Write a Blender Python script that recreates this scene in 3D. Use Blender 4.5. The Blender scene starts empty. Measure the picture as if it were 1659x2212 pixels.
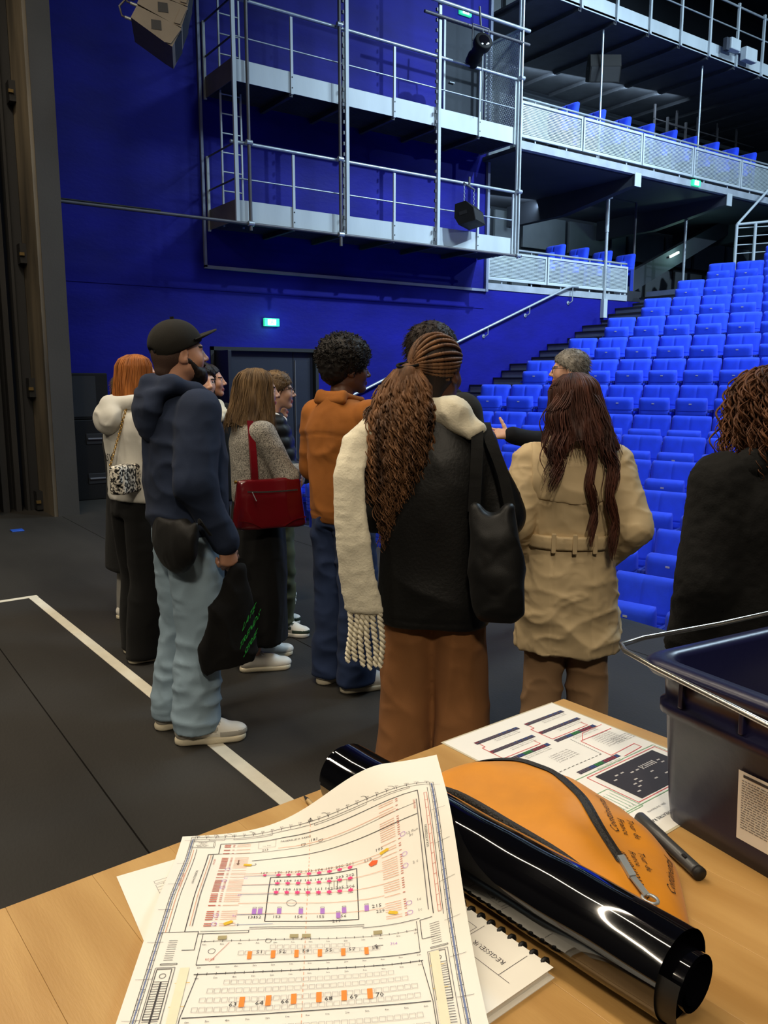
import bpy, bmesh, math, random
import numpy as np
from math import sin, cos, pi, radians, hypot, atan2, sqrt
from mathutils import Vector, Matrix

random.seed(7)
SC = bpy.context.scene
COL = SC.collection

# ------------------------------------------------------------------ camera
cam_d = bpy.data.cameras.new('camera')
cam_d.sensor_fit = 'VERTICAL'
cam_d.sensor_height = 36.0
cam_d.lens = 1760.0 / 2212.0 * 36.0
cam_d.clip_start = 0.05
cam_d.clip_end = 200
cam = bpy.data.objects.new('camera', cam_d)
COL.objects.link(cam)
CAM_YAW, CAM_PITCH, CAM_H = radians(54.9), radians(9.15), 1.55
cam.location = (0, 0, CAM_H)
_f = Vector((cos(CAM_PITCH)*cos(CAM_YAW), cos(CAM_PITCH)*sin(CAM_YAW), -sin(CAM_PITCH)))
cam.rotation_euler = _f.to_track_quat('-Z', 'Y').to_euler()
SC.camera = cam

# ------------------------------------------------------------------ world, view
w = bpy.data.worlds.new('world')
SC.world = w
w.use_nodes = True
w.node_tree.nodes['Background'].inputs[0].default_value = (0.55, 0.65, 0.9, 1)
w.node_tree.nodes['Background'].inputs[1].default_value = 0.028
SC.view_settings.view_transform = 'Standard'
SC.view_settings.look = 'None'
SC.view_settings.gamma = 1.0
SC.view_settings.use_curve_mapping = False
SC.view_settings.exposure = 0.0

# ------------------------------------------------------------------ lights
def area(name, loc, target, sx, sy, power, col, spread=180):
    d = bpy.data.lights.new(name, 'AREA')
    d.shape = 'RECTANGLE'
    d.size, d.size_y = sx, sy
    d.energy = power
    d.color = col
    d.spread = radians(spread)
    o = bpy.data.objects.new(name, d)
    COL.objects.link(o)
    o.location = loc
    o.rotation_euler = (Vector(target) - Vector(loc)).to_track_quat('-Z', 'Y').to_euler()
    return o
def spot(name, loc, target, power, col, ang=60, blend=.4, rad=.15):
    d = bpy.data.lights.new(name, 'SPOT')
    d.energy = power
    d.color = col
    d.spot_size = radians(ang)
    d.spot_blend = blend
    d.shadow_soft_size = rad
    o = bpy.data.objects.new(name, d)
    COL.objects.link(o)
    o.location = loc
    o.rotation_euler = (Vector(target) - Vector(loc)).to_track_quat('-Z', 'Y').to_euler()
    return o
WARM = (1.0, 0.86, 0.66)
COOL = (0.62, 0.83, 1.0)
# work-light battens hung over the stage, running along the stage depth
area('stage_batten', (0.2, 3.6, 7.4), (0.2, 3.6, 0), 0.14, 11.5, 350, WARM)
area('stage_batten', (-3.4, 3.6, 6.8), (-3.0, 3.6, 0), 0.14, 11.5, 290, WARM)
spot('stage_flood', (-2.6, -3.6, 6.2), (1.9, 2.9, 0.9), 860, WARM, 62, .7, .35)
# stage flood hung on the side gallery, warm, raking over the group
spot('stage_flood', (-3.4, 7.5, 6.6), (1.6, 3.4, 0.8), 380, WARM, 75, .6, .3)
# house lights over the stalls, with one added fill for the recess
spot('hall_light', (13.2, 2.6, 11.3), (11.6, 12.4, 3.6), 7200, COOL, 60, 1.0, .10)
spot('hall_light', (20.5, -4.0, 9.6), (15.5, 15.5, 5.6), 4200, COOL, 46, .8, .12)  # added fill, brightens the side recess behind the balconies
area('hall_light', (15.0, 4.5, 11.8), (15.0, 5.0, 0), 2.5, 2.5, 1500, COOL)
# lamp above the lower balcony, then an added fill higher in the recess
area('recess_light', (14.2, 14.4, 5.62), (14.4, 15.6, 5.2), 3.6, .1, 26, COOL)
area('recess_light', (15.5, 14.0, 8.45), (15.8, 15.6, 7.6), 6.0, .12, 75, COOL)  # added to brighten the recess panels below the top catwalk
area('hall_light', (7.8, 1.0, 11.8), (12.0, 6.5, 1.5), 2.0, 2.0, 560, COOL, 120)

# ------------------------------------------------------------------ materials
def lin(c):
    c = c / 255.0
    return c / 12.92 if c <= 0.04045 else ((c + 0.055) / 1.055) ** 2.4
def rgb(r, g, b):
    return (lin(r), lin(g), lin(b), 1.0)
MATS = {}
def pmat(name, col, rough=.6, var=.18, vscale=3.0, bump=.15, bscale=60.0, metal=0.0, spec=.5, coat=0.0,
         sheen=0.0, stretch=(1, 1, 1), col2=None, bdist=.01, detail=4, wr=0.0, wscale=11.0):
    if name in MATS:
        return MATS[name]
    m = bpy.data.materials.new(name)
    m.use_nodes = True
    nt = m.node_tree
    b = nt.nodes['Principled BSDF']
    tc = nt.nodes.new('ShaderNodeTexCoord')
    mp = nt.nodes.new('ShaderNodeMapping')
    mp.inputs['Scale'].default_value = stretch
    nt.links.new(tc.outputs['Object'], mp.inputs[0])
    n1 = nt.nodes.new('ShaderNodeTexNoise')
    n1.inputs['Scale'].default_value = vscale
    n1.inputs['Detail'].default_value = detail
    nt.links.new(mp.outputs[0], n1.inputs['Vector'])
    rp = nt.nodes.new('ShaderNodeValToRGB')
    rp.color_ramp.elements[0].position = .3
    rp.color_ramp.elements[1].position = .7
    if col2 is None:
        rp.color_ramp.elements[0].color = tuple(c*(1-var) for c in col[:3]) + (1,)
        rp.color_ramp.elements[1].color = tuple(min(1, c*(1+var)) for c in col[:3]) + (1,)
    else:
        rp.color_ramp.elements[0].color = col
        rp.color_ramp.elements[1].color = col2
    nt.links.new(n1.outputs['Fac'], rp.inputs[0])
    nt.links.new(rp.outputs[0], b.inputs['Base Color'])
    b.inputs['Roughness'].default_value = rough
    b.inputs['Metallic'].default_value = metal
    b.inputs['Specular IOR Level'].default_value = spec
    b.inputs['Coat Weight'].default_value = coat
    b.inputs['Coat Roughness'].default_value = .08
    b.inputs['Sheen Weight'].default_value = sheen
    if bump > 0:
        n2 = nt.nodes.new('ShaderNodeTexNoise')
        n2.inputs['Scale'].default_value = bscale
        n2.inputs['Detail'].default_value = 3
        nt.links.new(mp.outputs[0], n2.inputs['Vector'])
        bp = nt.nodes.new('ShaderNodeBump')
        bp.inputs['Strength'].default_value = bump
        bp.inputs['Distance'].default_value = bdist
        nt.links.new(n2.outputs['Fac'], bp.inputs['Height'])
        nt.links.new(bp.outputs[0], b.inputs['Normal'])
        if wr > 0:      # soft creases of cloth
            n3 = nt.nodes.new('ShaderNodeTexNoise')
            n3.noise_type = 'RIDGED_MULTIFRACTAL'
            n3.inputs['Scale'].default_value = wscale
            n3.inputs['Detail'].default_value = 1.5
            n3.inputs['Distortion'].default_value = .8
            nt.links.new(tc.outputs['Object'], n3.inputs['Vector'])
            b3 = nt.nodes.new('ShaderNodeBump')
            b3.inputs['Strength'].default_value = wr
            b3.inputs['Distance'].default_value = .012
            nt.links.new(n3.outputs['Fac'], b3.inputs['Height'])
            nt.links.new(b3.outputs[0], bp.inputs['Normal'])
    MATS[name] = m
    return m
def emat(name, col, strength):
    if name in MATS:
        return MATS[name]
    m = bpy.data.materials.new(name)
    m.use_nodes = True
    nt = m.node_tree
    b = nt.nodes['Principled BSDF']
    b.inputs['Base Color'].default_value = col
    b.inputs['Emission Color'].default_value = col
    b.inputs['Emission Strength'].default_value = strength
    MATS[name] = m
    return m
def flat(name, col, rough=.7):
    return pmat(name, col, rough, var=.04, vscale=40, bump=0)
def see_through(name, base, kind, scale, thr):
    """metal sheet with real openings: slots or diamonds cut by a procedural mask"""
    m = pmat(name, base, .45, var=.12, vscale=2, bump=0, metal=.2)
    nt = m.node_tree
    b = nt.nodes['Principled BSDF']
    out = nt.nodes['Material Output']
    tc = nt.nodes.new('ShaderNodeTexCoord')
    sx = nt.nodes.new('ShaderNodeSeparateXYZ')
    nt.links.new(tc.outputs['Object'], sx.inputs[0])
    def math(op, a, bb=None):
        n = nt.nodes.new('ShaderNodeMath'); n.operation = op
        for i, v in enumerate((a, bb)):
            if v is None: continue
            if isinstance(v, (int, float)): n.inputs[i].default_value = v
            else: nt.links.new(v, n.inputs[i])
        return n.outputs[0]
    if kind == 'slot':
        s = math('SINE', math('MULTIPLY', sx.outputs['Z'], scale))
        mask = math('GREATER_THAN', s, thr)
    else:
        u = math('MULTIPLY', math('ADD', sx.outputs['Y'], math('MULTIPLY', sx.outputs['Z'], .62)), scale)
        v = math('MULTIPLY', math('SUBTRACT', sx.outputs['Y'], math('MULTIPLY', sx.outputs['Z'], .62)), scale)
        mask = math('MULTIPLY', math('GREATER_THAN', math('ABSOLUTE', math('SINE', u)), thr),
                    math('GREATER_THAN', math('ABSOLUTE', math('SINE', v)), thr))
    tr = nt.nodes.new('ShaderNodeBsdfTransparent')
    mx = nt.nodes.new('ShaderNodeMixShader')
    nt.links.new(mask, mx.inputs[0])
    nt.links.new(b.outputs[0], mx.inputs[1])
    nt.links.new(tr.outputs[0], mx.inputs[2])
    nt.links.new(mx.outputs[0], out.inputs[0])
    return m

# ------------------------------------------------------------------ mesh helpers
class MB:
    """collects simple shapes and links them as ONE mesh object"""
    def __init__(s):
        s.v = []; s.f = []; s.sm = []; s.mi = []; s.cur = 0
    def add(s, vs, fs, smooth=False):
        n = len(s.v)
        s.v += [tuple(p) for p in vs]
        for f in fs:
            s.f.append(tuple(i + n for i in f)); s.sm.append(smooth); s.mi.append(s.cur)
        return s
    def box(s, x0, x1, y0, y1, z0, z1):
        vs = [(x, y, z) for z in (z0, z1) for y in (y0, y1) for x in (x0, x1)]
        return s.add(vs, [(0, 2, 3, 1), (4, 5, 7, 6), (0, 1, 5, 4), (2, 6, 7, 3), (0, 4, 6, 2), (1, 3, 7, 5)])
    def bbox(s, x0, x1, y0, y1, z0, z1, b=.01):
        """box with chamfered edges"""
        bm = bmesh.new()
        bmesh.ops.create_cube(bm, size=1)
        for v in bm.verts:
            v.co = Vector(((x0+x1)/2 + v.co.x*(x1-x0), (y0+y1)/2 + v.co.y*(y1-y0), (z0+z1)/2 + v.co.z*(z1-z0)))
        bmesh.ops.bevel(bm, geom=bm.edges[:], offset=b, segments=2, affect='EDGES', profile=.5)
        bm.verts.index_update()
        s.add([v.co[:] for v in bm.verts], [[v.index for v in f.verts] for f in bm.faces], False)
        bm.free()
        return s
    def cyl(s, p1, p2, r, n=10, r2=None, cap=True):
        r2 = r if r2 is None else r2
        p1, p2 = Vector(p1), Vector(p2)
        d = (p2 - p1).normalized()
        a = d.orthogonal().normalized(); b = d.cross(a)
        vs = []
        for p, rr in ((p1, r), (p2, r2)):
            for i in range(n):
                t = 2*pi*i/n
                vs.append(p + a*(cos(t)*rr) + b*(sin(t)*rr))
        fs = [(i, (i+1) % n, n+(i+1) % n, n+i) for i in range(n)]
        s.add(vs, fs, True)
        if cap:
            s.add(vs, [tuple(range(n-1, -1, -1)), tuple(range(n, 2*n))], False)
        return s
    def tube(s, pts, r, n=6, closed=False, taper=None):
        pts = [Vector(p) for p in pts]
        m = len(pts)
        vs = []
        up = None
        for i, p in enumerate(pts):
            if closed:
                t = (pts[(i+1) % m] - pts[i-1]).normalized()
            else:
                t = (pts[min(i+1, m-1)] - pts[max(i-1, 0)]).normalized()
            if up is None:
                up = t.orthogonal().normalized()
            up = (up - t*up.dot(t))
            up = up.normalized() if up.length > 1e-6 else t.orthogonal().normalized()
            b = t.cross(up)
            rr = r if taper is None else r*taper[i]
            for k in range(n):
                a = 2*pi*k/n
                vs.append(p + up*(cos(a)*rr) + b*(sin(a)*rr))
        fs = []
        for i in range(m if closed else m-1):
            j = (i+1) % m
            for k in range(n):
                fs.append((i*n+k, i*n+(k+1) % n, j*n+(k+1) % n, j*n+k))
        s.add(vs, fs, True)
        if not closed:
            s.add(vs, [tuple(range(n-1, -1, -1)), tuple((m-1)*n+k for k in range(n))], False)
        return s
    def bar(s, p1, p2, w, h, up=(0, 0, 1)):
        """rectangular bar between two points"""
        p1, p2 = Vector(p1), Vector(p2)
        d = (p2 - p1).normalized()
        u = Vector(up); u = (u - d*u.dot(d))
        u = u.normalized() if u.length > 1e-5 else d.orthogonal().normalized()
        a = d.cross(u)
        vs = []
        for p in (p1, p2):
            for i, j in ((-1, -1), (1, -1), (1, 1), (-1, 1)):
                vs.append(p + a*(i*w/2) + u*(j*h/2))
        return s.add(vs, [(3, 2, 1, 0), (4, 5, 6, 7), (0, 1, 5, 4), (1, 2, 6, 5), (2, 3, 7, 6), (3, 0, 4, 7)])
    def prism(s, poly, axis, a, b):
        """extrude a polygon (list of 2D points) along axis between a and b"""
        n = len(poly)
        def pt(p, t):
            return {'x': (t, p[0], p[1]), 'y': (p[0], t, p[1]), 'z': (p[0], p[1], t)}[axis]
        vs = [pt(p, a) for p in poly] + [pt(p, b) for p in poly]
        fs = [(i, (i+1) % n, n+(i+1) % n, n+i) for i in range(n)]
        fs += [tuple(range(n-1, -1, -1)), tuple(range(n, 2*n))]
        return s.add(vs, fs)
    def lathe(s, prof, c=(0, 0, 0), axis=(0, 0, 1), n=20):
        c = Vector(c); d = Vector(axis).normalized()
        a = d.orthogonal().normalized(); b = d.cross(a)
        vs = []
        for (r, h) in prof:
            for i in range(n):
                t = 2*pi*i/n
                vs.append(c + d*h + a*(cos(t)*r) + b*(sin(t)*r))
        fs = []
        for j in range(len(prof)-1):
            for i in range(n):
                fs.append((j*n+i, j*n+(i+1) % n, (j+1)*n+(i+1) % n, (j+1)*n+i))
        return s.add(vs, fs, True)
    def mesh(s, name):
        me = bpy.data.meshes.new(name)
        me.from_pydata(s.v, [], s.f)
        me.polygons.foreach_set('use_smooth', s.sm)
        me.polygons.foreach_set('material_index', s.mi)
        me.update()
        return me
    def build(s, name, mat, parent=None, loc=None, rz=None):
        me = s.mesh(name)
        for m in (mat if isinstance(mat, (list, tuple)) else [mat]):
            me.materials.append(m)
        bm = bmesh.new(); bm.from_mesh(me)
        bmesh.ops.recalc_face_normals(bm, faces=bm.faces[:])
        bm.to_mesh(me); bm.free()
        return obj(name, me, parent, loc, rz)
def obj(name, me, parent=None, loc=None, rz=None):
    o = bpy.data.objects.new(name, me)
    COL.objects.link(o)
    if parent is not None:
        o.parent = parent
    if loc is not None:
        o.location = loc
    if rz is not None:
        o.rotation_euler = (0, 0, rz)
    return o
def tag(o, label, cat, group=None):
    o['label'] = label
    o['category'] = cat
    if group:
        o['group'] = group
    return o
def struct(o, label=None):
    o['kind'] = 'structure'
    if label:
        o['label'] = label
    return o
def thing(name, label, cat, loc=(0, 0, 0), rz=0, group=None):
    o = bpy.data.objects.new(name, None)
    o.empty_display_size = .1
    COL.objects.link(o)
    o.location = loc
    o.rotation_euler = (0, 0, rz)
    return tag(o, label, cat, group)
def copy_tree(o, parent=None):
    c = o.copy()
    COL.objects.link(c)
    c.parent = parent
    for ch in list(o.children):
        copy_tree(ch, c)
    return c
# =================================================================== the place
WALL_Y = 12.6          # blue side wall of the hall
GAL_Y = 11.6           # front plane of galleries and balcony
M_floor = pmat('stage_floor_black', rgb(48, 46, 43), .62, spec=.25, var=.3, vscale=1.6, bump=.12, bscale=90, stretch=(1, .35, 1), detail=8)
M_tape = pmat('white_gaffer_tape', rgb(214, 208, 190), .7, var=.06, vscale=12, bump=.1, bscale=120)
M_blue = pmat('blue_wall_paint', rgb(10, 11, 118), .65, spec=.2, var=.24, vscale=.9, bump=.15, bscale=9, stretch=(1, 1, 2.2), detail=8, bdist=.02)
M_black = pmat('matt_black_paint', rgb(30, 29, 29), .7, var=.2, vscale=2, bump=.2, bscale=30)
M_dark = pmat('dark_hall_wall', rgb(44, 50, 58), .85, var=.15, vscale=.8, bump=.15, bscale=20)
M_steel = pmat('pale_grey_painted_steel', rgb(176, 184, 188), .42, var=.1, vscale=2.5, bump=.08, bscale=25, stretch=(1, 1, .3))
M_galv = pmat('galvanised_pipe', rgb(168, 176, 182), .35, var=.15, vscale=6, bump=.05, bscale=40, metal=.45)
M_pipe = pmat('grey_black_pipe', rgb(84, 82, 86), .5, var=.15, vscale=5, bump=.1, bscale=40, metal=.2)
M_tread = pmat('dark_blue_grey_step', rgb(92, 102, 130), .75, var=.15, vscale=3, bump=.1, bscale=60)
M_nose = pmat('black_step_nosing', rgb(18, 18, 20), .6, var=.1, bump=.1)
M_portal = pmat('portal_grey_black_paint', rgb(54, 53, 51), .78, var=.15, vscale=1.2, bump=.15, bscale=40)
M_worn = pmat('worn_brown_black_paint', rgb(52, 47, 40), .7, col2=rgb(120, 108, 88), vscale=2.2, bump=.3, bscale=25, stretch=(1, 1, .25), detail=9)
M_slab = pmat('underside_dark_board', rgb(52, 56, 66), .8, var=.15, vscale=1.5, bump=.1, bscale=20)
M_grate = pmat('gallery_grating_dark', rgb(62, 64, 70), .6, var=.2, vscale=4, bump=.2, bscale=50)
M_perf = see_through('perforated_grey_sheet', rgb(186, 196, 198), 'slot', 2*pi/.028, .25)
M_mesh = see_through('expanded_metal_mesh', rgb(226, 232, 234), 'diamond', 70, .62)
M_green = emat('exit_sign_green', (0.02, 0.45, 0.22, 1), 1.6)
M_signw = emat('exit_sign_white', (0.75, 1.0, 0.86, 1), 4.0)

# ---- stage floor: loose-laid black floor strips with fine joints
STAGE_X = 4.25
fl = struct(MB().box(-7, STAGE_X, -9, WALL_Y, -.9, -.012).build('floor', M_black), 'black stage floor')
edges = [-7, -5.43, -3.86, -2.29, -.72, .795, 2.3, 3.8, STAGE_X]
for a, b in zip(edges[:-1], edges[1:]):
    MB().box(a+.0035, b-.0035, -9, WALL_Y-.02, -.012, 0).build('floor_strip', M_floor, fl)
tag(MB().bar((1.215, 6.19, .0011), (1.365, 1.3, .0011), .062, .002).build('floor_tape', M_tape),
    'long white tape line on the black stage floor, running under the light grey sneakers', 'tape')
tag(MB().bar((-2.5, 6.0, .0009), (1.25, 6.175, .0009), .055, .0016).build('floor_tape', M_tape),
    'short white tape line on the stage floor, meeting the long line at a corner', 'tape')
# a stray scrap of blue tape by the portal
tag(MB().bbox(1.62, 1.74, 9.0, 9.12, 0, .012, .004).build('blue_scrap', pmat('blue_plastic', rgb(40, 90, 200), .4)),
    'small blue scrap lying on the black floor near the portal', 'scrap')

# ---- blue side wall (with the opening of the double door)
wl = thing('wall_left', 'ultramarine blue painted concrete side wall', 'wall')
del wl['category']; struct(wl)
DX0, DX1, DZ = 5.42, 7.44, 2.1
for x0, x1, z0, z1 in ((2.48, DX0, -1.3, 11.5), (DX0, DX1, DZ, 11.5), (DX1, 11.34, -1.3, 11.5), (11.34, 16.2, -1.3, 3.36), (DX0, DX1, -1.3, 0)):
    MB().box(x0, x1, WALL_Y, WALL_Y+.3, z0, z1).build('wall_panel', M_blue, wl)
# raised frame moulding on the wall
M_trim = pmat('grey_blue_edge_trim', rgb(120, 128, 150), .5, var=.1)
struct(MB().box(5.36, 5.40, WALL_Y-.05, WALL_Y, 3.33, 11.4).box(5.36, 11.34, WALL_Y-.05, WALL_Y, 3.31, 3.36)
       .box(11.30, 11.36, WALL_Y-.06, WALL_Y+.3, 3.31, 11.4).build('trim_1', M_trim), 'grey metal edging framing the upper blue wall')
# pale blotch patches and conduits are paint; a thin conduit line runs low on the wall
struct(MB().box(2.7, 11.3, WALL_Y-.012, WALL_Y, 2.98, 3.02).build('trim_2', M_blue), 'thin blue ledge along the wall')
# double door
M_door = pmat('dark_blue_black_door', rgb(24, 27, 40), .5, var=.1, bump=.08, bscale=30)
d1 = thing('door_1', 'dark double door in the blue wall', 'door'); del d1['category']; struct(d1)
for x0, x1 in ((DX0+.06, 6.98), (6.99, DX1-.06)):
    lf = MB().bbox(x0, x1, WALL_Y+.09, WALL_Y+.14, 0, DZ-.06, .004).build('door_leaf', M_door, d1)
MB().box(DX0, DX0+.06, WALL_Y-.015, WALL_Y+.16, 0, DZ).box(DX1-.06, DX1, WALL_Y-.015, WALL_Y+.16, 0, DZ).box(DX0, DX1, WALL_Y-.015, WALL_Y+.16, DZ-.06, DZ).build('door_frame', M_nose, d1)
MB().cyl((7.02, WALL_Y+.085, .2), (7.02, WALL_Y+.085, 1.9), .012).build('door_bar', M_pipe, d1)
# open leaf edge seen at the left of the opening
MB().bbox(5.5, 5.56, WALL_Y-.5, WALL_Y+.08, .01, DZ-.07, .004).build('open_door_leaf', M_door, d1)
# upper door on the gallery
d2 = thing('door_2', 'dark door on the upper gallery', 'door'); del d2['category']; struct(d2)
MB().bbox(10.22, 11.08, WALL_Y-.03, WALL_Y-.002, 6.1, 8.06, .004).build('door_leaf', M_dark, d2)
MB().box(10.16, 10.2, WALL_Y-.06, WALL_Y, 6.1, 8.12).box(11.1, 11.14, WALL_Y-.06, WALL_Y, 6.1, 8.12).box(10.16, 11.14, WALL_Y-.06, WALL_Y, 8.08, 8.12).build('door_frame', M_steel, d2)
MB().cyl((10.3, WALL_Y-.06, 7.02), (10.42, WALL_Y-.06, 7.02), .012).build('door_handle', M_galv, d2)

# ---- portal (proscenium) at the left
pw = thing('wall_proscenium', 'dark portal column at the stage side', 'wall'); del pw['category']; struct(pw)
MB().box(2.26, 2.5, 9.75, 12.6, 0, 11).build('portal_face', M_portal, pw)
MB().box(2.22, 2.26, 9.76, 10.5, 0, 11).build('worn_plate', M_worn, pw)
MB().box(2.10, 2.215, 10.46, 11.4, 0, 11).build('guide_channel', M_nose, pw)
for x0, x1, y0, y1 in ((2.07, 2.1, 10.42, 10.6), (1.95, 2.01, 10.45, 10.6), (1.80, 1.87, 10.42, 10.6), (1.66, 1.72, 10.2, 10.4), (1.45, 1.52, 10.3, 10.5)):
    MB().box(x0, x1, y0, y1, 0, 11).build('guide_rail', M_black if x0 != 1.66 else M_worn, pw)
MB().box(-7, 2.0, 10.7, 10.9, 0, 11).build('side_leg', M_nose, pw)
for z in (4.72, 2.98, 1.46, .12):
    br = MB().box(2.15, 2.22, 10.28, 10.44, z-.1, z+.12).build('rope_bracket', M_nose, pw)
    MB().box(2.14, 2.19, 10.25, 10.29, z-.02, z+.015).build('bracket_tongue', pmat('dull_brass', rgb(120, 100, 60), .45, metal=.6), br)
MB().box(2.24, 2.6, -9, 12.6, 8.2, 11.5).build('portal_header', M_black, pw)

# ---- hall shell
struct(MB().box(-7.3, 31, -13.3, -13, -1.4, 12.6).build('wall_right', M_dark), 'dark far side wall')
struct(MB().box(30.6, 31, -13, 19, -1.4, 12.6).build('wall_back', M_dark), 'dark back wall of the hall')
struct(MB().box(-7.4, -7, -13, 13, -1.4, 12.6).build('wall_front', M_black), 'black back wall of the stage')
struct(MB().box(-7.4, 31, -13.3, 19, 12.4, 12.7).build('ceiling', M_dark), 'dark ceiling')
wr = struct(MB().box(11.36, 31, 15.6, 15.9, -1.4, 12.5).build('wall_recess', M_dark), 'dark wall behind the side balconies')
MB().box(11.34, 11.5, WALL_Y+.3, 15.7, 3.3, 12.4).build('return_wall', M_dark, wr)
M_pan = pmat('grey_wall_cladding', rgb(124, 132, 138), .75, var=.12, vscale=1.5, bump=.1)
rnd = random.Random(3)
for (z0, z1) in ((3.9, 4.75), (4.9, 5.7), (6.6, 7.35), (7.5, 8.4), (9.35, 10.6)):
    x = 12.0
    while x < 25:
        wd = rnd.choice((1.7, .75, 1.35, .95))
        MB().bbox(x, x+wd-.16, 15.52, 15.6, z0, z1, .01).build('cladding_panel', M_pan, wr)
        x += wd

# ---- stalls: curved tiers, centre of the arcs on the stage
AX, AY = -12.8, 0.0
ROWS = []          # (radius of the seat backs, height of the seat tops)
for i in range(14):
    ROWS.append((25 + (7-i)*1.0, (1.48 + .427*(7-i)) if i <= 8 else 1.053 - .232*(i-8)))
SEAT_TOP = .86
tiers = thing('floor_stalls', 'dark raked tiers of the stalls', 'floor'); del tiers['category']; struct(tiers)
struct(MB().box(STAGE_X+.002, 31, -13, 16, -1.45, -1.2).build('floor_pit', M_tread), 'dark floor under the stalls')
def arc_pts(R, ymin, ymax, n=22):
    return [(AX + sqrt(max(R*R - (AY - (ymin + (ymax-ymin)*i/n))**2, 0)), ymin + (ymax-ymin)*i/n) for i in range(n+1)]
for k, (R, zt) in enumerate(ROWS):
    zf = zt - SEAT_TOP
    ymax = 10.92
    R0, R1 = R-.82, R+.18
    if k == 0:
        R1 = R + 3.2
    if R0 < 19.8:
        ymax = 6.3
    outer = arc_pts(R1, -7.5, ymax); inner = arc_pts(R0, -7.5, ymax)
    n = len(outer)
    inner = [(max(p[0], STAGE_X+.06), p[1]) for p in inner]
    outer = [(max(p[0], STAGE_X+.10), p[1]) for p in outer]
    vs = [(x, y, zf) for x, y in inner] + [(x, y, zf) for x, y in outer] + [(x, y, -1.2) for x, y in inner] + [(x, y, -1.2) for x, y in outer]
    fs = []
    for i in range(n-1):
        fs += [(i, i+1, n+i+1, n+i), (2*n+i, 2*n+i+1, i+1, i), (n+i, n+i+1, 3*n+i+1, 3*n+i)]
    fs += [(n-1, 2*n+n-1, 3*n+n-1, 2*n-1), (0, n, 3*n, 2*n)]
    MB().add(vs, fs).build('tier', M_tread, tiers)
# aisle stair along the blue wall: three steps for each row
stair = thing('floor_stair', 'dark aisle stair along the blue wall', 'stair'); del stair['category']; struct(stair)
def tier_x(k, y=10.95):
    R = ROWS[k][0] - .82
    return AX + sqrt(R*R - y*y)
for k in range(11, 0, -1):
    x0, x1 = tier_x(k), tier_x(k-1)
    z0, z1 = ROWS[k][1]-SEAT_TOP, ROWS[k-1][1]-SEAT_TOP
    if k > 8:
        st = [(x0, x1, z0)]
    else:
        # risers as seen on the wall: two short treads, one long
        st = [(x0, x1, z0), (x1-.46, x1, z0+(z1-z0)/3), (x1-.23, x1, z0+2*(z1-z0)/3)]
    for a, b, z in st:
        stp = MB().box(a, 16.9 if k == 1 else b+.02, 10.94, WALL_Y-.003, -1.2, z-.03).build('step', M_tread, stair)
        MB().box(a-.025, b+.02, 10.94, WALL_Y-.003, z-.03, z).build('step_nosing', M_nose, stp)
stp = MB().box(tier_x(0), 20.2, 10.94, WALL_Y-.003, -1.2, ROWS[0][1]-SEAT_TOP).build('step', M_tread, stair)
# stage riser front
struct(MB().box(STAGE_X, STAGE_X+.05, -9, WALL_Y, -1.2, -.003).build('trim_3', M_black), 'black stage front edge')
# slanted dark parapet up to the upper stalls, behind the low balcony
struct(MB().prism([(15.9, 3.3), (16.2, 3.3), (23.5, 6.6), (23.5, 7.0), (15.9, 3.7)], 'y', 13.62, 13.8).build('wall_parapet', M_slab), 'dark slanting parapet behind the stalls')

# ---- wall handrail
hr = thing('stair_handrail', 'grey tube handrail fixed to the blue wall above the aisle stair', 'handrail', (0, 0, 0))
HY = WALL_Y-.09
MB().tube([(7.2, HY, .95), (8.377, HY, 1.40), (10.507, HY, 2.28), (13.55, HY, 3.50), (13.75, HY, 3.56), (13.95, HY, 3.56)], .024, 10).build('rail_tube', M_galv, hr)
for x in (7.6, 8.9, 10.2, 11.35, 12.5, 13.78):
    z = np.interp(x, [7.2, 8.377, 10.507, 13.55, 13.75], [.95, 1.40, 2.28, 3.50, 3.56])
    b = MB().tube([(x, HY, z-.01), (x, HY, z-.14 if x < 13 else z-.3), (x-.03, HY+.03, z-.18 if x < 13 else z-.34), (x-.04, WALL_Y-.01, z-.18 if x < 13 else z-.34)], .011, 6).build('rail_bracket', M_galv, hr)
    MB().cyl((x-.04, WALL_Y-.012, z-.18 if x < 13 else z-.34), (x-.04, WALL_Y-.001, z-.18 if x < 13 else z-.34), .04, 12).build('bracket_plate', M_galv, b)

# ---- exit signs
def exit_sign(x, y, z, label, w=.28, h=.13):
    t = thing('exit_sign', label, 'exit sign', (x, y, z))
    MB().bbox(-w/2, w/2, -.055, 0, -h/2, h/2, .006).build('sign_box', M_green, t)
    f = MB()
    f.box(-w*.28, w*.26, -.0575, -.0552, -h*.36, h*.36)
    f.build('lit_face', M_signw, t)
    g = MB()   # the running figure and arrow
    g.bar((-w*.1, -.0585, -h*.28), (-w*.02, -.0585, h*.05), .012, .002, (0, 1, 0)).bar((-w*.02, -.0585, h*.05), (w*.1, -.0585, -h*.18), .012, .002, (0, 1, 0))
    g.bar((-w*.02, -.0585, h*.05), (0, -.0585, h*.2), .014, .002, (0, 1, 0)).cyl((w*.01, -.0575, h*.28), (w*.01, -.0595, h*.28), .009, 8)
    g.build('pictogram', M_green, t)
    return t
exit_sign(6.52, WALL_Y-.001, 2.52, 'glowing green exit sign on the blue wall above the dark double door')
exit_sign(10.68, WALL_Y-.001, 8.32, 'glowing green exit sign above the dark door of the upper gallery')
exit_sign(16.56, GAL_Y-.0215, 5.87, 'glowing green exit sign on the edge beam of the upper balcony')
d = bpy.data.lights.new('exit_glow', 'POINT'); d.energy = 4; d.color = (.3, 1, .65); d.shadow_soft_size = .08
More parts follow.
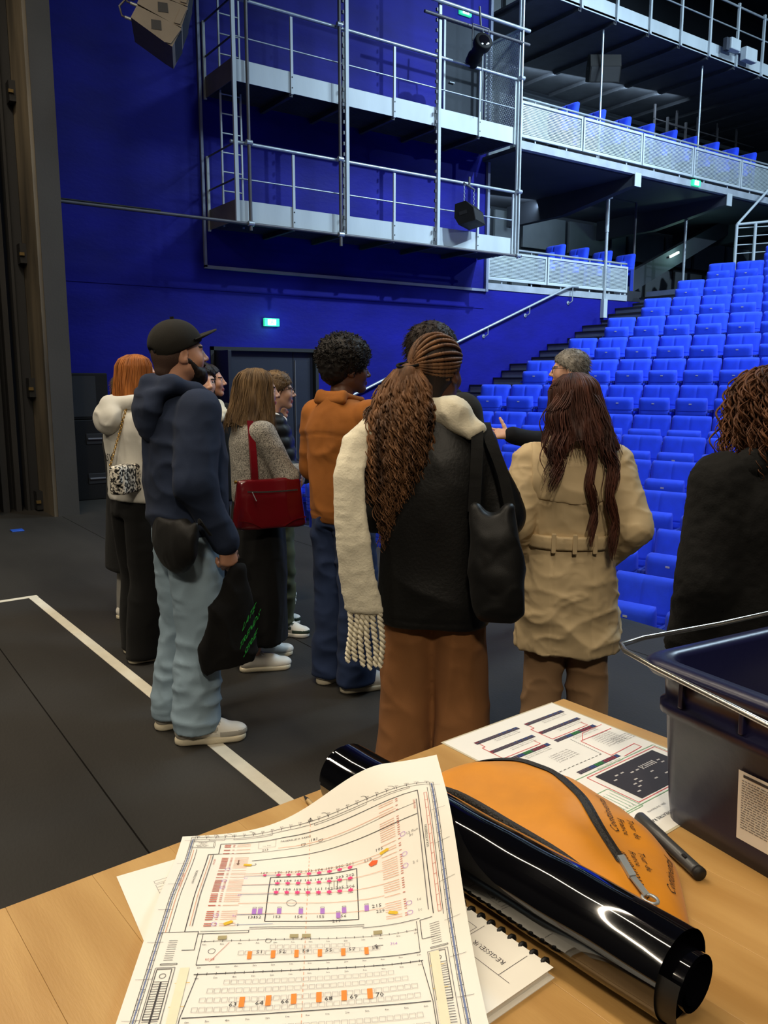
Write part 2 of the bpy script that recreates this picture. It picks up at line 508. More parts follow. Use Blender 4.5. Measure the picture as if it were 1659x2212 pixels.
o = bpy.data.objects.new('exit_glow', d); COL.objects.link(o); o.location = (6.52, WALL_Y-.2, 2.5)

# ---- galleries (two catwalks on the blue wall)
def gallery(label, z0, x0, x1, rail_from, ladder):
    """z0 underside of the edge plate; posts, plates, rails and deck are parts"""
    t = thing('catwalk', label, 'catwalk', (0, 0, 0))
    zt = z0+.30
    posts = [x0+.03, 6.44, 7.36, 8.35, 9.25, 10.21, x1-.03]
    for a, b in zip(posts[:-1], posts[1:]):
        pl = MB().box(a+.01, b-.01, GAL_Y, GAL_Y+.012, z0, zt-(.02 if int(a*7) % 2 else 0)).build('edge_plate', M_steel, t)
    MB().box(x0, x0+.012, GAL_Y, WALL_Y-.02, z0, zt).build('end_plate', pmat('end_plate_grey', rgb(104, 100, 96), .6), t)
    MB().box(x1-.012, x1, GAL_Y, WALL_Y-.02, z0, z0+.12).build('end_plate', M_steel, t)
    # deck: bearing bars and cross bars seen from below
    dk = MB()
    y = GAL_Y+.03
    while y < WALL_Y-.03:
        dk.box(x0+.02, x1-.02, y, y+.006, z0+.02, z0+.06); y += .05
    dk.box(x0+.02, x1-.02, GAL_Y+.013, WALL_Y-.03, z0+.06, z0+.066)
    dk.build('deck_grating', M_grate, t)
    for px in posts[1:-1]:
        MB().box(px-.03, px+.03, GAL_Y+.015, WALL_Y-.01, z0-.05, z0+.03).build('deck_joist', M_grate, t)
    for px in posts[1:]:
        MB().box(px-.02, px+.02, GAL_Y-.03, GAL_Y-.001, z0-.02, z0+1.06).build('post', M_steel, t)
    bo = MB()
    for px in posts[1:-1]:
        for zz in (z0+.07, z0+.22):
            bo.cyl((px, GAL_Y-.034, zz), (px, GAL_Y-.03, zz), .011, 8)
    bo.build('post_bolts', M_nose, t)
    # handrail and knee rail
    hz = z0+1.10
    MB().cyl((x0-.25 if rail_from is None else rail_from, GAL_Y-.02, hz), (x1+.1, GAL_Y-.02, hz), .026, 10).build('handrail', M_galv, t)
    MB().cyl((posts[0], GAL_Y-.01, z0+.60), (posts[-1], GAL_Y-.01, z0+.60), .012, 8).build('knee_rail', M_galv, t)
    for zz in (hz, z0+.6):
        MB().cyl((x0+.02, GAL_Y, zz), (x0+.02, WALL_Y-.02, zz), .014, 8).build('end_rail', M_pipe, t)
    MB().box(x0-.02, x0+.02, WALL_Y-.06, WALL_Y-.02, z0-.02, z0+1.1).build('end_post', M_steel, t)
    return t
gallery('lower grey steel catwalk on the blue wall, with railing and edge plates', 3.90, 5.46, 11.10, 5.40, True)
gallery('upper grey steel catwalk on the blue wall, beneath the handrails at the top', 5.85, 5.46, 11.10, None, True)
# lighting pipes and uprights of the gallery rig
rig = thing('lighting_pipe_frame', 'frame of dark grey pipes and uprights standing in front of both catwalks', 'pipe frame')
PY = GAL_Y-.1
for x, z0, mm, rr in ((5.66, 3.76, M_pipe, .026), (7.24, 3.68, M_pipe, .026), (11.14, 3.80, M_galv, .022)):
    MB().cyl((x, PY, z0), (x, PY, 9.4), rr, 10).build('upright_pipe', mm, rig)
for x in (5.47, 7.40, 9.26, 11.12):
    MB().box(x-.028, x+.028, GAL_Y-.075, GAL_Y-.035, 3.86, 9.4).build('channel_upright', M_steel, rig)
cb = MB()
for x in (7.33, 9.19):
    z = 3.95
    while z < 9.2:
        cb.box(x-.012, x+.012, GAL_Y-.078, GAL_Y-.04, z, z+.05); z += .16
cb.build('slotted_strip', M_pipe, rig)['kind'] = 'stuff'
MB().cyl((2.62, PY+.02, 3.86), (11.25, PY+.02, 3.86), .024, 10).build('long_bottom_pipe', M_pipe, rig)
MB().cyl((2.62, PY+.05, 3.90), (4.3, PY+.05, 3.90), .012, 8).build('cable', M_nose, rig)
for z in (6.96, 5.0, 3.86):
    for x in (5.66, 7.24, 11.14):
        MB().cyl((x-.045, PY-.005, z), (x+.045, PY-.005, z), .04, 8).build('pipe_clamp', M_galv, rig)
for z, x0 in ((7.78, 5.3), (7.55, 8.9)):
    MB().cyl((x0, PY, z), (11.3, PY, z), .032 if z > 7.6 else .026, 10).build('top_pipe', M_galv if z > 7.6 else M_pipe, rig)
# cat ladder at the left end
ld = thing('access_ladder', 'narrow steel ladder rising between the two catwalks at their end', 'ladder')
for x in (5.53, 5.86):
    MB().box(x-.012, x+.012, GAL_Y+.55, GAL_Y+.58, 3.9, 7.6).build('ladder_rail', M_steel, ld)
z = 4.15
while z < 7.5:
    MB().cyl((5.53, GAL_Y+.565, z), (5.86, GAL_Y+.565, z), .011, 6).build('rung', M_steel, ld); z += .28
# mesh partition closing the upper gallery
mp = thing('mesh_partition', 'expanded metal mesh screen closing the end of the upper catwalk', 'mesh screen')
MB().box(11.22, 11.225, GAL_Y+.02, WALL_Y-.02, 6.16, 7.82).build('mesh_sheet', M_mesh, mp)
MB().box(11.2, 11.24, GAL_Y-.0, GAL_Y+.03, 6.1, 7.86).box(11.2, 11.24, WALL_Y-.04, WALL_Y-.01, 6.1, 7.86).box(11.2, 11.24, GAL_Y, WALL_Y-.01, 7.82, 7.86).box(11.2, 11.24, GAL_Y, WALL_Y-.01, 6.1, 6.15).build('mesh_frame', M_steel, mp)
MB().bar((11.21, GAL_Y+.03, 7.8), (11.21, WALL_Y-.03, 7.25), .02, .02).build('mesh_brace', M_steel, mp)

# ---- upper balcony (perforated fronts)
def balcony(label, x0, x1, y, zb, zp0, zp1, joints, back):
    t = thing('balcony', label, 'balcony')
    MB().box(x0, x1, y-.02, y+.1, zb, zp0-.06).build('edge_beam', pmat('balcony_beam_grey', rgb(150, 156, 164), .55), t)
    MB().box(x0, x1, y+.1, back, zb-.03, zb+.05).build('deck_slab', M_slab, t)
    js = [x0] + joints + [x1]
    for a, b in zip(js[:-1], js[1:]):
        p = MB().box(a+.05, b-.05, y-.012, y-.008, zp0+.04, zp1-.04).build('perforated_panel', M_perf, t)
        MB().box(a+.015, a+.055, y-.03, y+.01, zp0, zp1).box(b-.055, b-.015, y-.03, y+.01, zp0, zp1).box(a+.055, b-.055, y-.03, y+.01, zp0, zp0+.045).box(a+.055, b-.055, y-.03, y+.01, zp1-.045, zp1).build('panel_frame', M_steel, p)
        for q in (.25, .75):
            xx = a + (b-a)*q
            MB().box(xx-.012, xx+.012, y, y+.02, zp0-.07, zp0+.02).build('panel_foot', M_steel, t)
            MB().box(xx-.008, xx+.008, y+.02, y+.035, zp1-.02, zp1+.055).build('rail_stub', M_steel, t)
    MB().cyl((x0, y+.03, zp1+.07), (x1, y+.03, zp1+.07), .022, 8).build('handrail', M_galv, t)
    return t
ub = balcony('long upper side balcony with perforated grey panels and handrail', 11.2, 24.5, GAL_Y, 5.79, 5.99, 6.62, [12.89, 14.71, 16.47, 18.30, 20.1, 22.0], 15.5)
for x in (14.6, 17.9, 21.2):
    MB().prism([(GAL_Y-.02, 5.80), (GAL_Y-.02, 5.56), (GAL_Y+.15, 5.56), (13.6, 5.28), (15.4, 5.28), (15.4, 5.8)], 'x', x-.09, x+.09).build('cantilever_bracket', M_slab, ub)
    MB().box(x-.1, x+.1, GAL_Y-.035, GAL_Y-.02, 5.55, 5.82).build('bracket_end_plate', M_steel, ub)
lb = balcony('short lower side balcony with perforated grey panels beside the stalls', 11.36, 15.68, WALL_Y, 3.36, 3.55, 4.12, [13.05, 14.88], 15.5)
MB().box(15.6, 15.66, WALL_Y, 13.3, 3.5, 4.12).build('end_panel', M_steel, lb)
# hanging and standing poles
pl = thing('support_pole', 'thin grey pole rising from the wall through the lower balcony front', 'pole')
MB().cyl((14.86, WALL_Y-.05, 3.15), (14.86, WALL_Y-.05, 5.5), .035, 10).cyl((14.86, WALL_Y-.05, 4.8), (14.86, WALL_Y-.05, 5.5), .045, 10).build('pole_tube', M_galv, pl)
MB().box(14.8, 14.92, WALL_Y-.1, WALL_Y-.002, 2.95, 3.36).build('pole_foot', M_steel, pl)
MB().prism([(14.8, 5.5), (14.92, 5.5), (15.0, 5.78), (14.72, 5.78)], 'y', WALL_Y-.12, WALL_Y+.02).build('pole_head', M_steel, pl)
for x, lb_ in ((18.05, 'thin grey pole under the upper balcony, beside the green tube lamp'),):
    q = thing('support_pole', lb_, 'pole', (x, WALL_Y+.2, 0))
    MB().cyl((0, 0, 3.2), (0, 0, 5.6), .035, 8).build('pole_tube', M_galv, q)
    MB().prism([(-.06, 5.5), (.06, 5.5), (.14, 5.76), (-.14, 5.76)], 'y', -.08, .08).build('pole_head', M_steel, q)
for x, l_ in ((13.73, 'thin pole on the upper balcony behind the hanging loudspeaker'), (17.05, 'thin pole on the upper balcony beside the dark ladder')):
    q = thing('balcony_pole', l_, 'pole', (x, 11.9, 0))
    MB().cyl((0, 0, 5.85), (0, 0, 8.485), .022, 8).build('pole_tube', M_galv, q)
    MB().cyl((0, 0, 5.85), (0, 0, 5.9), .06, 8).build('pole_foot', M_galv, q)
q = thing('support_pole', 'dull brown grey pole beyond the end of the lower balcony', 'pole', (16.7, 13.25, 0))
MB().cyl((0, 0, 3.7), (0, 0, 5.8), .03, 8).build('pole_tube', M_pipe, q)
MB().cyl((0, 0, 3.62), (0, 0, 3.7), .055, 8).build('pole_foot', M_pipe, q)

# ---- top gallery over the balcony
tg = thing('catwalk', 'highest steel catwalk above the balcony, with tall railing posts', 'catwalk')
TZ = 8.55
MB().box(11.6, 25, GAL_Y, 15.4, TZ+.02, TZ+.06).build('deck_slab', M_grate, tg)
xs = [11.7 + i*1.02 for i in range(13)]
for a, b in zip(xs[:-1], xs[1:]):
    MB().box(a+.01, b-.01, GAL_Y, GAL_Y+.012, TZ, TZ+.3).build('edge_plate', M_steel, tg)
    MB().box(a-.04, a+.04, GAL_Y+.02, 15.3, TZ-.06, TZ+.02).build('deck_joist', M_grate, tg)
for a in xs:
    MB().box(a-.025, a+.025, GAL_Y-.05, GAL_Y-.001, TZ-.02, TZ+1.3).build('post', M_steel, tg)
MB().cyl((11.7, GAL_Y-.03, TZ+1.22), (24, GAL_Y-.03, TZ+1.22), .024, 8).build('handrail', M_galv, tg)
MB().cyl((11.7, GAL_Y-.03, TZ+.75), (24, GAL_Y-.03, TZ+.75), .016, 8).build('knee_rail', M_galv, tg)
MB().cyl((11.7, 13.2, TZ+1.1), (24, 13.2, TZ+1.1), .02, 8).build('inner_rail', M_pipe, tg)
for a in xs[::2]:
    MB().box(a-.02, a+.02, 13.17, 13.21, TZ+.05, TZ+1.15).build('inner_post', M_pipe, tg)
fx = thing('flood_lamp', 'pair of pale grey box floodlights fixed under the top catwalk rail', 'lamp', (17.55, GAL_Y-.165, TZ+.3))
b0 = MB().bbox(-.3, .06, -.1, .06, -.12, .12, .02)
b0.build('lamp_box', M_steel, fx)
MB().bbox(.28, .72, -.1, .06, -.22, .06, .02).build('ballast_box', M_steel, fx)
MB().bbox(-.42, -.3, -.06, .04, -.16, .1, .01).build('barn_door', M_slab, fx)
MB().box(.0, .35, .06, .11, -.05, .02).build('lamp_bracket', M_steel, fx)
# dark ladder and gallery far inside
dl = thing('access_ladder', 'dark ladder standing in the shade on the upper balcony', 'ladder', (18.6, 13.6, 5.84))
MB().box(-.4, -.35, 0, .05, 0, 2.2).box(.35, .40, 0, .05, 0, 2.2).build('ladder_rail', M_pipe, dl)
for i in range(6):
    MB().cyl((-.38, .025, .3+i*.35), (.38, .025, .3+i*.35), .018, 6).build('rung', M_pipe, dl)
dg = thing('inner_gallery', 'dark small gallery with railing in the shaded corner above the balcony', 'gallery', (18.2, 14.0, 7.3))
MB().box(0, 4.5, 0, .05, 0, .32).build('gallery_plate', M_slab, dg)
for i in range(5):
    MB().box(i*.9, i*.9+.05, 0, .04, .32, 1.15).build('gallery_post', M_pipe, dg)
MB().cyl((0, .02, .8), (4.5, .02, .8), .018, 6).build('gallery_rail', M_pipe, dg)
# greenish tube lamp in the dark
tl = thing('tube_lamp', 'short green glowing tube lamp in the shade behind the stalls', 'lamp', (18.55, 13.56, 4.72))
MB().bar((-.02, 0, -.02), (.32, -.0, .12), .05, .05).build('lamp_tube', M_signw, tl)
MB().bar((-.05, .04, -.03), (.35, .04, .13), .08, .03).build('lamp_tray', M_pipe, tl)
d = bpy.data.lights.new('tube_glow', 'POINT'); d.energy = 14; d.color = (.5, 1, .8); d.shadow_soft_size = .1
o = bpy.data.objects.new('tube_glow', d); COL.objects.link(o); o.location = (18.7, 13.25, 4.8)
# railing of the upper stalls
ur = thing('deck_railing', 'white tube railing at the edge of the upper stalls', 'railing', (18.0, 11.4, 0))
z0 = ROWS[0][1]-.05
MB().cyl((0, 0, z0-.8), (0, 0, 5.12), .035, 10).cyl((.35, -.25, z0-.8), (.35, -.25, 5.14), .035, 10).build('railing_post', M_steel, ur)
MB().tube([(0, 0, 5.12), (.6, -.25, 5.2), (1.5, -.62, 5.32)], .03, 8).build('top_rail', M_steel, ur)
MB().tube([(0, 0, 5.12), (1.4, .1, 6.1)], .03, 8).build('sloped_rail', M_steel, ur)
for i in range(4):
    zz = z0 + .05 + i*.19
    MB().tube([(0, 0, zz), (.6, -.25, zz+.06), (1.5, -.62, zz+.15)], .012, 6).build('wire_rail', M_steel, ur)
# =================================================================== seats
M_seat = pmat('blue_seat_fabric', rgb(14, 62, 224), .85, var=.12, vscale=7, bump=.25, bscale=350, sheen=.08)
M_seatd = pmat('blue_seat_shell', rgb(16, 44, 150), .7, var=.1, vscale=6, bump=.1)
M_plate = pmat('seat_number_plate', rgb(200, 205, 215), .35, var=.05, metal=.3, bump=0)
def pad_mesh(name, w, h, d, crown, grooves=(), seam=False, round_top=.035, nx=10, nz=14):
    """upholstered pad: front towards -Y, w wide, h tall from z=0, d deep; pressed grooves at given heights"""
    zs = sorted(set([i/nz for i in range(nz+1)] + [g+e for g in grooves for e in (-.012, 0, .012)]))
    xs = [-1 + 2*i/nx for i in range(nx+1)]
    if seam:
        xs = sorted(set(xs + [-.02, .02]))
    front = []
    for zz in zs:
        row = []
        for xx in xs:
            ed = max(0, (abs(xx)-.86)/.14)
            et = max(0, (zz-(1-round_top/h))/(round_top/h))
            eb = max(0, (.05-zz)/.05)
            y = -d/2 - crown*(1-xx*xx)*(1-(2*zz-1)**4) + (ed**2)*.022 + (et**2)*.03 + eb*.01
            for g in grooves:
                if abs(zz-g) < .004: y += .009
            if seam and abs(xx) < .001 and zz < .95: y += .006
            x = xx*w/2*(1-.03*et*et)
            row.append((x, y, zz*h))
        front.append(row)
    mb = MB()
    m, n = len(zs), len(xs)
    vs = [p for r in front for p in r]
    vs += [(p[0], d/2, p[2]) for r in front for p in r]
    N = m*n
    fs = []
    for i in range(m-1):
        for j in range(n-1):
            a = i*n+j
            fs += [(a, a+1, a+n+1, a+n)]
    # back face as one strip and the rim
    fs += [(N+0, N+(m-1)*n, N+(m-1)*n+n-1, N+n-1)]
    for j in range(n-1):
        fs += [(j, N+j, N+j+1, j+1), ((m-1)*n+j, (m-1)*n+j+1, N+(m-1)*n+j+1, N+(m-1)*n+j)]
    for i in range(m-1):
        fs += [(i*n, (i+1)*n, N+(i+1)*n, N+i*n), (i*n+n-1, N+i*n+n-1, N+(i+1)*n+n-1, (i+1)*n+n-1)]
    mb.add(vs, fs, True)
    return mb
def make_seat(label, group):
    t = thing('theatre_seat', label, 'seat', group=group)
    bk = pad_mesh('b', .53, .52, .10, .022, (.10, .24, .38), True).build('backrest', M_seat, t, (0, 0, .35))
    bk.rotation_euler = (radians(-9), 0, 0)
    pn = pad_mesh('p', .44, .40, .13, .012, (.12, .25, .38, .52), False, .06).build('tipped_seat', M_seat, t, (0, -.20, .27))
    pn.rotation_euler = (radians(6), 0, 0)
    MB().box(-.012, .028, -.0815, -.0785, .315, .333).build('number_plate', M_plate, pn)
    for s in (-1, 1):
        a = MB().bbox(s*.258-.020, s*.258+.020, -.24, .0, .46, .505, .012)
        a.build('armrest', M_seatd, t)
    for s in (-1, 1):
        MB().box(s*.268-.012, s*.268+.012, -.05, .06, 0, .5).build('standard', M_seatd, t)
    MB().bbox(-.255, .255, .02, .06, .12, .5, .01).build('back_shell', M_seatd, t)
    return t
proto = make_seat('blue upholstered tip-up seat in the raked rows of the stalls', 'tip-up seats of the stalls')
R2D = 180/pi
seat_pos = []
def screen_x(x, y):
    dx, dy = x, y
    fwd = dx*cos(CAM_YAW)+dy*sin(CAM_YAW); rt = dx*sin(CAM_YAW)-dy*cos(CAM_YAW)
    return 829.5 + 1760*rt/max(fwd, .1)
for k, (R, zt) in enumerate(ROWS):
    y0 = 10.92
    if R < 19.8: y0 = 6.2
    elif R < 20.8: y0 = 8.6
    th = math.asin((y0-.28)/R)
    if k == 0: th -= .565/R
    first = True
    while True:
        x, y = AX + R*cos(th), AY + R*sin(th)
        if screen_x(x, y) > 1790: break
        if x > STAGE_X + .75:
            seat_pos.append((x, y, zt-SEAT_TOP, th, 13-k, first)); first = False
        th -= .565/R
ORD = ['first', 'second', 'third', 'fourth', 'fifth', 'sixth', 'seventh', 'eighth', 'ninth', 'tenth', 'eleventh', 'twelfth', 'thirteenth', 'fourteenth']
for i, (x, y, z, th, rw, end_) in enumerate(seat_pos):
    o = proto if i == 0 else copy_tree(proto)
    o.location = (x, y, z)
    if end_: tag(o, 'blue tip-up seat ending the %s row from the stage, beside the aisle stair' % ORD[rw], 'seat', 'seats of the %s row' % ORD[rw])
    else: tag(o, 'blue tip-up seat in the %s row of the stalls, counted from the stage' % ORD[rw], 'seat', 'seats of the %s row' % ORD[rw])
    o.rotation_euler = (0, 0, th - pi/2)     # local front -Y looks at the arc centre
# balcony seats, backs to the hall end
for i, x in enumerate((13.10, 13.90, 14.71, 15.50, 16.30, 17.10, 17.90, 18.70, 19.46)):
    o = copy_tree(proto)
    tag(o, 'blue seat on the upper balcony, its back rising behind the perforated front', 'seat', 'seats along the upper balcony')
    o.location = (x, 12.26, 5.84+.36); o.rotation_euler = (0, 0, -pi/2)
for i, x in enumerate((13.86, 14.62, 15.42, 16.25)):
    o = copy_tree(proto)
    tag(o, 'blue seat on the lower balcony, its back rising behind the perforated front', 'seat', 'seats along the lower balcony')
    o.location = (x, 13.2, 3.41+.24); o.rotation_euler = (0, 0, -pi/2)
M_box = pmat('seat_platform', rgb(30, 32, 40), .8)
struct(MB().box(12.6, 20.2, 11.95, 12.6, 5.84, 5.84+.36).build('floor_balcony_step', M_box), 'dark step under the balcony seats')
struct(MB().box(13.2, 16.6, 12.9, 13.28, 3.41, 3.41+.24).build('floor_balcony_step', M_box), 'dark step under the lower balcony seats')
# seats of the upper stalls beyond the white railing
for x, y, z in ((19.9, 10.9, 4.55), (20.05, 10.35, 4.55), (20.8, 11.1, 4.75)):
    o = copy_tree(proto)
    tag(o, 'blue seat of the upper stalls standing behind the white tube railing', 'seat', 'seats behind the white railing')
    o.location = (x, y, z); o.rotation_euler = (0, 0, radians(18)-pi/2)
struct(MB().box(19.3, 21.2, 9.2, 11.35, 3.6, 4.55).build('floor_upper_stalls', M_tread), 'dark tier of the upper stalls')
struct(MB().box(20.4, 22, 9.2, 11.6, 4.55, 4.75).build('floor_upper_stalls', M_tread), 'dark second tier of the upper stalls')
# =================================================================== hung and standing equipment
M_spk = pmat('loudspeaker_black', rgb(19, 18, 18), .65, spec=.2, var=.12, bump=.2, bscale=150)
M_spkw = pmat('line_array_brown_grey', rgb(112, 100, 84), .55, var=.1, vscale=5, bump=.08, bscale=120)
M_grille = pmat('speaker_grille', rgb(20, 20, 21), .7, var=.2, vscale=60, bump=.5, bscale=400)
# line array: curved stack of wedge cabinets hanging in front of the blue wall
la = thing('line_array', 'curved hanging line array of brown grey loudspeaker cabinets with cables', 'loudspeaker', (3.77, 8.74, 0), radians(-22))
CH, CD, CW = .215, .46, .62
z, y, ang = 6.9, 0.0, 2.0
pos = Vector((0, 6.58))       # (x forward, z) of the front top edge
for i in range(8):
    a = radians((0, 2, 4, 6, 9, 13, 19, 27)[i])
    dn = Vector((-sin(a), -cos(a)))
    bk = Vector((-cos(a), sin(a)))
    p0 = pos; p1 = pos + dn*CH
    q0 = p0 + bk*CD + dn*.035; q1 = p1 + bk*CD - dn*.035
    g = .006
    cab = MB()
    fr = [(p0.x, p0.y-g), (p1.x, p1.y+g), (p1.x+bk.x*.09, p1.y+bk.y*.09+g), (q1.x, q1.y+g), (q0.x, q0.y-g), (p0.x+bk.x*.09, p0.y+bk.y*.09-g)]
    cab.prism(fr, 'y', -CW/2, CW/2)
    c = cab.build('cabinet', M_spkw, la)
    m = (p0+p1)/2
    MB().prism([(p0.x+.004, p0.y-.02), (p1.x+.004, p1.y+.02), (p1.x-.01, p1.y+.02), (p0.x-.01, p0.y-.02)], 'y', -CW/2+.02, CW/2-.02).build('front_grille', M_grille, c)
    hc = m + bk*.22
    MB().prism([(hc.x-.05, hc.y-.04), (hc.x+.05, hc.y-.045), (hc.x+.045, hc.y+.045), (hc.x-.05, hc.y+.05)], 'y', -CW/2-.004, -CW/2+.01).build('side_handle', M_nose, c)
    MB().prism([(p0.x-.012, p0.y-.03), (p1.x-.012, p1.y+.03), (p1.x-.07, p1.y+.04), (p0.x-.07, p0.y-.02)], 'y', -CW/2-.012, -CW/2+.002).build('rigging_plate', M_spkw, c)
    q = (q0+q1)/2
    MB().tube([(q.x+.02, -.08, q.y), (q.x-.06, -.1, q.y+.01), (q.x-.13, -.1, q.y+.03), (q.x-.15, -.1, q.y+.12), (q.x-.08, -.09, q.y+.2), (q.x, -.08, q.y+.2)], .011, 6).build('cable', M_pipe, c)
    MB().cyl((q.x-.03, -.1, q.y), (q.x-.1, -.1, q.y+.02), .016, 8).build('plug', M_galv, c)
    pos = p1
    if i == 0:
        top = p0
MB().box(-.5, .02, -.05, .05, 6.5, 6.58).cyl((-.2, 0, 6.5), (-.2, 0, 12.4), .012, 6).build('flying_frame', M_pipe, la)
# stacked cabinets beside the portal
st = thing('subwoofer', 'big black subwoofer cabinet with side handles, standing on the floor by the portal', 'loudspeaker', (2.98, 11.35, 0))
MB().bbox(-.36, .5, -.45, .45, 0, 1.05, .012).build('cabinet', M_spk, st)
for zz in (.28, .8):
    h = MB().bbox(-.05, .2, -.458, -.44, zz-.07, zz+.07, .006).build('handle_cup', M_nose, st)
    MB().cyl((-.03, -.462, zz), (.18, -.462, zz), .016, 8).build('handle_grip', M_pipe, h)
s2 = thing('stage_loudspeaker', 'black loudspeaker with grille standing on top of the subwoofer', 'loudspeaker', (2.98, 11.35, 1.05))
MB().bbox(-.36, .28, -.4, .4, 0, .6, .015).build('cabinet', M_spk, s2)
MB().box(-.33, .12, -.408, -.4, .04, .56).build('front_grille', M_grille, s2)
# wedge loudspeaker hanging at the lower catwalk
def hung_speaker(label, loc, rz, tilt, w=.56, h=.36, d=.36, bar=True):
    t = thing('hanging_loudspeaker', label, 'loudspeaker', loc, rz)
    c = MB().prism([(-d*.5, -h*.5), (d*.35, -h*.5), (d*.5, -h*.1), (d*.35, h*.5), (-d*.2, h*.5), (-d*.5, h*.1)], 'x', -w/2, w/2).build('cabinet', M_spk, t)
    c.rotation_euler = (tilt, 0, 0)
    MB().box(-w/2+.02, w/2-.02, -d*.5-.006, -d*.5+.004, -h*.47, h*.08).build('front_grille', M_grille, c)
    MB().box(-w/2-.004, -w/2, -.06, .08, -.03, .03).build('handle_cup', M_nose, c)
    if bar:
        MB().cyl((-w/2, 0, h*.5+.3), (w/2, 0, h*.5+.3), .018, 8).cyl((.0, 0, h*.5+.3), (.0, .0, h*.5+.46), .02, 8).build('hanging_bar', M_pipe, t)
        for x in (-w/2+.02, w/2-.03):
            ch = MB()
            zz = h*.3
            k = 0
            while zz < h*.5+.3:
                ch.tube([(x + (.012 if k % 2 else 0)*cos(a), (0 if k % 2 else .012)*cos(a), zz + .022*sin(a)) for a in [j*pi/3 for j in range(6)]], .004, 4, closed=True)
                zz += .034; k += 1
            o = ch.build('chain', M_galv, t); o['kind'] = 'stuff'
    return t
hung_speaker('black wedge loudspeaker hanging on chains from the lower catwalk rail', (9.82, 11.38, 4.42), radians(30), radians(-12))
hp = hung_speaker('grey black loudspeaker hanging over the upper balcony beside the thin pole', (13.95, 12.05, 7.85), radians(-35), radians(20), .62, .5, .4, False)
MB().cyl((0, .1, .2), (0, .1, .72), .008, 6).build('hanging_wire', M_galv, hp)
# profile spot on the upper rail
ps = thing('profile_spotlight', 'black profile spotlight clamped under the top pipe of the upper catwalk', 'stage light', (9.90, 11.22, 7.20), radians(0))
LD = Vector((-.30, -.93, -.02)).normalized()
MB().lathe([(.0, .0), (.14, .0), (.155, -.015), (.155, -.13), (.115, -.19), (.105, -.34), (.13, -.40), (.12, -.56), (.0, -.58)], LD*.12, LD - Vector((0, 0, -.35)), 18).build('lamp_body', M_spk, ps)
MB().lathe([(.0005, .012), (.06, .008), (.1, -.004), (.118, -.012)], LD*.124, LD - Vector((0, 0, -.35)), 16).build('lens', pmat('dark_glass_lens', rgb(14, 12, 16), .06, var=0, bump=0, coat=1), ps)
MB().tube([(-.18, .02, .0), (-.18, .02, .26), (.18, .02, .26), (.18, .02, .0)], .012, 6).build('yoke', M_pipe, ps)
MB().cyl((0, .02, .26), (0, .06, .58), .018, 8).build('hook_clamp', M_pipe, ps)
MB().tube([(.12, .1, .26), (.2, .2, -.3), (.22, .24, -1.0)], .008, 5).build('chain', M_galv, ps)

# =================================================================== table
T_Z = .90
M_wood = pmat('beech_table_top', rgb(168, 126, 68), .42, col2=rgb(196, 156, 96), vscale=2.0, bump=.05, bscale=40, stretch=(9, 1.2, 1), detail=8)
nt = M_wood.node_tree
oi = nt.nodes.new('ShaderNodeObjectInfo')
hs = nt.nodes.new('ShaderNodeHueSaturation')
mr = nt.nodes.new('ShaderNodeMapRange')
mr.inputs[3].default_value = .93; mr.inputs[4].default_value = 1.06
nt.links.new(oi.outputs['Random'], mr.inputs[0]); nt.links.new(mr.outputs[0], hs.inputs['Value'])
bs = nt.nodes['Principled BSDF']
src = bs.inputs['Base Color'].links[0].from_socket
nt.links.new(src, hs.inputs['Color']); nt.links.new(hs.outputs[0], bs.inputs['Base Color'])
tb = thing('work_table', 'large beech work table with a solid wooden top', 'table', (1.227, 1.099, 0), radians(3.6))
nb = 18
for i in range(nb):
    MB().bbox(-1.95+i*1.95/nb+.0001, -1.95+(i+1)*1.95/nb-.0001, -.86, 0, T_Z-.045, T_Z, .0006).build('top_board', M_wood, tb)
M_leg = pmat('table_leg_wood', rgb(150, 112, 66), .5, var=.15, stretch=(6, 6, .6))
for x in (-1.85, -.16):
    for y in (-.78, -.15):
        MB().bbox(x, x+.08, y, y+.08, 0, T_Z-.046, .006).build('leg', M_leg, tb)
MB().box(-1.8, -.1, -.76, -.73, T_Z-.15, T_Z-.046).box(-1.8, -.1, -.13, -.10, T_Z-.15, T_Z-.046).build('apron', M_leg, tb)

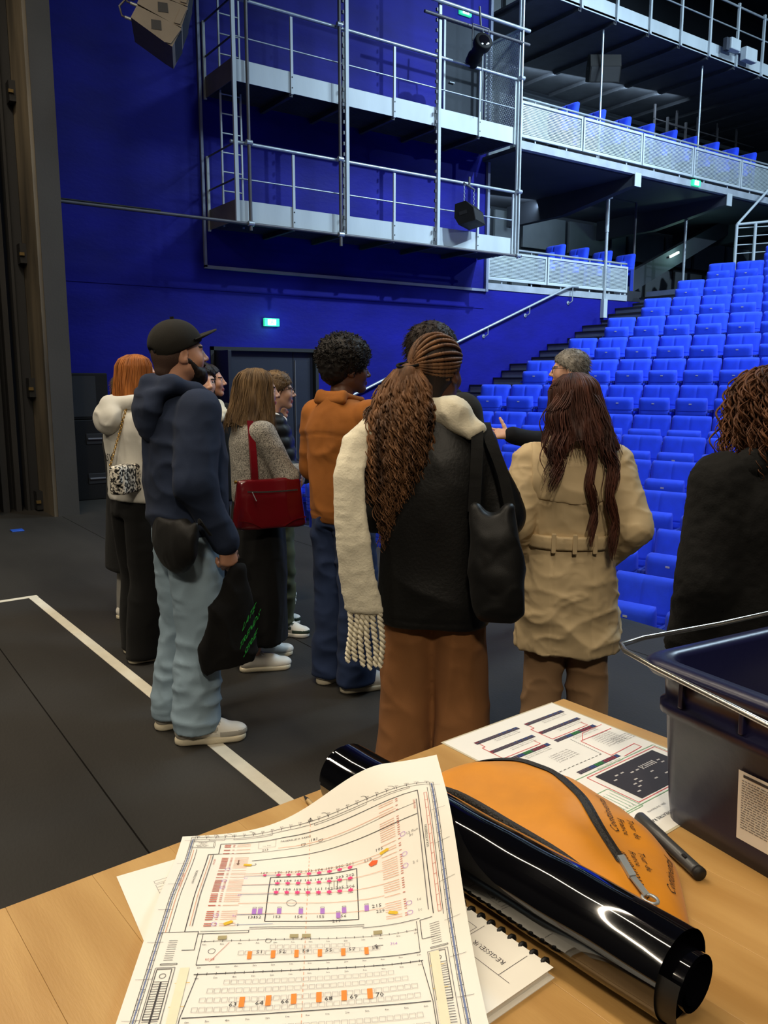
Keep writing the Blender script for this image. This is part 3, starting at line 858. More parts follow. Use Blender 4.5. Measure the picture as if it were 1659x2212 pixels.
# ---------------------------------------------------------------- flat print helpers
INK = {}
def ink(name, r, g, b):
    if name not in INK:
        INK[name] = flat('ink_' + name, rgb(r, g, b), .75)
    return INK[name]
TXT = {}
def text_geo(s, spacing=1.0):
    k = (s, spacing)
    if k not in TXT:
        cu = bpy.data.curves.new('t', 'FONT')
        cu.body = s
        cu.resolution_u = 1
        cu.space_character = spacing
        ob = bpy.data.objects.new('t', cu)
        me = bpy.data.meshes.new_from_object(ob)
        vs = np.array([v.co[:2] for v in me.vertices]) if len(me.vertices) else np.zeros((0, 2))
        fs = [tuple(p.vertices) for p in me.polygons]
        bpy.data.objects.remove(ob); bpy.data.curves.remove(cu); bpy.data.meshes.remove(me)
        TXT[k] = (vs, fs)
    return TXT[k]
class Print:
    """flat line work laid on a sheet; P maps sheet coordinates (mm) to space"""
    def __init__(s, P):
        s.P0 = P; s.m = {}; s.lay = {}; s.cur = 0
    def P(s, x, y):
        q = s.P0(x, y)
        return (q[0], q[1], q[2] + s.cur*6e-5)
    def _b(s, c):
        s.cur = s.lay.setdefault(c, len(s.lay))
        return s.m.setdefault(c, MB())
    def quad(s, c, pts):
        b = s._b(c)
        b.add([s.P(*p) for p in pts], [tuple(range(len(pts)))])
    def line(s, c, p, q, w=.5, seg=18):
        p = np.array(p, float); q = np.array(q, float)
        L = np.linalg.norm(q-p)
        if L < 1e-6: return
        n = max(1, int(L/seg)); s._b(c)
        d = (q-p)/L; nn = np.array([-d[1], d[0]])*w*.65
        vs = []
        for i in range(n+1):
            a = p+(q-p)*i/n
            vs += [s.P(*(a+nn)), s.P(*(a-nn))]
        s._b(c).add(vs, [(2*i, 2*i+1, 2*i+3, 2*i+2) for i in range(n)])
    def poly(s, c, pts, w=.5, closed=False):
        pts = list(pts) + ([pts[0]] if closed else [])
        for a, b in zip(pts[:-1], pts[1:]):
            s.line(c, a, b, w)
    def rect(s, c, x0, y0, x1, y1, w=.5):
        s.poly(c, [(x0, y0), (x1, y0), (x1, y1), (x0, y1)], w, True)
    def fill(s, c, x0, y0, x1, y1, seg=20):
        nx = max(1, int(abs(x1-x0)/seg)); ny = max(1, int(abs(y1-y0)/seg))
        for i in range(nx):
            for j in range(ny):
                a, b = x0+(x1-x0)*i/nx, x0+(x1-x0)*(i+1)/nx
                e, f = y0+(y1-y0)*j/ny, y0+(y1-y0)*(j+1)/ny
                s.quad(c, [(a, e), (b, e), (b, f), (a, f)])
    def circle(s, c, x, y, r, w=.4, n=12):
        s.poly(c, [(x+r*cos(2*pi*i/n), y+r*sin(2*pi*i/n)) for i in range(n)], w, True)
    def text(s, c, txt, x, y, size, ang=0, center=True):
        vs, fs = text_geo(txt)
        if len(vs) == 0: return
        v = vs*size
        if center: v = v - (v.max(0)+v.min(0))/2
        ca, sa = cos(ang), sin(ang); s._b(c)
        s._b(c).add([s.P(x + a*ca + b*sa, y + a*sa - b*ca) for a, b in v], fs)
    def build(s, parent, inks):
        for c, mb in s.m.items():
            o = mb.build('print', inks[c], parent)
            o['kind'] = 'stuff'

# ---------------------------------------------------------------- the big stage plan, draped over the roll
TL = np.array([.385, 1.051]); E1 = np.array([.85251506, -.52270267]); E2 = np.array([-.52270267, -.85251506])
TUBE_A = Vector((.627, 1.004, .951)); TUBE_B = Vector((.676, .436, .951)); TUBE_R = .05
def plan_z(s, v):
    b = TL + E2*v
    sa = (.627 + .0863*(1.004-b[1]) - b[0])/(E1[0] + .0863*E1[1])
    q = s-sa
    base = .9035 + .0155*min(1, max(0, (v-.06)/.10))
    z = base + (1.005-base)*math.exp(-(q/.12)**2) if q < 0 else 1.005-.10*q*q
    curl = max(0., (s-.25)/.11)
    return z + .012*curl**2*max(0, 1-v/.25)
def plan_P(u, v, off=0.0):
    p = TL + E1*u + E2*v
    return (p[0], p[1], plan_z(u, v)+off)
M_paper = pmat('white_paper', rgb(238, 234, 224), .65, var=.02, vscale=8, bump=.03, bscale=30)
pl = thing('stage_plan', 'large stage plan with coloured marks, draped over the glossy black roll', 'paper', (0, 0, 0))
NU, NV, PW, PH = 44, 40, .366, .56
mb = MB()
for k, off in ((0, 0.0), (1, -.0004)):
    vs = [plan_P(PW*i/NU*(1 + .012*j/NV), PH*j/NV, off) for j in range(NV+1) for i in range(NU+1)]
    fs = [(j*(NU+1)+i, j*(NU+1)+i+1, (j+1)*(NU+1)+i+1, (j+1)*(NU+1)+i) for j in range(NV) for i in range(NU)]
    mb.add(vs, fs, True)
me = mb.mesh('sheet'); me.materials.append(M_paper)
obj('sheet', me, pl)
def PP(x, y):
    u = x/1000; v = y/1000
    v2 = v + (u-.145)*.28*max(-.1, 1-v/.3)*(1 if u > .145 else .35)
    return plan_P(u, v2, .0006)
pr = Print(PP)
K, RD, BL, PK, PU, OR, YE, GR, SG, SEPIA = 'black', 'red', 'blue', 'pink', 'purple', 'orange', 'yellow', 'grey', 'seatgrey', 'sepia'
inks = {K: ink('black', 62, 58, 60), RD: ink('red', 196, 104, 84), BL: ink('blue', 110, 124, 164), PK: ink('pink', 236, 64, 128), PU: ink('purple', 176, 122, 206),
        OR: ink('orange', 248, 140, 54), YE: ink('yellow', 226, 186, 40), GR: ink('grey', 120, 116, 116), SG: ink('seatgrey', 186, 180, 176), SEPIA: ink('sepia', 226, 160, 122)}
# outer rulers
for x0 in (14, 352):
    pr.line(K, (x0, 16), (x0, 540), .5); pr.line(K, (x0+5 if x0 < 100 else x0-5, 16), (x0+5 if x0 < 100 else x0-5, 540), .4)
    pr.line(BL, (x0+2.5 if x0 < 100 else x0-2.5, 20), (x0+2.5 if x0 < 100 else x0-2.5, 540), 1.6 if x0 > 100 else 1.0)
    for i in range(36):
        y = 24 + i*14
        pr.line(K, (x0, y), (x0+5 if x0 < 100 else x0-5, y), .5)
        pr.text(K, str(abs(i-14)) + 'm', x0+2.5 if x0 < 100 else x0-2.5, y+5, 4.2, pi/2)
        if i % 4 == 0:
            pr.line(GR, (x0-9, y), (x0+9, y), .35)
pr.line(K, (14, 16), (352, 16), .5); pr.line(K, (16, 21), (350, 21), .45)
for i in range(25):
    x = 22 + i*13.4
    pr.line(K, (x, 15), (x, 19), .6)
    pr.text(K, str(abs(i-12)) + 'm', x, 13, 4)
for x in (44, 64, 96, 200, 255, 292):
    pr.poly(K, [(x+9*cos(a), 18-9*sin(a)) for a in [i*pi/10 for i in range(6)]], .35)
for x0, x1 in ((40, 62), (75, 130), (190, 262), (272, 320)):
    pr.rect(K, x0, 21, x1, 24, .4)
# title block
pr.rect(K, 17, 27, 48, 40, .4); pr.rect(K, 15.5, 25.5, 50, 41.5, .3)
for i, s_ in enumerate(('THEATRE', 'SALLE', 'PLAN DE FEU', 'ECH. 1/50')):
    pr.text(K, s_, 32, 29.5+i*3, 3.0)
# stage house walls
pr.poly(K, [(58, 33), (58, 56), (44, 57), (44, 232)], .8); pr.line(K, (58, 33), (330, 33), .8); pr.poly(K, [(330, 33), (332, 232)], .8)
pr.line(SEPIA, (22, 46), (22, 232), .6); pr.line(K, (26, 44), (26, 232), .5); pr.line(SEPIA, (48, 58), (48, 222), .5); pr.line(GR, (51, 58), (51, 222), .9)
pr.line(K, (343, 30), (343, 238), .5); pr.rect(RD, 337.5, 42, 341, 232, .45); pr.line(GR, (327, 50), (327, 224), .9)
for i in range(12):
    pr.line(RD, (337.5, 58+i*15), (341, 58+i*15), .45)
pr.text(K, 'PASSERELLE H. BARRE', 164, 40, 4.4); pr.text(K, 'PASSERELLE H 8.50', 36, 118, 4.4, pi/2); pr.text(K, 'PASSERELLE H 8.50', 334.5, 118, 4.4, pi/2)
pr.text(RD, 'CINTRES CONTREPOIDS', 20, 125, 3.2, pi/2); pr.text(RD, 'LIAISONS', 55, 76, 4, pi/2); pr.text(RD, 'LIAISONS', 324, 58, 4, pi/2)
pr.rect(SG, 112, 34, 136, 48, .4); pr.text(GR, 'Loge Regie', 124, 44, 2.6)
# fly bars: ticks on both sides
rn = random.Random(5)
y = 36
while y < 224:
    if rn.random() < .9:
        pr.fill(RD, 64, y, 73, y+1.5); pr.line(RD, (76, y+.7), (79, y+.7), .8); pr.line(SEPIA, (82, y+.7), (101, y+.7), .55)
        pr.line(SEPIA, (278, y+.7), (297, y+.7), .55); pr.line(RD, (300, y+.7), (303, y+.7), .8)
    y += 3.6 if rn.random() < .92 else 7.5
for cy in (98, 130, 148, 205, 220):
    pr.circle(PU, 76, cy, 3.2, .45); pr.circle(PU, 306, cy, 3.2, .45)
# curved cloth lines and bar lines
def arc(c, x0, x1, y, sag, w=.5, n=14):
    pr.poly(c, [(x0+(x1-x0)*i/n, y+sag*(1-(2*i/n-1)**2)) for i in range(n+1)], w)
arc(K, 106, 326, 76, -3, .8); arc(K, 58, 326, 56, 0, .4); arc(SEPIA, 140, 300, 52, 0, .5)
for y, c in ((112, SEPIA), (117, SEPIA), (119, BL), (142, SEPIA), (143, BL), (164, SEPIA), (165.5, BL), (183, SEPIA), (203, SEPIA), (204, BL), (222, BL)):
    pr.line(c, (100, y), (278 if c == SEPIA else 145, y), .5)
for x in (184,):
    for i in range(60):
        pr.line(SEPIA, (x, 20+i*8.6), (x, 24.5+i*8.6), .55)
pr.line(K, (184, 10), (184, 16), .6); pr.poly(K, [(181, 15), (184, 10), (187, 15)], .5, True)
# acting area
pr.rect(K, 135, 124, 246, 217, .9)
pr.rect(GR, 211, 141, 233, 158, .4); pr.line(K, (217, 141), (217, 158), .5); pr.line(K, (221, 141), (221, 158), .5)
# lantern marks
def blob_mark(c, x, y, r, seed):
    r_ = random.Random(seed)
    n = 12
    pts = [(x + r*(.72+.5*(i % 2)*r_.uniform(.5, 1))*cos(2*pi*i/n), y + r*(.72+.5*(i % 2)*r_.uniform(.5, 1))*sin(2*pi*i/n)) for i in range(n)]
    pr.quad(c, pts)
    pr.circle(K, x, y, r*.45, .3, 8)
    pr.line(K, (x-r*.9, y+r*1.3), (x+r*.9, y+r*1.3), .5)
nums = [['170', '171', '172', '173', '174', '199', '200', '201'], ['163', '164', '165', '166', '167', '168', '203', '202'], ['157', '158', '159', '160', '161', '162', '205', '206']]
for r_, y in enumerate((119, 141, 163)):
    for i in range(8):
        x = 145 + i*13.2
        blob_mark(PK, x, y, 3.4, r_*10+i); pr.text(K, nums[r_][i], x, y-7, 7.2, .04*(i % 3-1))
blob_mark(PK, 127, 118, 2.6, 77); pr.text(K, '169', 126, 111, 7)
for i, (x, s_) in enumerate(((121, '131'), (128, '152'), (151, '153'), (177, '154'), (203, '155'), (229, '156'), (256, '215'), (222, '217'))):
    y = 199 + (9 if s_ == '217' else 0)
    pr.fill(PU, x-2.6, y-5, x+2.6, y+5); pr.rect(K, x-1.4, y-3, x+1.4, y+3, .35); pr.rect(GR, x-2.2, y-8, x+2.2, y-6, .4)
    if s_ == '215': pr.text(K, s_, x+12, y-2, 8)
    else: pr.text(K, s_, x-2, y+10, 7)
for i, (x, s_) in enumerate(((123, '51'), (149, '52'), (175, '54'), (201, '55'), (227, '57'), (253, '58'))):
    pr.fill(OR, x-2.4, 268, x+2.4, 280); pr.rect(K, x-1.2, 270, x+1.2, 278, .35); pr.text(K, s_, x+10, 269, 8)
for i, (x, s_) in enumerate(((122, '63'), (149, '64'), (175, '66'), (201, '68'), (227, '69'), (254, '70'))):
    pr.fill(OR, x-2.8, 336, x+2.8, 350); pr.rect(K, x-1.3, 338, x+1.3, 348, .35); pr.text(K, s_, x+(-9 if i < 3 else 10), 345, 9)
def mark(c, x, y, a, s_, tx, ty):
    ca, sa = cos(a), sin(a)
    pr.quad(c, [(x+dx*ca-dy*sa, y+dx*sa+dy*ca) for dx, dy in ((-5, -2.4), (5, -2.4), (7, 0), (5, 2.4), (-5, 2.4))])
    pr.circle(K, x, y, 1.1, .3, 6)
    pr.text(K, s_, tx, ty, 7)
mark(YE, 92, 219, -.5, '1', 104, 222); mark(YE, 101, 88, .15, '', 0, 0); pr.poly(K, [(107, 88), (111, 89), (113, 86), (111, 84)], .5)
mark(YE, 281, 112, -.3, '105', 276, 104); mark(YE, 286, 214, .4, '229', 272, 207)
pr.quad('rust', [(261, 124), (266, 119), (273, 122), (271, 128), (264, 129)]); pr.text(K, '119', 261, 115, 7)
inks['rust'] = ink('rust', 232, 98, 44)
pr.circle(GR, 165, 183, 6, .5, 16); pr.text(K, '213', 122, 52, 6); pr.text(K, '181', 190, 47, 7)
for x in (175, 199):
    pr.poly(K, [(x-3, 50), (x+3, 50), (x+2, 54), (x-2, 54)], .5, True)
for x, y, s_ in ((318, 100, '12 fluo'), (316, 105, '3c'), (318, 148, '2 c'), (318, 204, '1c'), (318, 220, '1c'), (103, 124, '6c'), (100, 167, '6c'), (98, 206, '6c'), (284, 266, '714')):
    pr.text(PU if x < 300 else GR, s_, x, y, 5.5)
pr.line(K, (262, 266), (272, 266), .6); pr.poly(K, [(265, 264), (262, 266), (265, 268)], .5)
pr.line(K, (88, 72), (88, 84), 1.2); pr.quad(K, [(85.5, 82), (90.5, 82), (88, 87)])
# stage front and house walls
pr.poly(K, [(46, 232), (60, 232), (60, 262), (46, 262)], .6); pr.poly(K, [(60, 236), (118, 236), (118, 232)], .6); pr.line(K, (62, 232), (118, 232), .5)
pr.poly(K, [(330, 236), (316, 236), (316, 266), (330, 266)], .6); pr.line(K, (250, 233), (316, 233), .6); pr.line(K, (118, 227), (252, 227), .6); pr.line(K, (118, 230), (252, 230), .5)
pr.line(K, (14, 232), (60, 232), .5)
for x0 in (84, 166, 180, 262):
    pr.fill('olive', x0, 241, x0+10, 247)
inks['olive'] = ink('olive', 168, 156, 116)
pr.line(K, (66, 249), (312, 249), .4); pr.line(K, (66, 286), (312, 286), .8); pr.line(K, (66, 300), (314, 300), .8); pr.line(K, (64, 360), (316, 360), .8)
pr.poly(K, [(66, 236), (66, 286)], .5); pr.poly(K, [(312, 236), (312, 286)], .5); pr.poly(K, [(70, 300), (62, 360), (62, 430)], .6); pr.poly(K, [(312, 300), (318, 360), (318, 430)], .6)
for i in range(25):
    x = 70 + i*10
    pr.line(K, (x, 247), (x, 250.5), .5); pr.line(K, (x, 298), (x, 302), .5)
    if i % 2 == 0:
        for yy in (254, 290, 306, 366): pr.text(K, str(abs(i//2-6)) + 'm', x, yy, 3.6)
pr.poly(RD, [(80, 282), (98, 252)], .4); pr.text(RD, 'REGIE', 80, 278, 4); pr.circle(K, 80, 265, 4, .4); pr.circle(K, 142, 251, 3.4, .4)
# seat rows
for (y, x0, x1) in ((259, 145, 235), (268, 110, 265), (312, 100, 280), (324, 84, 296), (337, 78, 300), (350, 72, 306), (376, 72, 306), (390, 70, 308), (404, 70, 308), (420, 70, 308)):
    x = x0
    while x < x1:
        dy = 3*(1-((x-189)/120)**2)
        pr.rect(SG, x, y+dy-3, x+6, y+dy+3.2, .4); x += 7.6
# stairs either side
for x0, x1 in ((25, 41), (322, 339)):
    for i in range(10):
        pr.line(K, (x0+4, 246+i*3.4), (x1-2, 246+i*3.4), .45)
    pr.rect(K, x0+2, 282, x1+4, 284, .5); pr.rect(K, x0, 290, x1, 360, .6)
    for i in range(26):
        pr.line(K, (x0, 308+i*3.4), (x0+7, 308+i*3.4), .5); pr.line(K, (x0+9, 308+i*3.4), (x1, 308+i*3.4), .5)
    pr.line(K, (x0+7.6, 308), (x0+7.6, 395), .7); pr.line(K, (x0+8.6, 308), (x0+8.6, 395), .7)
    pr.circle(K, (x0+x1)/2, 300, 3.4, .5); pr.rect(GR, x0-2, 288, x1+3, 400, .6)
for x0 in (48, 320):
    pr.fill('paleyellow', x0+2, 290, x0+12, 400)
    for yy in (312, 345):
        pr.circle(YE, x0+7, yy, 4, .5); pr.line(YE, (x0, yy), (x0+16, yy), .5)
inks['paleyellow'] = ink('paleyellow', 234, 226, 196)
pr.build(pl, inks)

# ---------------------------------------------------------------- loose sheets and booklet under the plan
def flat_sheet(name, label, cat, org, ang, w, h, z, thick=.0006):
    t = thing(name, label, cat, (org[0], org[1], z), ang)
    MB().box(0, w, -h, 0, 0, thick).build('sheet', M_paper, t)
    P = lambda x, y: (x/1000, -y/1000, thick+.0002)
    return t, Print(P)
t, p = flat_sheet('loose_sheet', 'white sheet with a printed table, sticking out from under the stage plan', 'paper', (.279, 1.014), radians(-5), .30, .21, .9003)
for i in range(10):
    p.line(GR, (40, 45+i*6), (90, 45+i*6), .4)
for x in (40, 50, 64, 90):
    p.line(GR, (x, 45), (x, 99), .4)
p.rect(GR, 40, 36, 90, 42, .4); p.fill(SG, 66, 75, 88, 80)
p.build(t, inks)
t, p = flat_sheet('loose_sheet', 'white sheet peeping out behind the upper edge of the stage plan', 'paper', (.40, 1.02), radians(-12), .21, .15, .9012)
for i in range(7):
    p.line(GR, (110, 5+i*5), (190, 5+i*5), .4)
p.build(t, inks)
bk = thing('ring_booklet', 'thick white ring-bound booklet under the stage plan, beside the black roll', 'booklet', (.612, .556, .9), radians(4))
MB().box(-.20, 0, 0, .24, .0012, .0115).build('pages', pmat('page_stack', rgb(226, 222, 212), .7, var=.08, vscale=400, bump=.2, bscale=500, stretch=(.05, .05, 1)), bk)
MB().box(-.204, .004, -.004, .244, .0116, .0122).build('cover_sheet', M_paper, bk)
MB().box(-.204, .004, -.006, .244, .0, .0011).build('back_cover', M_paper, bk)
for i in range(14):
    MB().tube([(.0055 + .006*cos(a), .010+i*.0165, .0066 + .0064*sin(a)) for a in [j*2*pi/10 for j in range(10)]], .0026, 5, closed=True).build('binding_ring', M_nose, bk)
p = Print(lambda x, y: (-x/1000, y/1000, .0125))
p.text(K, 'REGISSEUR', 34, 58, 10, pi/2)
p.line(K, (5, 92), (150, 92), .5); p.line(K, (52, 10), (52, 200), .5); p.line(K, (5, 26), (52, 26), .5); p.rect(K, 14, 96, 46, 150, .5); p.text(K, '1/4', 24, 110, 12, pi/2)
p.poly(K, [(30, 128), (22, 118), (34, 112)], .6)
p.build(bk, inks)

# ---------------------------------------------------------------- diagram sheet
ds = thing('diagram_sheet', 'laminated sheet with wiring diagram and dark screenshot, lying under the orange pouch', 'paper', (.891, 1.079, .9002), radians(2.9))
MB().box(-.004, .301, -.424, .004, 0, .0007).build('laminate', pmat('clear_laminate_edge', rgb(206, 196, 168), .15, var=.03, bump=0, coat=.6), ds)
MB().box(0, .297, -.42, 0, .0007, .0010).build('sheet', pmat('glossy_white_paper', rgb(240, 238, 232), .25, var=.02, bump=.02), ds)
p = Print(lambda x, y: (x/1000, -y/1000, .0013))
inks.update({'navy': ink('navy', 34, 34, 52), 'deepred': ink('deepred', 150, 36, 52), 'green': ink('green', 44, 140, 60), 'midblue': ink('midblue', 44, 72, 140), 'linered': ink('linered', 214, 70, 70), 'linegreen': ink('linegreen', 110, 170, 120), 'shot': ink('shot', 38, 32, 40), 'shot2': ink('shot2', 96, 80, 92)})
def rack(x0, x1, y, style):
    p.fill('navy', x0, y-5, x1, y+5, 60)
    n = 22
    for i in range(n):
        xa = x0 + (x1-x0)*i/n + .8; xb = xa + (x1-x0)/n - 1.6
        if style == 'dark': c = 'deepred' if i < 2 else ('midblue' if (i > 11 and i % 3 != 1) else 'shot2')
        else: c = 'deepred' if i > 13 and i < 20 else ('green' if 8 < i < 13 else ('midblue' if i > 19 or 5 < i < 9 else 'shot2'))
        p.fill(c, xa, y-3.4, xb, y-.4); p.fill(c if style != 'dark' else 'shot2', xa, y+.6, xb, y+3.4)
for x0, x1, y, st_ in ((41, 153, 40, 'dark'), (37, 150, 82, 'dark'), (174, 282, 40, 'dark'), (167, 280, 82, 'dark'), (164, 277, 122, 'c'), (33, 146, 122, 'c'), (98, 208, 227, 'c')):
    rack(x0, x1, y, st_)
    for k in range(2):
        p.text(GR, 'univers 1 sortie dmx / 10.0.0.' + str(int(x0)), (x0+x1)/2+14, y+10+k*5.5, 5, pi)
p.poly('linered', [(176, 46), (176, 60), (166, 60), (166, 113), (267, 113), (267, 96)], 1.0); p.poly('linered', [(46, 46), (46, 60), (38, 60), (38, 112), (134, 112), (134, 96)], 1.0)
p.poly('linered', [(290, 150), (200, 150), (196, 220), (268, 216), (268, 232), (212, 236)], 1.0); p.poly('linered', [(290, 128), (230, 130), (205, 150)], .8)
for a, b in (((191, 134), (187, 206)), ((187, 206), (20, 204)), ((60, 134), (60, 200))):
    n = 16
    for i in range(n):
        q0 = (a[0]+(b[0]-a[0])*i/n, a[1]+(b[1]-a[1])*i/n); q1 = (a[0]+(b[0]-a[0])*(i+.6)/n, a[1]+(b[1]-a[1])*(i+.6)/n)
        p.line(K, q0, q1, .9)
p.rect('linegreen', 20, 240, 290, 352, .9); p.rect('linered', 96, 246, 286, 346, 1.0)
p.fill('shot', 110, 252, 270, 342, 60); p.fill('shot2', 116, 256, 200, 262)
rn = random.Random(9)
for i in range(9):
    for j in range(7):
        if rn.random() < .75:
            p.fill('shot2' if rn.random() < .7 else SG, 122+i*15, 270+j*9, 130+i*15, 273+j*9)
for i in range(7):
    p.fill(SG, 196+i*6, 274, 199+i*6, 286)
for x, y, n in ((230, 160, 8), (110, 165, 5), (250, 188, 4)):
    for k in range(n):
        p.text(GR, 'ligne dmx ' + str(11*k+3) + ' / gradateur ' + str(k+1), x+20, y+k*6-8, 5, pi)
p.text(K, 'THEATRE RAULT', 80, 392, 9, pi); p.text(GR, 'plan des liaisons', 104, 372, 7, pi)
for i in range(8):
    p.line('linegreen', (28+i*8, 300), (28+i*8, 350), .6); p.text(GR, str(i), 26+i*8, 345, 6, pi)
p.rect('linegreen', 24, 290, 92, 356, .8)
p.build(ds, inks)

# ---------------------------------------------------------------- glossy black roll
M_gloss = pmat('glossy_black_film', rgb(6, 6, 9), .035, var=0, bump=.02, bscale=7, spec=.6, coat=.5)
rl = thing('film_roll', 'long glossy black roll of film lying across the table', 'roll', (0, 0, 0))
ax = (TUBE_B-TUBE_A); L = ax.length; ad = ax.normalized()
sd = ad.cross(Vector((0, 0, 1))).normalized()
def roll_sheet(t0, t1, r0, r1, a0, a1, nt=26, na=40, wob=.0009):
    vs = []
    for i in range(nt+1):
        t = t0+(t1-t0)*i/nt
        c = TUBE_A + ad*t
        for j in range(na+1):
            a = a0+(a1-a0)*j/na
            r = r0+(r1-r0)*j/na + wob*(sin(t*23+a*2)+.6*sin(t*61-a*3))*.5
            vs.append(c + sd*(cos(a)*r) + Vector((0, 0, 1))*(sin(a)*r))
    fs = [(i*(na+1)+j, i*(na+1)+j+1, (i+1)*(na+1)+j+1, (i+1)*(na+1)+j) for i in range(nt) for j in range(na)]
    return MB().add(vs, fs, True)
roll_sheet(.01, L, TUBE_R-.001, TUBE_R-.001, 0, 2*pi).build('outer_turn', M_gloss, rl)
roll_sheet(0, L-.01, TUBE_R-.006, TUBE_R-.010, 0, 2*pi, wob=.0004).build('inner_turn', M_gloss, rl)
roll_sheet(.02, L+.018, TUBE_R-.016, TUBE_R-.03, 0, 4*pi, na=60, wob=.0004).build('inner_turn', M_gloss, rl)
roll_sheet(L-.1, L+.022, TUBE_R-.0035, TUBE_R-.005, -1.0, .5, nt=8, na=18, wob=.0003).build('loose_end', pmat('matt_black_film', rgb(9, 9, 10), .5, var=.05, bump=0), rl)
roll_sheet(-.012, .05, TUBE_R-.003, TUBE_R+.004, 3.0, 4.4, nt=6, na=14, wob=.0004).build('loose_end', M_gloss, rl)
# pencil beside the far end of the roll
pc = thing('pencil', 'tan wooden pencil with dark tip beside the far end of the black roll', 'pencil', (0, 0, 0))
pa, pb = Vector((.585, 1.055, .9045)), Vector((.566, .90, .9045))
dd = (pb-pa).normalized()
MB().cyl(pa+dd*.02, pb, .0038, 6).build('shaft', pmat('pencil_tan', rgb(190, 160, 110), .5), pc)
MB().cyl(pa+dd*.004, pa+dd*.02, .0008, 6, .0038).build('sharpened_tip', pmat('pencil_tip', rgb(40, 36, 34), .5), pc)

# ---------------------------------------------------------------- orange pouch
M_or = pmat('orange_nylon', rgb(210, 134, 8), .62, var=.1, vscale=14, bump=.25, bscale=30, sheen=.15, bdist=.004)
po = thing('belt_pouch', 'orange half-moon belt pouch with black zipper, leaning on the black roll', 'pouch', (.735, .70, .9), radians(-86))
# local: +X along the roll (towards the near end), +Y away from the roll
_za = [-.236, -.209, -.17, -.131, -.071, 0, .057, .122, .196]
_zb = [.045, .060, .095, .122, .128, .103, .066, .030, .005]
_zh = [.022, .050, .068, .076, .077, .073, .066, .054, .016]
_ob = [.052, .085, .128, .160, .192, .205, .188, .150, .055]
def _sm(a, ys):
    g = np.linspace(-.236, .196, 61)
    y = np.interp(g, _za, ys)
    for _ in range(4):
        y[1:-1] = (y[:-2]+2*y[1:-1]+y[2:])/4
    return float(np.interp(a, g, y))
def zip_b(a): return _sm(a, _zb)
def pouch_b(a): return _sm(a, _ob)
B0 = -.028
def pouch_h(a, b):
    a = max(-.236, min(.196, a))
    bz, bo, hz = zip_b(a), pouch_b(a), _sm(a, _zh)
    cr = .0035*sin(a*38+b*25) + .0025*sin(a*21-b*47+1)
    if b <= bz:
        t = max(0, min(1, (b-B0)/(bz-B0+1e-6)))
        return hz*(.80+.20*t) + .012*sin(pi*t)*min(1, hz/.05) + cr*sin(pi*t)
    q = min(1, (b-bz)/(bo-bz+1e-6))
    return max(.003, hz*(1-.42*q)*(1-q**5)**.5 + cr*sin(pi*q))
NA, NB = 64, 34
vs = []
for i in range(NA+1):
    a = -.236 + .432*i/NA
    bz, bo = zip_b(a), pouch_b(a)
    for j in range(NB+1):
        b = B0+(bz-B0)*j/16 if j <= 16 else bz+(bo-bz)*sin((j-16)/(NB-16)*pi/2)
        vs.append((a, b, pouch_h(a, b)))
W1 = NB+1
fs = [(i*W1+j, (i+1)*W1+j, (i+1)*W1+j+1, i*W1+j+1) for i in range(NA) for j in range(NB)]
n = len(vs)
vs += [(v[0], v[1]+.012, .002) for v in vs[::W1]] + [(v[0], v[1]-.002, .002) for v in vs[NB::W1]]
for i in range(NA):
    fs += [(i*W1, (i+1)*W1, n+i+1, n+i), (n+i, n+i+1, n+NA+1+i+1, n+NA+1+i), (i*W1+NB, n+NA+1+i, n+NA+1+i+1, (i+1)*W1+NB)]
fs += [tuple([j for j in range(W1)] + [n+NA+1, n]), tuple([NA*W1+j for j in range(W1)] + [n+NA+1+NA, n+NA])]
MB().add(vs, fs, True).build('pouch_body', M_or, po)
M_zip = pmat('black_zipper_tape', rgb(36, 34, 32), .6, var=.3, vscale=220, bump=.6, bscale=300)
def on_pouch(a, b, off=.001):
    return Vector((a, b, pouch_h(a, b)+off))
zp = []
for i in range(41):
    a = -.222 + .334*i/40
    zp.append((a, zip_b(a)))
vs = []
for i, (a, b) in enumerate(zp):
    i0, i1 = max(0, i-1), min(40, i+1)
    d = Vector((zp[i1][0]-zp[i0][0], zp[i1][1]-zp[i0][1])).normalized()
    nn = Vector((-d.y, d.x))
    for k in (-1, -.35, -.1, .1, .35, 1):
        p_ = on_pouch(a+nn.x*k*.0085, b+nn.y*k*.0085, .0022 + (.0022 if abs(k) < .2 else 0))
        vs.append(p_)
fs = [(i*6+k, i*6+k+1, (i+1)*6+k+1, (i+1)*6+k) for i in range(40) for k in range(5)]
z_ = MB().add(vs, fs, True).build('zipper', M_zip, po)
e = zp[-1]; c0 = on_pouch(e[0], e[1], .006)
c1 = on_pouch(e[0]+.022, e[1]-.012, .007); c2 = on_pouch(e[0]+.058, e[1]-.016, .008)
sl = MB().bar(on_pouch(e[0]-.006, e[1]+.003, .006), c1, .009, .005).build('zip_slider', M_galv, z_)
MB().bar(c1, c1+(c2-c1)*.6, .008, .0022).tube([c1+(c2-c1)*.75 + Vector((.010*cos(a), .0075*sin(a), 0)) for a in [k*pi/6 for k in range(12)]], .0022, 5, closed=True).build('zip_pull', M_galv, z_)
# second black zip along the roll side
MB().tube([on_pouch(-.20+.34*i/20, B0+.012, .001) for i in range(21)], .006, 5).build('lower_zipper', M_zip, po)
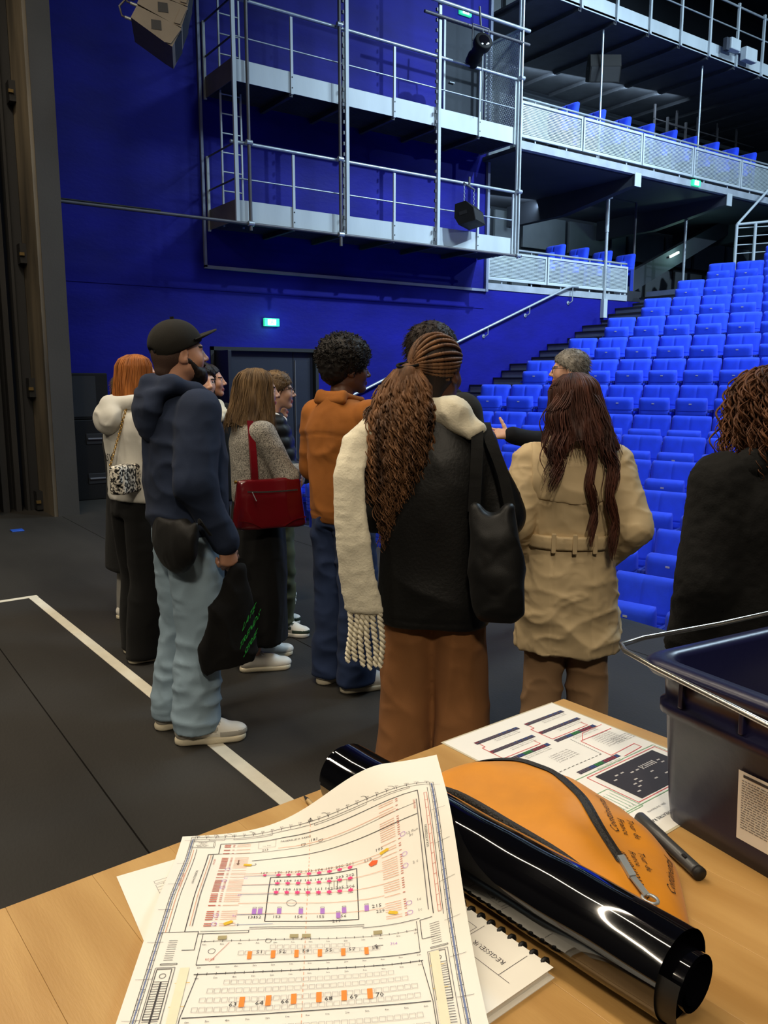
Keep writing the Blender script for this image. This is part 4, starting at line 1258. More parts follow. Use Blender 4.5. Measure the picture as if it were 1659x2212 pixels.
# dark printing
M_blk = ink('pouchblack', 40, 30, 22)
def pouch_text(s_, a, b, size, ang, shear=.25):
    vs, fs = text_geo(s_)
    v = vs*size; v = v - (v.max(0)+v.min(0))/2
    ca, sa = cos(ang), sin(ang)
    out = []
    for x, y in v:
        x += y*shear
        aa, bb = a + x*ca - y*sa, b + x*sa + y*ca
        out.append(on_pouch(aa, min(bb, pouch_b(aa)*.985), .0014))
    return MB().add(out, fs)
for s_, a, b, sz, an in (('Continental', .030, .118, .017, radians(142)), ('Continental', .140, .098, .016, radians(125)), ('Continental', .125, .040, .015, radians(152)),
                         ('Tour de', .066, .128, .013, radians(-38)), ('France', .058, .116, .013, radians(-38)), ('Tour de', .118, .076, .012, radians(-38)), ('France', .110, .066, .012, radians(-38)),
                         ('Tour', -.222, .040, .012, radians(20))):
    o = pouch_text(s_, a, b, sz, an).build('printed_lettering', M_blk, po)
# belt strap end
MB().bbox(-.29, -.22, .015, .045, .004, .018, .003).build('belt_strap', M_or, po)

# ---------------------------------------------------------------- dark blue crate
M_crate = pmat('dark_blue_plastic', rgb(22, 23, 58), .34, var=.06, vscale=3, bump=.04, bscale=60)
cr = thing('plastic_crate', 'dark blue plastic crate with wire handle and white label', 'crate', (.985, .72, .9), radians(-6))
CWX, CWY, CHT = .58, .40, .25
def rrect(x0, x1, y0, y1, r, n=5):
    pts = []
    for cx, cy, a0 in ((x1-r, y1-r, 0), (x0+r, y1-r, pi/2), (x0+r, y0+r, pi), (x1-r, y0+r, 3*pi/2)):
        for i in range(n+1):
            a = a0 + pi/2*i/n
            pts.append((cx+r*cos(a), cy+r*sin(a)))
    return pts
def shell(levels, closed_bottom=True):
    """levels: list of (z, inset, extra radius)"""
    mb = MB(); vs = []; n = None
    for z, ins in levels:
        ring = rrect(ins, CWX-ins, -CWY+ins, -ins, .035)
        n = len(ring)
        vs += [(x, y, z) for x, y in ring]
    m = len(levels)
    fs = [(i*n+k, i*n+(k+1) % n, (i+1)*n+(k+1) % n, (i+1)*n+k) for i in range(m-1) for k in range(n)]
    if closed_bottom:
        fs.append(tuple(range(n)))
        fs.append(tuple((m-1)*n+k for k in range(n)))
    return mb.add(vs, fs, True)
lv = [(.0, .020), (.03, .017), (.165, .010), (.17, .003), (.185, .003), (.19, .008), (.225, .006), (.228, -.008), (.236, -.013), (CHT-.006, -.013), (CHT, -.006), (CHT, .012), (CHT-.008, .019), (.03, .026), (.012, .032)]
shell(lv).build('tub', M_crate, cr)
for y in (-.06, -.16, -.26, -.36):
    MB().bbox(.0, .012, y-.004, y+.004, .188, .228, .002).build('rim_rib', M_crate, cr)
# wire handle swung outward around the rim
MB().tube([(.42, .075, .242), (.24, .07, .243), (.07, .078, .243), (.015, .070, .243), (-.002, .045, .243), (-.012, -.02, .24), (-.045, -.26, .236), (-.055, -.275, .226), (-.058, -.29, .222), (-.062, -.40, .222)], .0042, 8).build('wire_handle', pmat('bright_steel_wire', rgb(190, 186, 176), .22, var=.05, metal=.9, bump=0), cr)
MB().bbox(.30, .45, -.03, .012, CHT-.002, CHT+.006, .002).box(.30, .45, .006, .011, CHT-.03, CHT).box(.33, .42, -.032, -.028, CHT-.09, CHT-.002).build('white_tape', M_tape, cr)
lab = MB()
for z0, z1 in ((.035, .135),):
    x_at = lambda z: .017 - (z-.03)*.052
    lab.add([(x_at(z0)-.0012, -.155, z0), (x_at(z0)-.0012, -.30, z0), (x_at(z1)-.0012, -.30, z1), (x_at(z1)-.0012, -.155, z1)], [(0, 1, 2, 3)])
lo = lab.build('label_sticker', M_paper, cr)
p = Print(lambda x, y: (.017-((.135-y/1000)-.03)*.052-.0018, -.155-x/1000, .135-y/1000))
rn = random.Random(4)
p.fill(K, 8, 4, 60, 8)
for i in range(20):
    x = 6
    while x < 66:
        wd = rn.uniform(2, 8)
        p.line(GR, (x, 13+i*3.6), (min(68, x+wd), 13+i*3.6), 1.0, 40); x += wd+1.4
p.build(lo, inks) if False else None
for c, m_ in p.m.items():
    o = m_.build('print', inks[c], lo); o['kind'] = 'stuff'
# marker pen
mk = thing('marker_pen', 'dark grey marker pen lying between the orange pouch and the crate', 'pen', (0, 0, 0))
ma, mb_ = Vector((.955, .70, .910)), Vector((.9035, .562, .910))
dd = (mb_-ma).normalized()
MB().lathe([(.0, 0), (.0085, .0), (.0095, .002), (.0095, .06), (.0088, .062), (.0088, .135), (.0082, .139), (.0, .139)], ma, dd, 14).build('barrel', pmat('marker_grey', rgb(62, 64, 66), .35, var=.08, bump=.02), mk)
MB().lathe([(.0, 0), (.0092, .0), (.0092, .007), (.0, .0075)], ma+dd*.139, dd, 14).build('end_cap', M_nose, mk)
MB().bar(ma+dd*.11+Vector((-.004, 0, .0085)), ma+dd*.118+Vector((-.004, 0, .0085)), .004, .002).build('slot', M_nose, mk)
# =================================================================== people: implicit-surface modelling tools
def vnoise(P, seed=0.0):
    P = np.asarray(P, np.float64)
    I = np.floor(P); Fr = P-I
    u = Fr*Fr*(3-2*Fr)
    def hsh(i, j, k):
        n = np.sin((I[:, 0]+i)*127.1 + (I[:, 1]+j)*311.7 + (I[:, 2]+k)*74.7 + seed*13.37)*43758.5453
        return n-np.floor(n)
    r = 0
    for i in (0, 1):
        wx = u[:, 0] if i else 1-u[:, 0]
        for j in (0, 1):
            wy = u[:, 1] if j else 1-u[:, 1]
            for k in (0, 1):
                wz = u[:, 2] if k else 1-u[:, 2]
                r = r + hsh(i, j, k)*wx*wy*wz
    return r
def ridge(P, seed=0.0):
    return 1-np.abs(2*vnoise(P, seed)-1)
def folds(fx, fy, fz, amp, seed=0.0, power=2.0, warp=.35):
    """sharp cloth folds as a displacement function"""
    def f(V):
        W = V*np.array((fx, fy, fz))
        wv = vnoise(V*np.array((fx, fy, fz))*.5+7.7, seed+3)
        W = W + (wv[:, None]-.5)*2*warp*np.array((1, 1, 1.5))
        return 1.35*amp*(ridge(W, seed)**power - .35)
    return f
def mix(*fs):
    return lambda V: sum(f(V) for f in fs)

def cone(p, q, r1, r2=None):
    p = np.array(p, float); q = np.array(q, float); r2 = r1 if r2 is None else r2
    ab = q-p; L2 = max(ab@ab, 1e-12); R = max(r1, r2)
    def f(X, Y, Z):
        t = ((X-p[0])*ab[0] + (Y-p[1])*ab[1] + (Z-p[2])*ab[2])/L2
        t = np.clip(t, 0, 1)
        return np.sqrt((X-p[0]-t*ab[0])**2 + (Y-p[1]-t*ab[1])**2 + (Z-p[2]-t*ab[2])**2) - (r1+(r2-r1)*t)
    return f, np.minimum(p, q)-R, np.maximum(p, q)+R
def ell(c, r, rot=None):
    c = np.array(c, float); r = np.array(r, float)
    M = None if rot is None else np.array(Matrix.Rotation(rot[0], 3, 'X') @ Matrix.Rotation(rot[1], 3, 'Y') @ Matrix.Rotation(rot[2], 3, 'Z')).T
    def f(X, Y, Z):
        x, y, z = X-c[0], Y-c[1], Z-c[2]
        if M is not None:
            x, y, z = (M[i, 0]*x+M[i, 1]*y+M[i, 2]*z for i in range(3))
        k0 = np.sqrt((x/r[0])**2+(y/r[1])**2+(z/r[2])**2)+1e-9
        k1 = np.sqrt((x/r[0]**2)**2+(y/r[1]**2)**2+(z/r[2]**2)**2)+1e-9
        return k0*(k0-1)/k1
    R = max(r) if rot is not None else r
    return f, c-R, c+R
def rbox(c, hlf, rad, rot=None):
    c = np.array(c, float); hlf = np.array(hlf, float)
    M = None if rot is None else np.array(Matrix.Rotation(rot[0], 3, 'X') @ Matrix.Rotation(rot[1], 3, 'Y') @ Matrix.Rotation(rot[2], 3, 'Z')).T
    def f(X, Y, Z):
        x, y, z = X-c[0], Y-c[1], Z-c[2]
        if M is not None:
            x, y, z = (M[i, 0]*x+M[i, 1]*y+M[i, 2]*z for i in range(3))
        qx, qy, qz = np.abs(x)-hlf[0]+rad, np.abs(y)-hlf[1]+rad, np.abs(z)-hlf[2]+rad
        return np.sqrt(np.maximum(qx, 0)**2+np.maximum(qy, 0)**2+np.maximum(qz, 0)**2) + np.minimum(np.maximum(qx, np.maximum(qy, qz)), 0) - rad
    R = np.linalg.norm(hlf) if rot is not None else hlf
    return f, c-R, c+R
def loft(st, n=2.2, rnd_=.008):
    """stacked ellipses: rows of (z, cx, cy, half width, half depth)"""
    st = np.array(sorted(st), float)
    zz = st[:, 0]
    # smooth resampling of the stations
    zs = np.linspace(zz[0], zz[-1], 60)
    cols = []
    for k in range(1, 5):
        c = np.interp(zs, zz, st[:, k])
        for _ in range(3):
            c[1:-1] = (c[:-2]+2*c[1:-1]+c[2:])/4
        cols.append(c)
    def f(X, Y, Z):
        cx = np.interp(Z, zs, cols[0]); cy = np.interp(Z, zs, cols[1]); a = np.interp(Z, zs, cols[2]); b = np.interp(Z, zs, cols[3])
        q = (np.abs((X-cx)/a)**n + np.abs((Y-cy)/b)**n)**(1/n)
        d = (q-1)*np.minimum(a, b)*.9
        e = np.maximum(zz[0]-Z, Z-zz[-1])
        return np.maximum(d, e) if rnd_ == 0 else np.minimum(np.maximum(d+rnd_, e+rnd_), 0) + np.sqrt(np.maximum(d+rnd_, 0)**2+np.maximum(e+rnd_, 0)**2) - rnd_
    lo = np.array([(st[:, 1]-st[:, 3]).min(), (st[:, 2]-st[:, 4]).min(), zz[0]])
    hi = np.array([(st[:, 1]+st[:, 3]).max(), (st[:, 2]+st[:, 4]).max(), zz[-1]])
    return f, lo, hi
def half(nrm, d):
    nrm = np.array(nrm, float)
    return (lambda X, Y, Z: X*nrm[0]+Y*nrm[1]+Z*nrm[2]-d), None, None
def U(p, k=.02): return ('u', p, k)
def S(p, k=.01): return ('s', p, k)
def I(p, k=.005): return ('i', p, k)
def smin(a, b, k):
    h = np.clip(.5+.5*(b-a)/k, 0, 1)
    return b+(a-b)*h - k*h*(1-h)
def sdf_mesh(ops, h):
    lo = np.min([o[1][1] for o in ops if o[0] == 'u'], 0)-2.5*h
    hi = np.max([o[1][2] for o in ops if o[0] == 'u'], 0)+2.5*h
    n = np.ceil((hi-lo)/h).astype(int)+1
    ax = [(lo[i]+h*np.arange(n[i])).astype(np.float32) for i in range(3)]
    X, Y, Z = ax[0][:, None, None], ax[1][None, :, None], ax[2][None, None, :]
    D = np.full(n, 9.0, np.float32)
    for op, (f, pl_, ph_), k in ops:
        if op == 'u':
            m = 3*h+k
            a = np.maximum(np.floor((pl_-m-lo)/h).astype(int), 0); b = np.minimum(np.ceil((ph_+m-lo)/h).astype(int)+1, n)
            sl = tuple(slice(a[i], b[i]) for i in range(3))
            d = f(ax[0][sl[0]][:, None, None], ax[1][sl[1]][None, :, None], ax[2][sl[2]][None, None, :])
            sub = D[sl]
            D[sl] = np.where(sub > 8, d, smin(sub, d, k))
        else:
            d = np.broadcast_to(f(X, Y, Z), D.shape)
            D = -smin(-D, d, k) if op == 's' else -smin(-D, -d, k)
    return surface_net(D, lo, h)
CORN = [(i, j, k) for i in (0, 1) for j in (0, 1) for k in (0, 1)]
EDG = [(a, b) for a in range(8) for b in range(a+1, 8) if sum(abs(CORN[a][i]-CORN[b][i]) for i in range(3)) == 1]
def surface_net(D, lo, h):
    Sg = D < 0
    nx, ny, nz = D.shape
    cnt = np.zeros((nx-1, ny-1, nz-1), np.int8)
    for i, j, k in CORN:
        cnt += Sg[i:nx-1+i, j:ny-1+j, k:nz-1+k]
    act = (cnt > 0) & (cnt < 8)
    idx = np.full(act.shape, -1, np.int64)
    cells = np.argwhere(act)
    idx[act] = np.arange(len(cells))
    vals = np.stack([D[cells[:, 0]+i, cells[:, 1]+j, cells[:, 2]+k] for i, j, k in CORN], 1)
    pos = np.zeros((len(cells), 3)); num = np.zeros(len(cells))
    for a, b in EDG:
        da, db = vals[:, a], vals[:, b]
        m = (da < 0) != (db < 0)
        t = np.where(m, da/np.where(m, da-db, 1), 0)
        pa, pb = np.array(CORN[a], float), np.array(CORN[b], float)
        pos += np.where(m[:, None], pa+(pb-pa)*t[:, None], 0); num += m
    V = lo + h*(cells + pos/num[:, None])
    Q = []
    for axn in range(3):
        s0 = [slice(None)]*3; s1 = [slice(None)]*3
        s0[axn] = slice(0, -1); s1[axn] = slice(1, None)
        A, B = Sg[tuple(s0)], Sg[tuple(s1)]
        e = np.argwhere(A != B)
        u, v = [(1, 2), (2, 0), (0, 1)][axn]
        e = e[(e[:, u] > 0) & (e[:, v] > 0) & (e[:, u] < D.shape[u]-1) & (e[:, v] < D.shape[v]-1)]
        fl = A[e[:, 0], e[:, 1], e[:, 2]]
        def cell(du, dv):
            c = e.copy(); c[:, u] -= du; c[:, v] -= dv
            return idx[c[:, 0], c[:, 1], c[:, 2]]
        q = np.stack([cell(1, 1), cell(0, 1), cell(0, 0), cell(1, 0)], 1)
        q[~fl] = q[~fl][:, ::-1]
        Q.append(q)
    Q = np.concatenate(Q)
    return V, Q[(Q >= 0).all(1)]
def vnormals(V, Q):
    a, b, c, d = (V[Q[:, i]] for i in range(4))
    fn = np.cross(c-a, d-b)
    N = np.zeros_like(V)
    for i in range(4):
        for k in range(3):
            N[:, k] += np.bincount(Q[:, i], fn[:, k], len(V))
    return N/np.maximum(np.linalg.norm(N, axis=1), 1e-12)[:, None]
def relax(V, Q, it=1, f=.5):
    for _ in range(it):
        s_ = np.zeros_like(V); n = np.zeros(len(V))
        for i in range(4):
            for k in range(3):
                s_[:, k] += np.bincount(Q[:, i], V[Q[:, (i+1) % 4], k] + V[Q[:, (i+3) % 4], k], len(V))
            n += 2*np.bincount(Q[:, i], minlength=len(V))
        V = V*(1-f) + f*s_/np.maximum(n, 1)[:, None]
    return V
def np_mesh(name, V, Q, mats, mi=None, smooth=True):
    me = bpy.data.meshes.new(name)
    V = np.asarray(V, np.float32); Q = np.asarray(Q, np.int32)
    k = Q.shape[1]
    me.vertices.add(len(V)); me.vertices.foreach_set('co', V.ravel())
    me.loops.add(len(Q)*k); me.loops.foreach_set('vertex_index', Q.ravel())
    me.polygons.add(len(Q)); me.polygons.foreach_set('loop_start', np.arange(0, len(Q)*k, k, dtype=np.int32))
    me.polygons.foreach_set('use_smooth', np.full(len(Q), smooth))
    for m in (mats if isinstance(mats, (list, tuple)) else [mats]):
        me.materials.append(m)
    if mi is not None:
        me.polygons.foreach_set('material_index', np.asarray(mi, np.int32))
    me.update(calc_edges=True)
    me.validate()
    return me
def sdf_obj(name, ops, h, mat, parent, disp=None, matfn=None, it=1):
    V, Q = sdf_mesh(ops, h)
    V = relax(V, Q, it)
    if disp is not None:
        V = V + vnormals(V, Q)*disp(V)[:, None]
    mi = None if matfn is None else matfn(V[Q].mean(1))
    return obj(name, np_mesh(name, V, Q, mat, mi), parent)
def strand_mesh(paths, rads, sides=4):
    """paths (N,M,3), rads (N,M) -> tube quads"""
    N, M, _ = paths.shape
    T = np.gradient(paths, axis=1)
    T /= np.maximum(np.linalg.norm(T, axis=2, keepdims=True), 1e-9)
    ref = np.array([.31, .17, .93]); ref2 = np.array([.8, -.6, .1])
    A = np.cross(T, ref)
    bad = np.linalg.norm(A, axis=2) < .2
    A[bad] = np.cross(T[bad], ref2)
    A /= np.maximum(np.linalg.norm(A, axis=2, keepdims=True), 1e-9)
    B = np.cross(T, A)
    ang = 2*pi*np.arange(sides)/sides
    V = paths[:, :, None, :] + rads[:, :, None, None]*(A[:, :, None, :]*np.cos(ang)[None, None, :, None] + B[:, :, None, :]*np.sin(ang)[None, None, :, None])
    V = V.reshape(-1, 3)
    i = np.arange(N)[:, None, None]; m = np.arange(M-1)[None, :, None]; k = np.arange(sides)[None, None, :]
    b0 = (i*M+m)*sides
    Q = np.stack([b0+k, b0+(k+1) % sides, b0+sides+(k+1) % sides, b0+sides+k], -1).reshape(-1, 4)
    return V, Q
def join_vq(*parts):
    Vs, Qs, n = [], [], 0
    for V, Q in parts:
        Vs.append(V); Qs.append(Q+n); n += len(V)
    return np.concatenate(Vs), np.concatenate(Qs)

# ------------------------------------------------------------------ skin, hair and cloth
def skin(name, r, g, b):
    m = pmat('skin_' + name, rgb(r, g, b), .5, var=.06, vscale=18, bump=.06, bscale=180)
    m.node_tree.nodes['Principled BSDF'].inputs['Subsurface Weight'].default_value = .08
    m.node_tree.nodes['Principled BSDF'].inputs['Subsurface Radius'].default_value = (.012, .006, .004)
    return m
SK = {'light': skin('light', 208, 160, 134), 'tan': skin('tan', 198, 146, 118), 'brown': skin('brown', 92, 58, 42)}
LIPS = {'light': flat('lips_light', rgb(178, 104, 96), .4), 'tan': flat('lips_tan', rgb(158, 92, 82), .4), 'brown': flat('lips_brown', rgb(92, 48, 44), .4)}
M_eyew = flat('eye_white', rgb(222, 216, 208), .25)
M_iris = flat('eye_iris', rgb(44, 30, 22), .15)
def hairmat(name, c1, c2, rough=.6):
    return pmat('hair_' + name, c1, rough, col2=c2, vscale=26, bump=.35, bscale=160, stretch=(1, 1, .12), bdist=.004, spec=.3)
def cloth(name, c, rough=.88, var=.1, bump=.3, bscale=420, sheen=.02, vscale=5, wr=.45, wscale=9.0):
    return pmat('cloth_' + name, c, rough, var=var, vscale=vscale, bump=bump, bscale=bscale, sheen=sheen, bdist=.002, spec=.25, wr=wr, wscale=wscale)

HEADS = {}
def head_geo(male):
    """face towards +Y, centre between the ears, 0.23 high; returns V, Q, material index"""
    if male in HEADS:
        return HEADS[male]
    j = 1.0 if male else .9
    ops = [U(ell((0, -.017, .028), (.074, .094, .087)), .01), U(ell((0, .026, -.03), (.060*j+.004, .066, .078)), .03),
           U(cone((-.05*j, -.002, -.058), (-.014, .058, -.098), .018, .014), .025), U(cone((.05*j, -.002, -.058), (.014, .058, -.098), .018, .014), .025),
           U(ell((0, .07, -.099), (.022*j, .018, .016)), .02),
           U(cone((0, .084, .012), (0, .103, -.026), .0075, .0105), .012), U(ell((0, .107, -.031), (.0105, .011, .0095)), .008),
           U(ell((-.0125, .096, -.035), (.0075, .009, .007)), .006), U(ell((.0125, .096, -.035), (.0075, .009, .007)), .006),
           U(cone((-.038, .073, .019), (.038, .073, .019), .0095 if male else .007), .018),
           U(ell((-.04, .052, -.03), (.02, .022, .022)), .02), U(ell((.04, .052, -.03), (.02, .022, .022)), .02),
           S(ell((-.031, .097, .001), (.017, .016, .0095)), .012), S(ell((.031, .097, .001), (.017, .016, .0095)), .012),
           U(ell((0, .084, -.064), (.022, .0125, .0055)), .006), U(ell((0, .083, -.0745), (.019, .0125, .0065)), .006),
           S(cone((-.02, .099, -.0692), (.02, .099, -.0692), .0022), .004),
           U(ell((-.030, .0735, -.001), (.0125, .0115, .0105)), .002), U(ell((.030, .0735, -.001), (.0125, .0115, .0105)), .002)]
    for s_ in (-1, 1):
        ops += [U(ell((s_*.075, -.016, -.008), (.0085, .020, .032), (radians(-12), 0, s_*radians(-22))), .006), S(ell((s_*.086, -.010, -.006), (.0075, .011, .019), (radians(-12), 0, s_*radians(-22))), .005),
                U(ell((s_*.074, -.008, -.032), (.007, .009, .010)), .006)]
    ops += [U(cone((0, -.03, -.04), (0, -.052, -.20), .054 if male else .046, .062 if male else .054), .03)]
    V, Q = sdf_mesh(ops, .0046)
    V = relax(V, Q, 1, .4)
    c = V[Q].mean(1)
    x, y, z = np.abs(c[:, 0]), c[:, 1], c[:, 2]
    mi = np.zeros(len(Q), int)
    mi[(z < -.0585) & (z > -.0815) & (x < .024) & (y > .076)] = 1
    eye = (np.hypot(x-.030, z+.001) < .0098) & (y > .068) & (np.abs(z+.001) < .0058)
    mi[eye] = 2
    mi[eye & (np.hypot(x-.030, z+.001) < .0052)] = 3
    mi[(z > .014+.05*(x-.03)**2) & (z < .0225) & (x > .012) & (x < .052) & (y > .055)] = 4
    HEADS[male] = (V, Q, mi)
    return HEADS[male]
def hand_geo(wrist, fdir, palm, right=True, curl=.5, spread=.0, thumb=.5, h=.0042):
    """wrist point, finger direction, palm normal; five fingers bent towards the palm"""
    f = Vector(fdir).normalized(); n = Vector(palm); n = (n-f*n.dot(f)).normalized()
    w = f.cross(n)                      # towards the thumb for a right hand
    if not right: w = -w
    W = Vector(wrist)
    def P(a, b, c): return W + f*a + w*b + n*c
    ops = [U(cone(P(-.04, 0, 0), P(.012, 0, 0), .026, .024), .015),
           U(cone(P(.02, .016, 0), P(.075, .028, .002), .018, .0135), .02), U(cone(P(.02, 0, 0), P(.082, .009, 0), .018, .0135), .02),
           U(cone(P(.02, -.008, 0), P(.08, -.011, 0), .018, .013), .02), U(cone(P(.02, -.018, 0), P(.072, -.030, .002), .016, .012), .02)]
    for i, (b, l, st_) in enumerate(((.029, .044, .076), (.0095, .049, .083), (-.0115, .045, .080), (-.031, .034, .072))):
        p = P(st_, b, 0); a = curl*(.55+.1*i)
        sp = (b/.03)*spread
        for seg, rr in ((l, .0092), (l*.62, .0082), (l*.5, .0074)):
            d = (f*cos(a) + n*sin(a) + w*sp).normalized()
            q = p + d*seg
            ops.append(U(cone(p, q, rr, rr*.93), .004)); p = q; a += curl*.95
    p = P(.022, .024, .006); d = (f*.55 + w*(.75*thumb+.25) + n*.35).normalized()
    for seg, rr, bend in ((.036, .0135, 0), (.032, .0112, .25), (.026, .0098, .3)):
        d = (d + f*bend*curl + n*bend*.5*curl).normalized()
        q = p+d*seg; ops.append(U(cone(p, q, rr, rr*.92), .008)); p = q
    return sdf_mesh(ops, h)

class Person:
    """an Empty at the feet; face towards local +Y; modelled 1.75 m tall and scaled"""
    def __init__(s, label, xy, face, H, tone='light', male=True, h=.012):
        s.root = thing('person', label, 'person', (xy[0], xy[1], 0), radians(face-90))
        s.sc = H/1.75
        s.root.scale = (s.sc,)*3
        s.tone, s.male, s.h = tone, male, h
        s.hz, s.hy, s.hx = 1.630, .035, 0.0
        s.hyaw = s.hpitch = s.hroll = 0.0
        sh = .175 if male else .155
        s.arm = {1: [(sh, 0, 1.405), (sh+.05, -.02, 1.12), (sh+.05, .05, .88)], -1: [(-sh, 0, 1.405), (-sh-.05, -.02, 1.12), (-sh-.05, .05, .88)]}
        s.hand = {}
        s.foot = {1: (.095, -.02, 0), -1: (-.095, -.02, 0)}     # x, y of the heel-ankle, turn
        s.leg = {}
        s.head_dark = None
    def head_mat(s):
        return Matrix.Translation((s.hx, s.hy, s.hz)) @ Matrix.Rotation(s.hyaw, 4, 'Z') @ Matrix.Rotation(s.hpitch, 4, 'X') @ Matrix.Rotation(s.hroll, 4, 'Y')
    def place_on_head(s, o):
        o.matrix_local = s.head_mat()
        return o
    def tohead(s, V):
        M = np.array(s.head_mat())
        return V@M[:3, :3].T + M[:3, 3]
    def body(s, brow):
        V, Q, mi = head_geo(s.male)
        parts = [(s.tohead(V), Q)]; mis = [mi]
        core = [U(loft([(.84, 0, 0, .13, .09), (1.05, 0, 0, .12, .085), (1.25, 0, 0, .135, .09), (1.36, 0, 0, .14, .08), (1.42, 0, -.01, .11, .07), (1.47, 0, -.012, .06, .055)]), .02),
                U(cone((0, -.015, 1.42), (s.hx*.6, s.hy-.05, 1.51), .056 if s.male else .048), .02)]
        for sd_ in (1, -1):
            a, b, c = s.arm[sd_]
            core += [U(cone(a, b, .045, .036), .02), U(cone(b, c, .036, .026), .02)]
            kx, ky = s.knee(sd_)
            fx, fy, _ = s.foot[sd_]
            core += [U(cone((sd_*.075, 0, .86), (kx, ky, .48), .07, .05), .03), U(cone((kx, ky, .48), (fx, fy, .09), .046, .034), .02), U(cone((fx, fy-.02, .05), (fx, fy+.11, .04), .034, .028), .02)]
        V2, Q2 = sdf_mesh(core, .017)
        parts.append((V2, Q2)); mis.append(np.zeros(len(Q2), int))
        for sd_, kw in s.hand.items():
            c = s.arm[sd_][2]
            Vh, Qh = hand_geo(c, right=sd_ == 1, **kw)
            parts.append((relax(Vh, Qh, 1, .3), Qh)); mis.append(np.zeros(len(Qh), int))
        V, Q = join_vq(*parts)
        me = np_mesh('body', V, Q, [SK[s.tone], LIPS[s.tone], M_eyew, M_iris, brow], np.concatenate(mis))
        return obj('body', me, s.root)
    def knee(s, sd_):
        fx, fy, _ = s.foot[sd_]
        return s.leg.get(sd_, ((sd_*.085+fx)/2, fy*.5+.02))
    # ---------------- garments
    def sleeves(s, r0, r1, r2, k=.03, cuff=None, ext=.0):
        ops = []
        for sd_ in (1, -1):
            a, b, c = [Vector(p) for p in s.arm[sd_]]
            c2 = b + (c-b)*(1-ext)
            ops += [U(cone(a, b, r0, r1), k), U(cone(b, c2, r1, r2), k)]
        return ops
    def top(s, name, mat, st, r=(.075, .062, .05), h=None, disp=None, n=2.3, ext=.06, extra=(), matfn=None, k=.016):
        ops = [U(loft(st, n), .02)] + s.sleeves(*r, k=k, ext=ext) + list(extra)
        return sdf_obj(name, ops, h or s.h, mat, s.root, disp, matfn)
    def trousers(s, name, mat, hipw=.165, hipd=.125, top=1.0, legs=((.86, .095, .11), (.48, .082, .085), (.06, .085, .09)), h=None, disp=None, hem=.05, extra=()):
        ops = [U(loft([(.84, 0, -.005, hipw, hipd), (.92, 0, -.005, hipw*1.0, hipd), (top, 0, 0, hipw*.92, hipd*.9)]), .02)]
        for sd_ in (1, -1):
            kx, ky = s.knee(sd_); fx, fy, _ = s.foot[sd_]
            zz = [.90, legs[0][0]-.04, legs[1][0], legs[2][0]+.0]
            st = [(.92, sd_*.075, 0, legs[0][1]*.9, legs[0][2]), (legs[0][0]-.1, sd_*.08, .0, legs[0][1], legs[0][2]), (legs[1][0], kx, ky, legs[1][1], legs[1][2]), (.2, fx*.8+kx*.2, fy*.8+ky*.2, (legs[1][1]+2*legs[2][1])/3, (legs[1][2]+2*legs[2][2])/3), (hem, fx, fy, legs[2][1], legs[2][2])]
            ops.append(U(loft(st, 2.2), .018))
        return sdf_obj(name, ops + list(extra), h or s.h, mat, s.root, disp)
    def shoe(s, sd_, upper, sole, lace=None, length=.285, name='shoe', panel=None):
        fx, fy, tr = s.foot[sd_]
        e = bpy.data.objects.new('t', None)
        L = length
        up_ = [U(cone((0, -.045, .062), (0, -.02, .085), .036, .038), .01), U(cone((0, -.045, .05), (.004*sd_, .10, .045), .040, .040), .03), U(ell((.004*sd_, L-.135, .038), (.047, .065, .036)), .03), U(ell((0, .05, .07), (.033, .07, .034)), .03),
               I(half((0, 0, -1), -.022), .004)]
        fn = None
        mats = [upper]
        if panel:
            mats = [upper, panel]
            fn = lambda c: ((np.abs(c[:, 0]) > .026) & (c[:, 1] > -.06) & (c[:, 1] < .10) & (c[:, 2] < .075) & (np.abs(c[:, 2]-.055-.12*(c[:, 1]-.02)) > .010)).astype(int)*0 + (((c[:, 1] < -.055) | ((c[:, 1] > .10) & (c[:, 2] < .05)) | ((np.abs(c[:, 2]-.045-.20*(c[:, 1]-.0)) < .008) & (c[:, 1] < .09) & (np.abs(c[:, 0]) > .02)) | ((c[:, 1] > .02) & (c[:, 1] < .1) & (np.abs(c[:, 0]) > .018) & (np.abs(c[:, 0]) < .034) & (c[:, 2] > .055)))).astype(int)
        o = sdf_obj(name, up_, .007, mats, s.root, None, fn)
        o.location = (fx, fy, 0); o.rotation_euler = (0, 0, tr)
        so = [U(cone((0, -.048, .016), (.003*sd_, .06, .016), .043, .042), .01), U(cone((.003*sd_, .05, .016), (.006*sd_, L-.125, .017), .044, .049), .02), I(half((0, 0, 1), .030), .004), I(half((0, 0, -1), .0), .002)]
        sdf_obj('sole', so, .007, sole, o)
        if lace is not None:
            mb = MB()
            for i in range(5):
                y = .045+i*.019; z = .106-.0105*i
                mb.tube([(-.026, y, z-.012), (-.008, y+.008, z+.001), (.012, y, z+.001), (.026, y+.008, z-.012)], .0032, 5)
            mb.tube([(0, .045, .107), (.02, .03, .112), (.034, .04, .10), (.03, .06, .09)], .003, 5)
            mb.tube([(0, .045, .107), (-.02, .032, .112), (-.034, .045, .10)], .003, 5)
            l_ = mb.build('laces', lace, o)
        return o
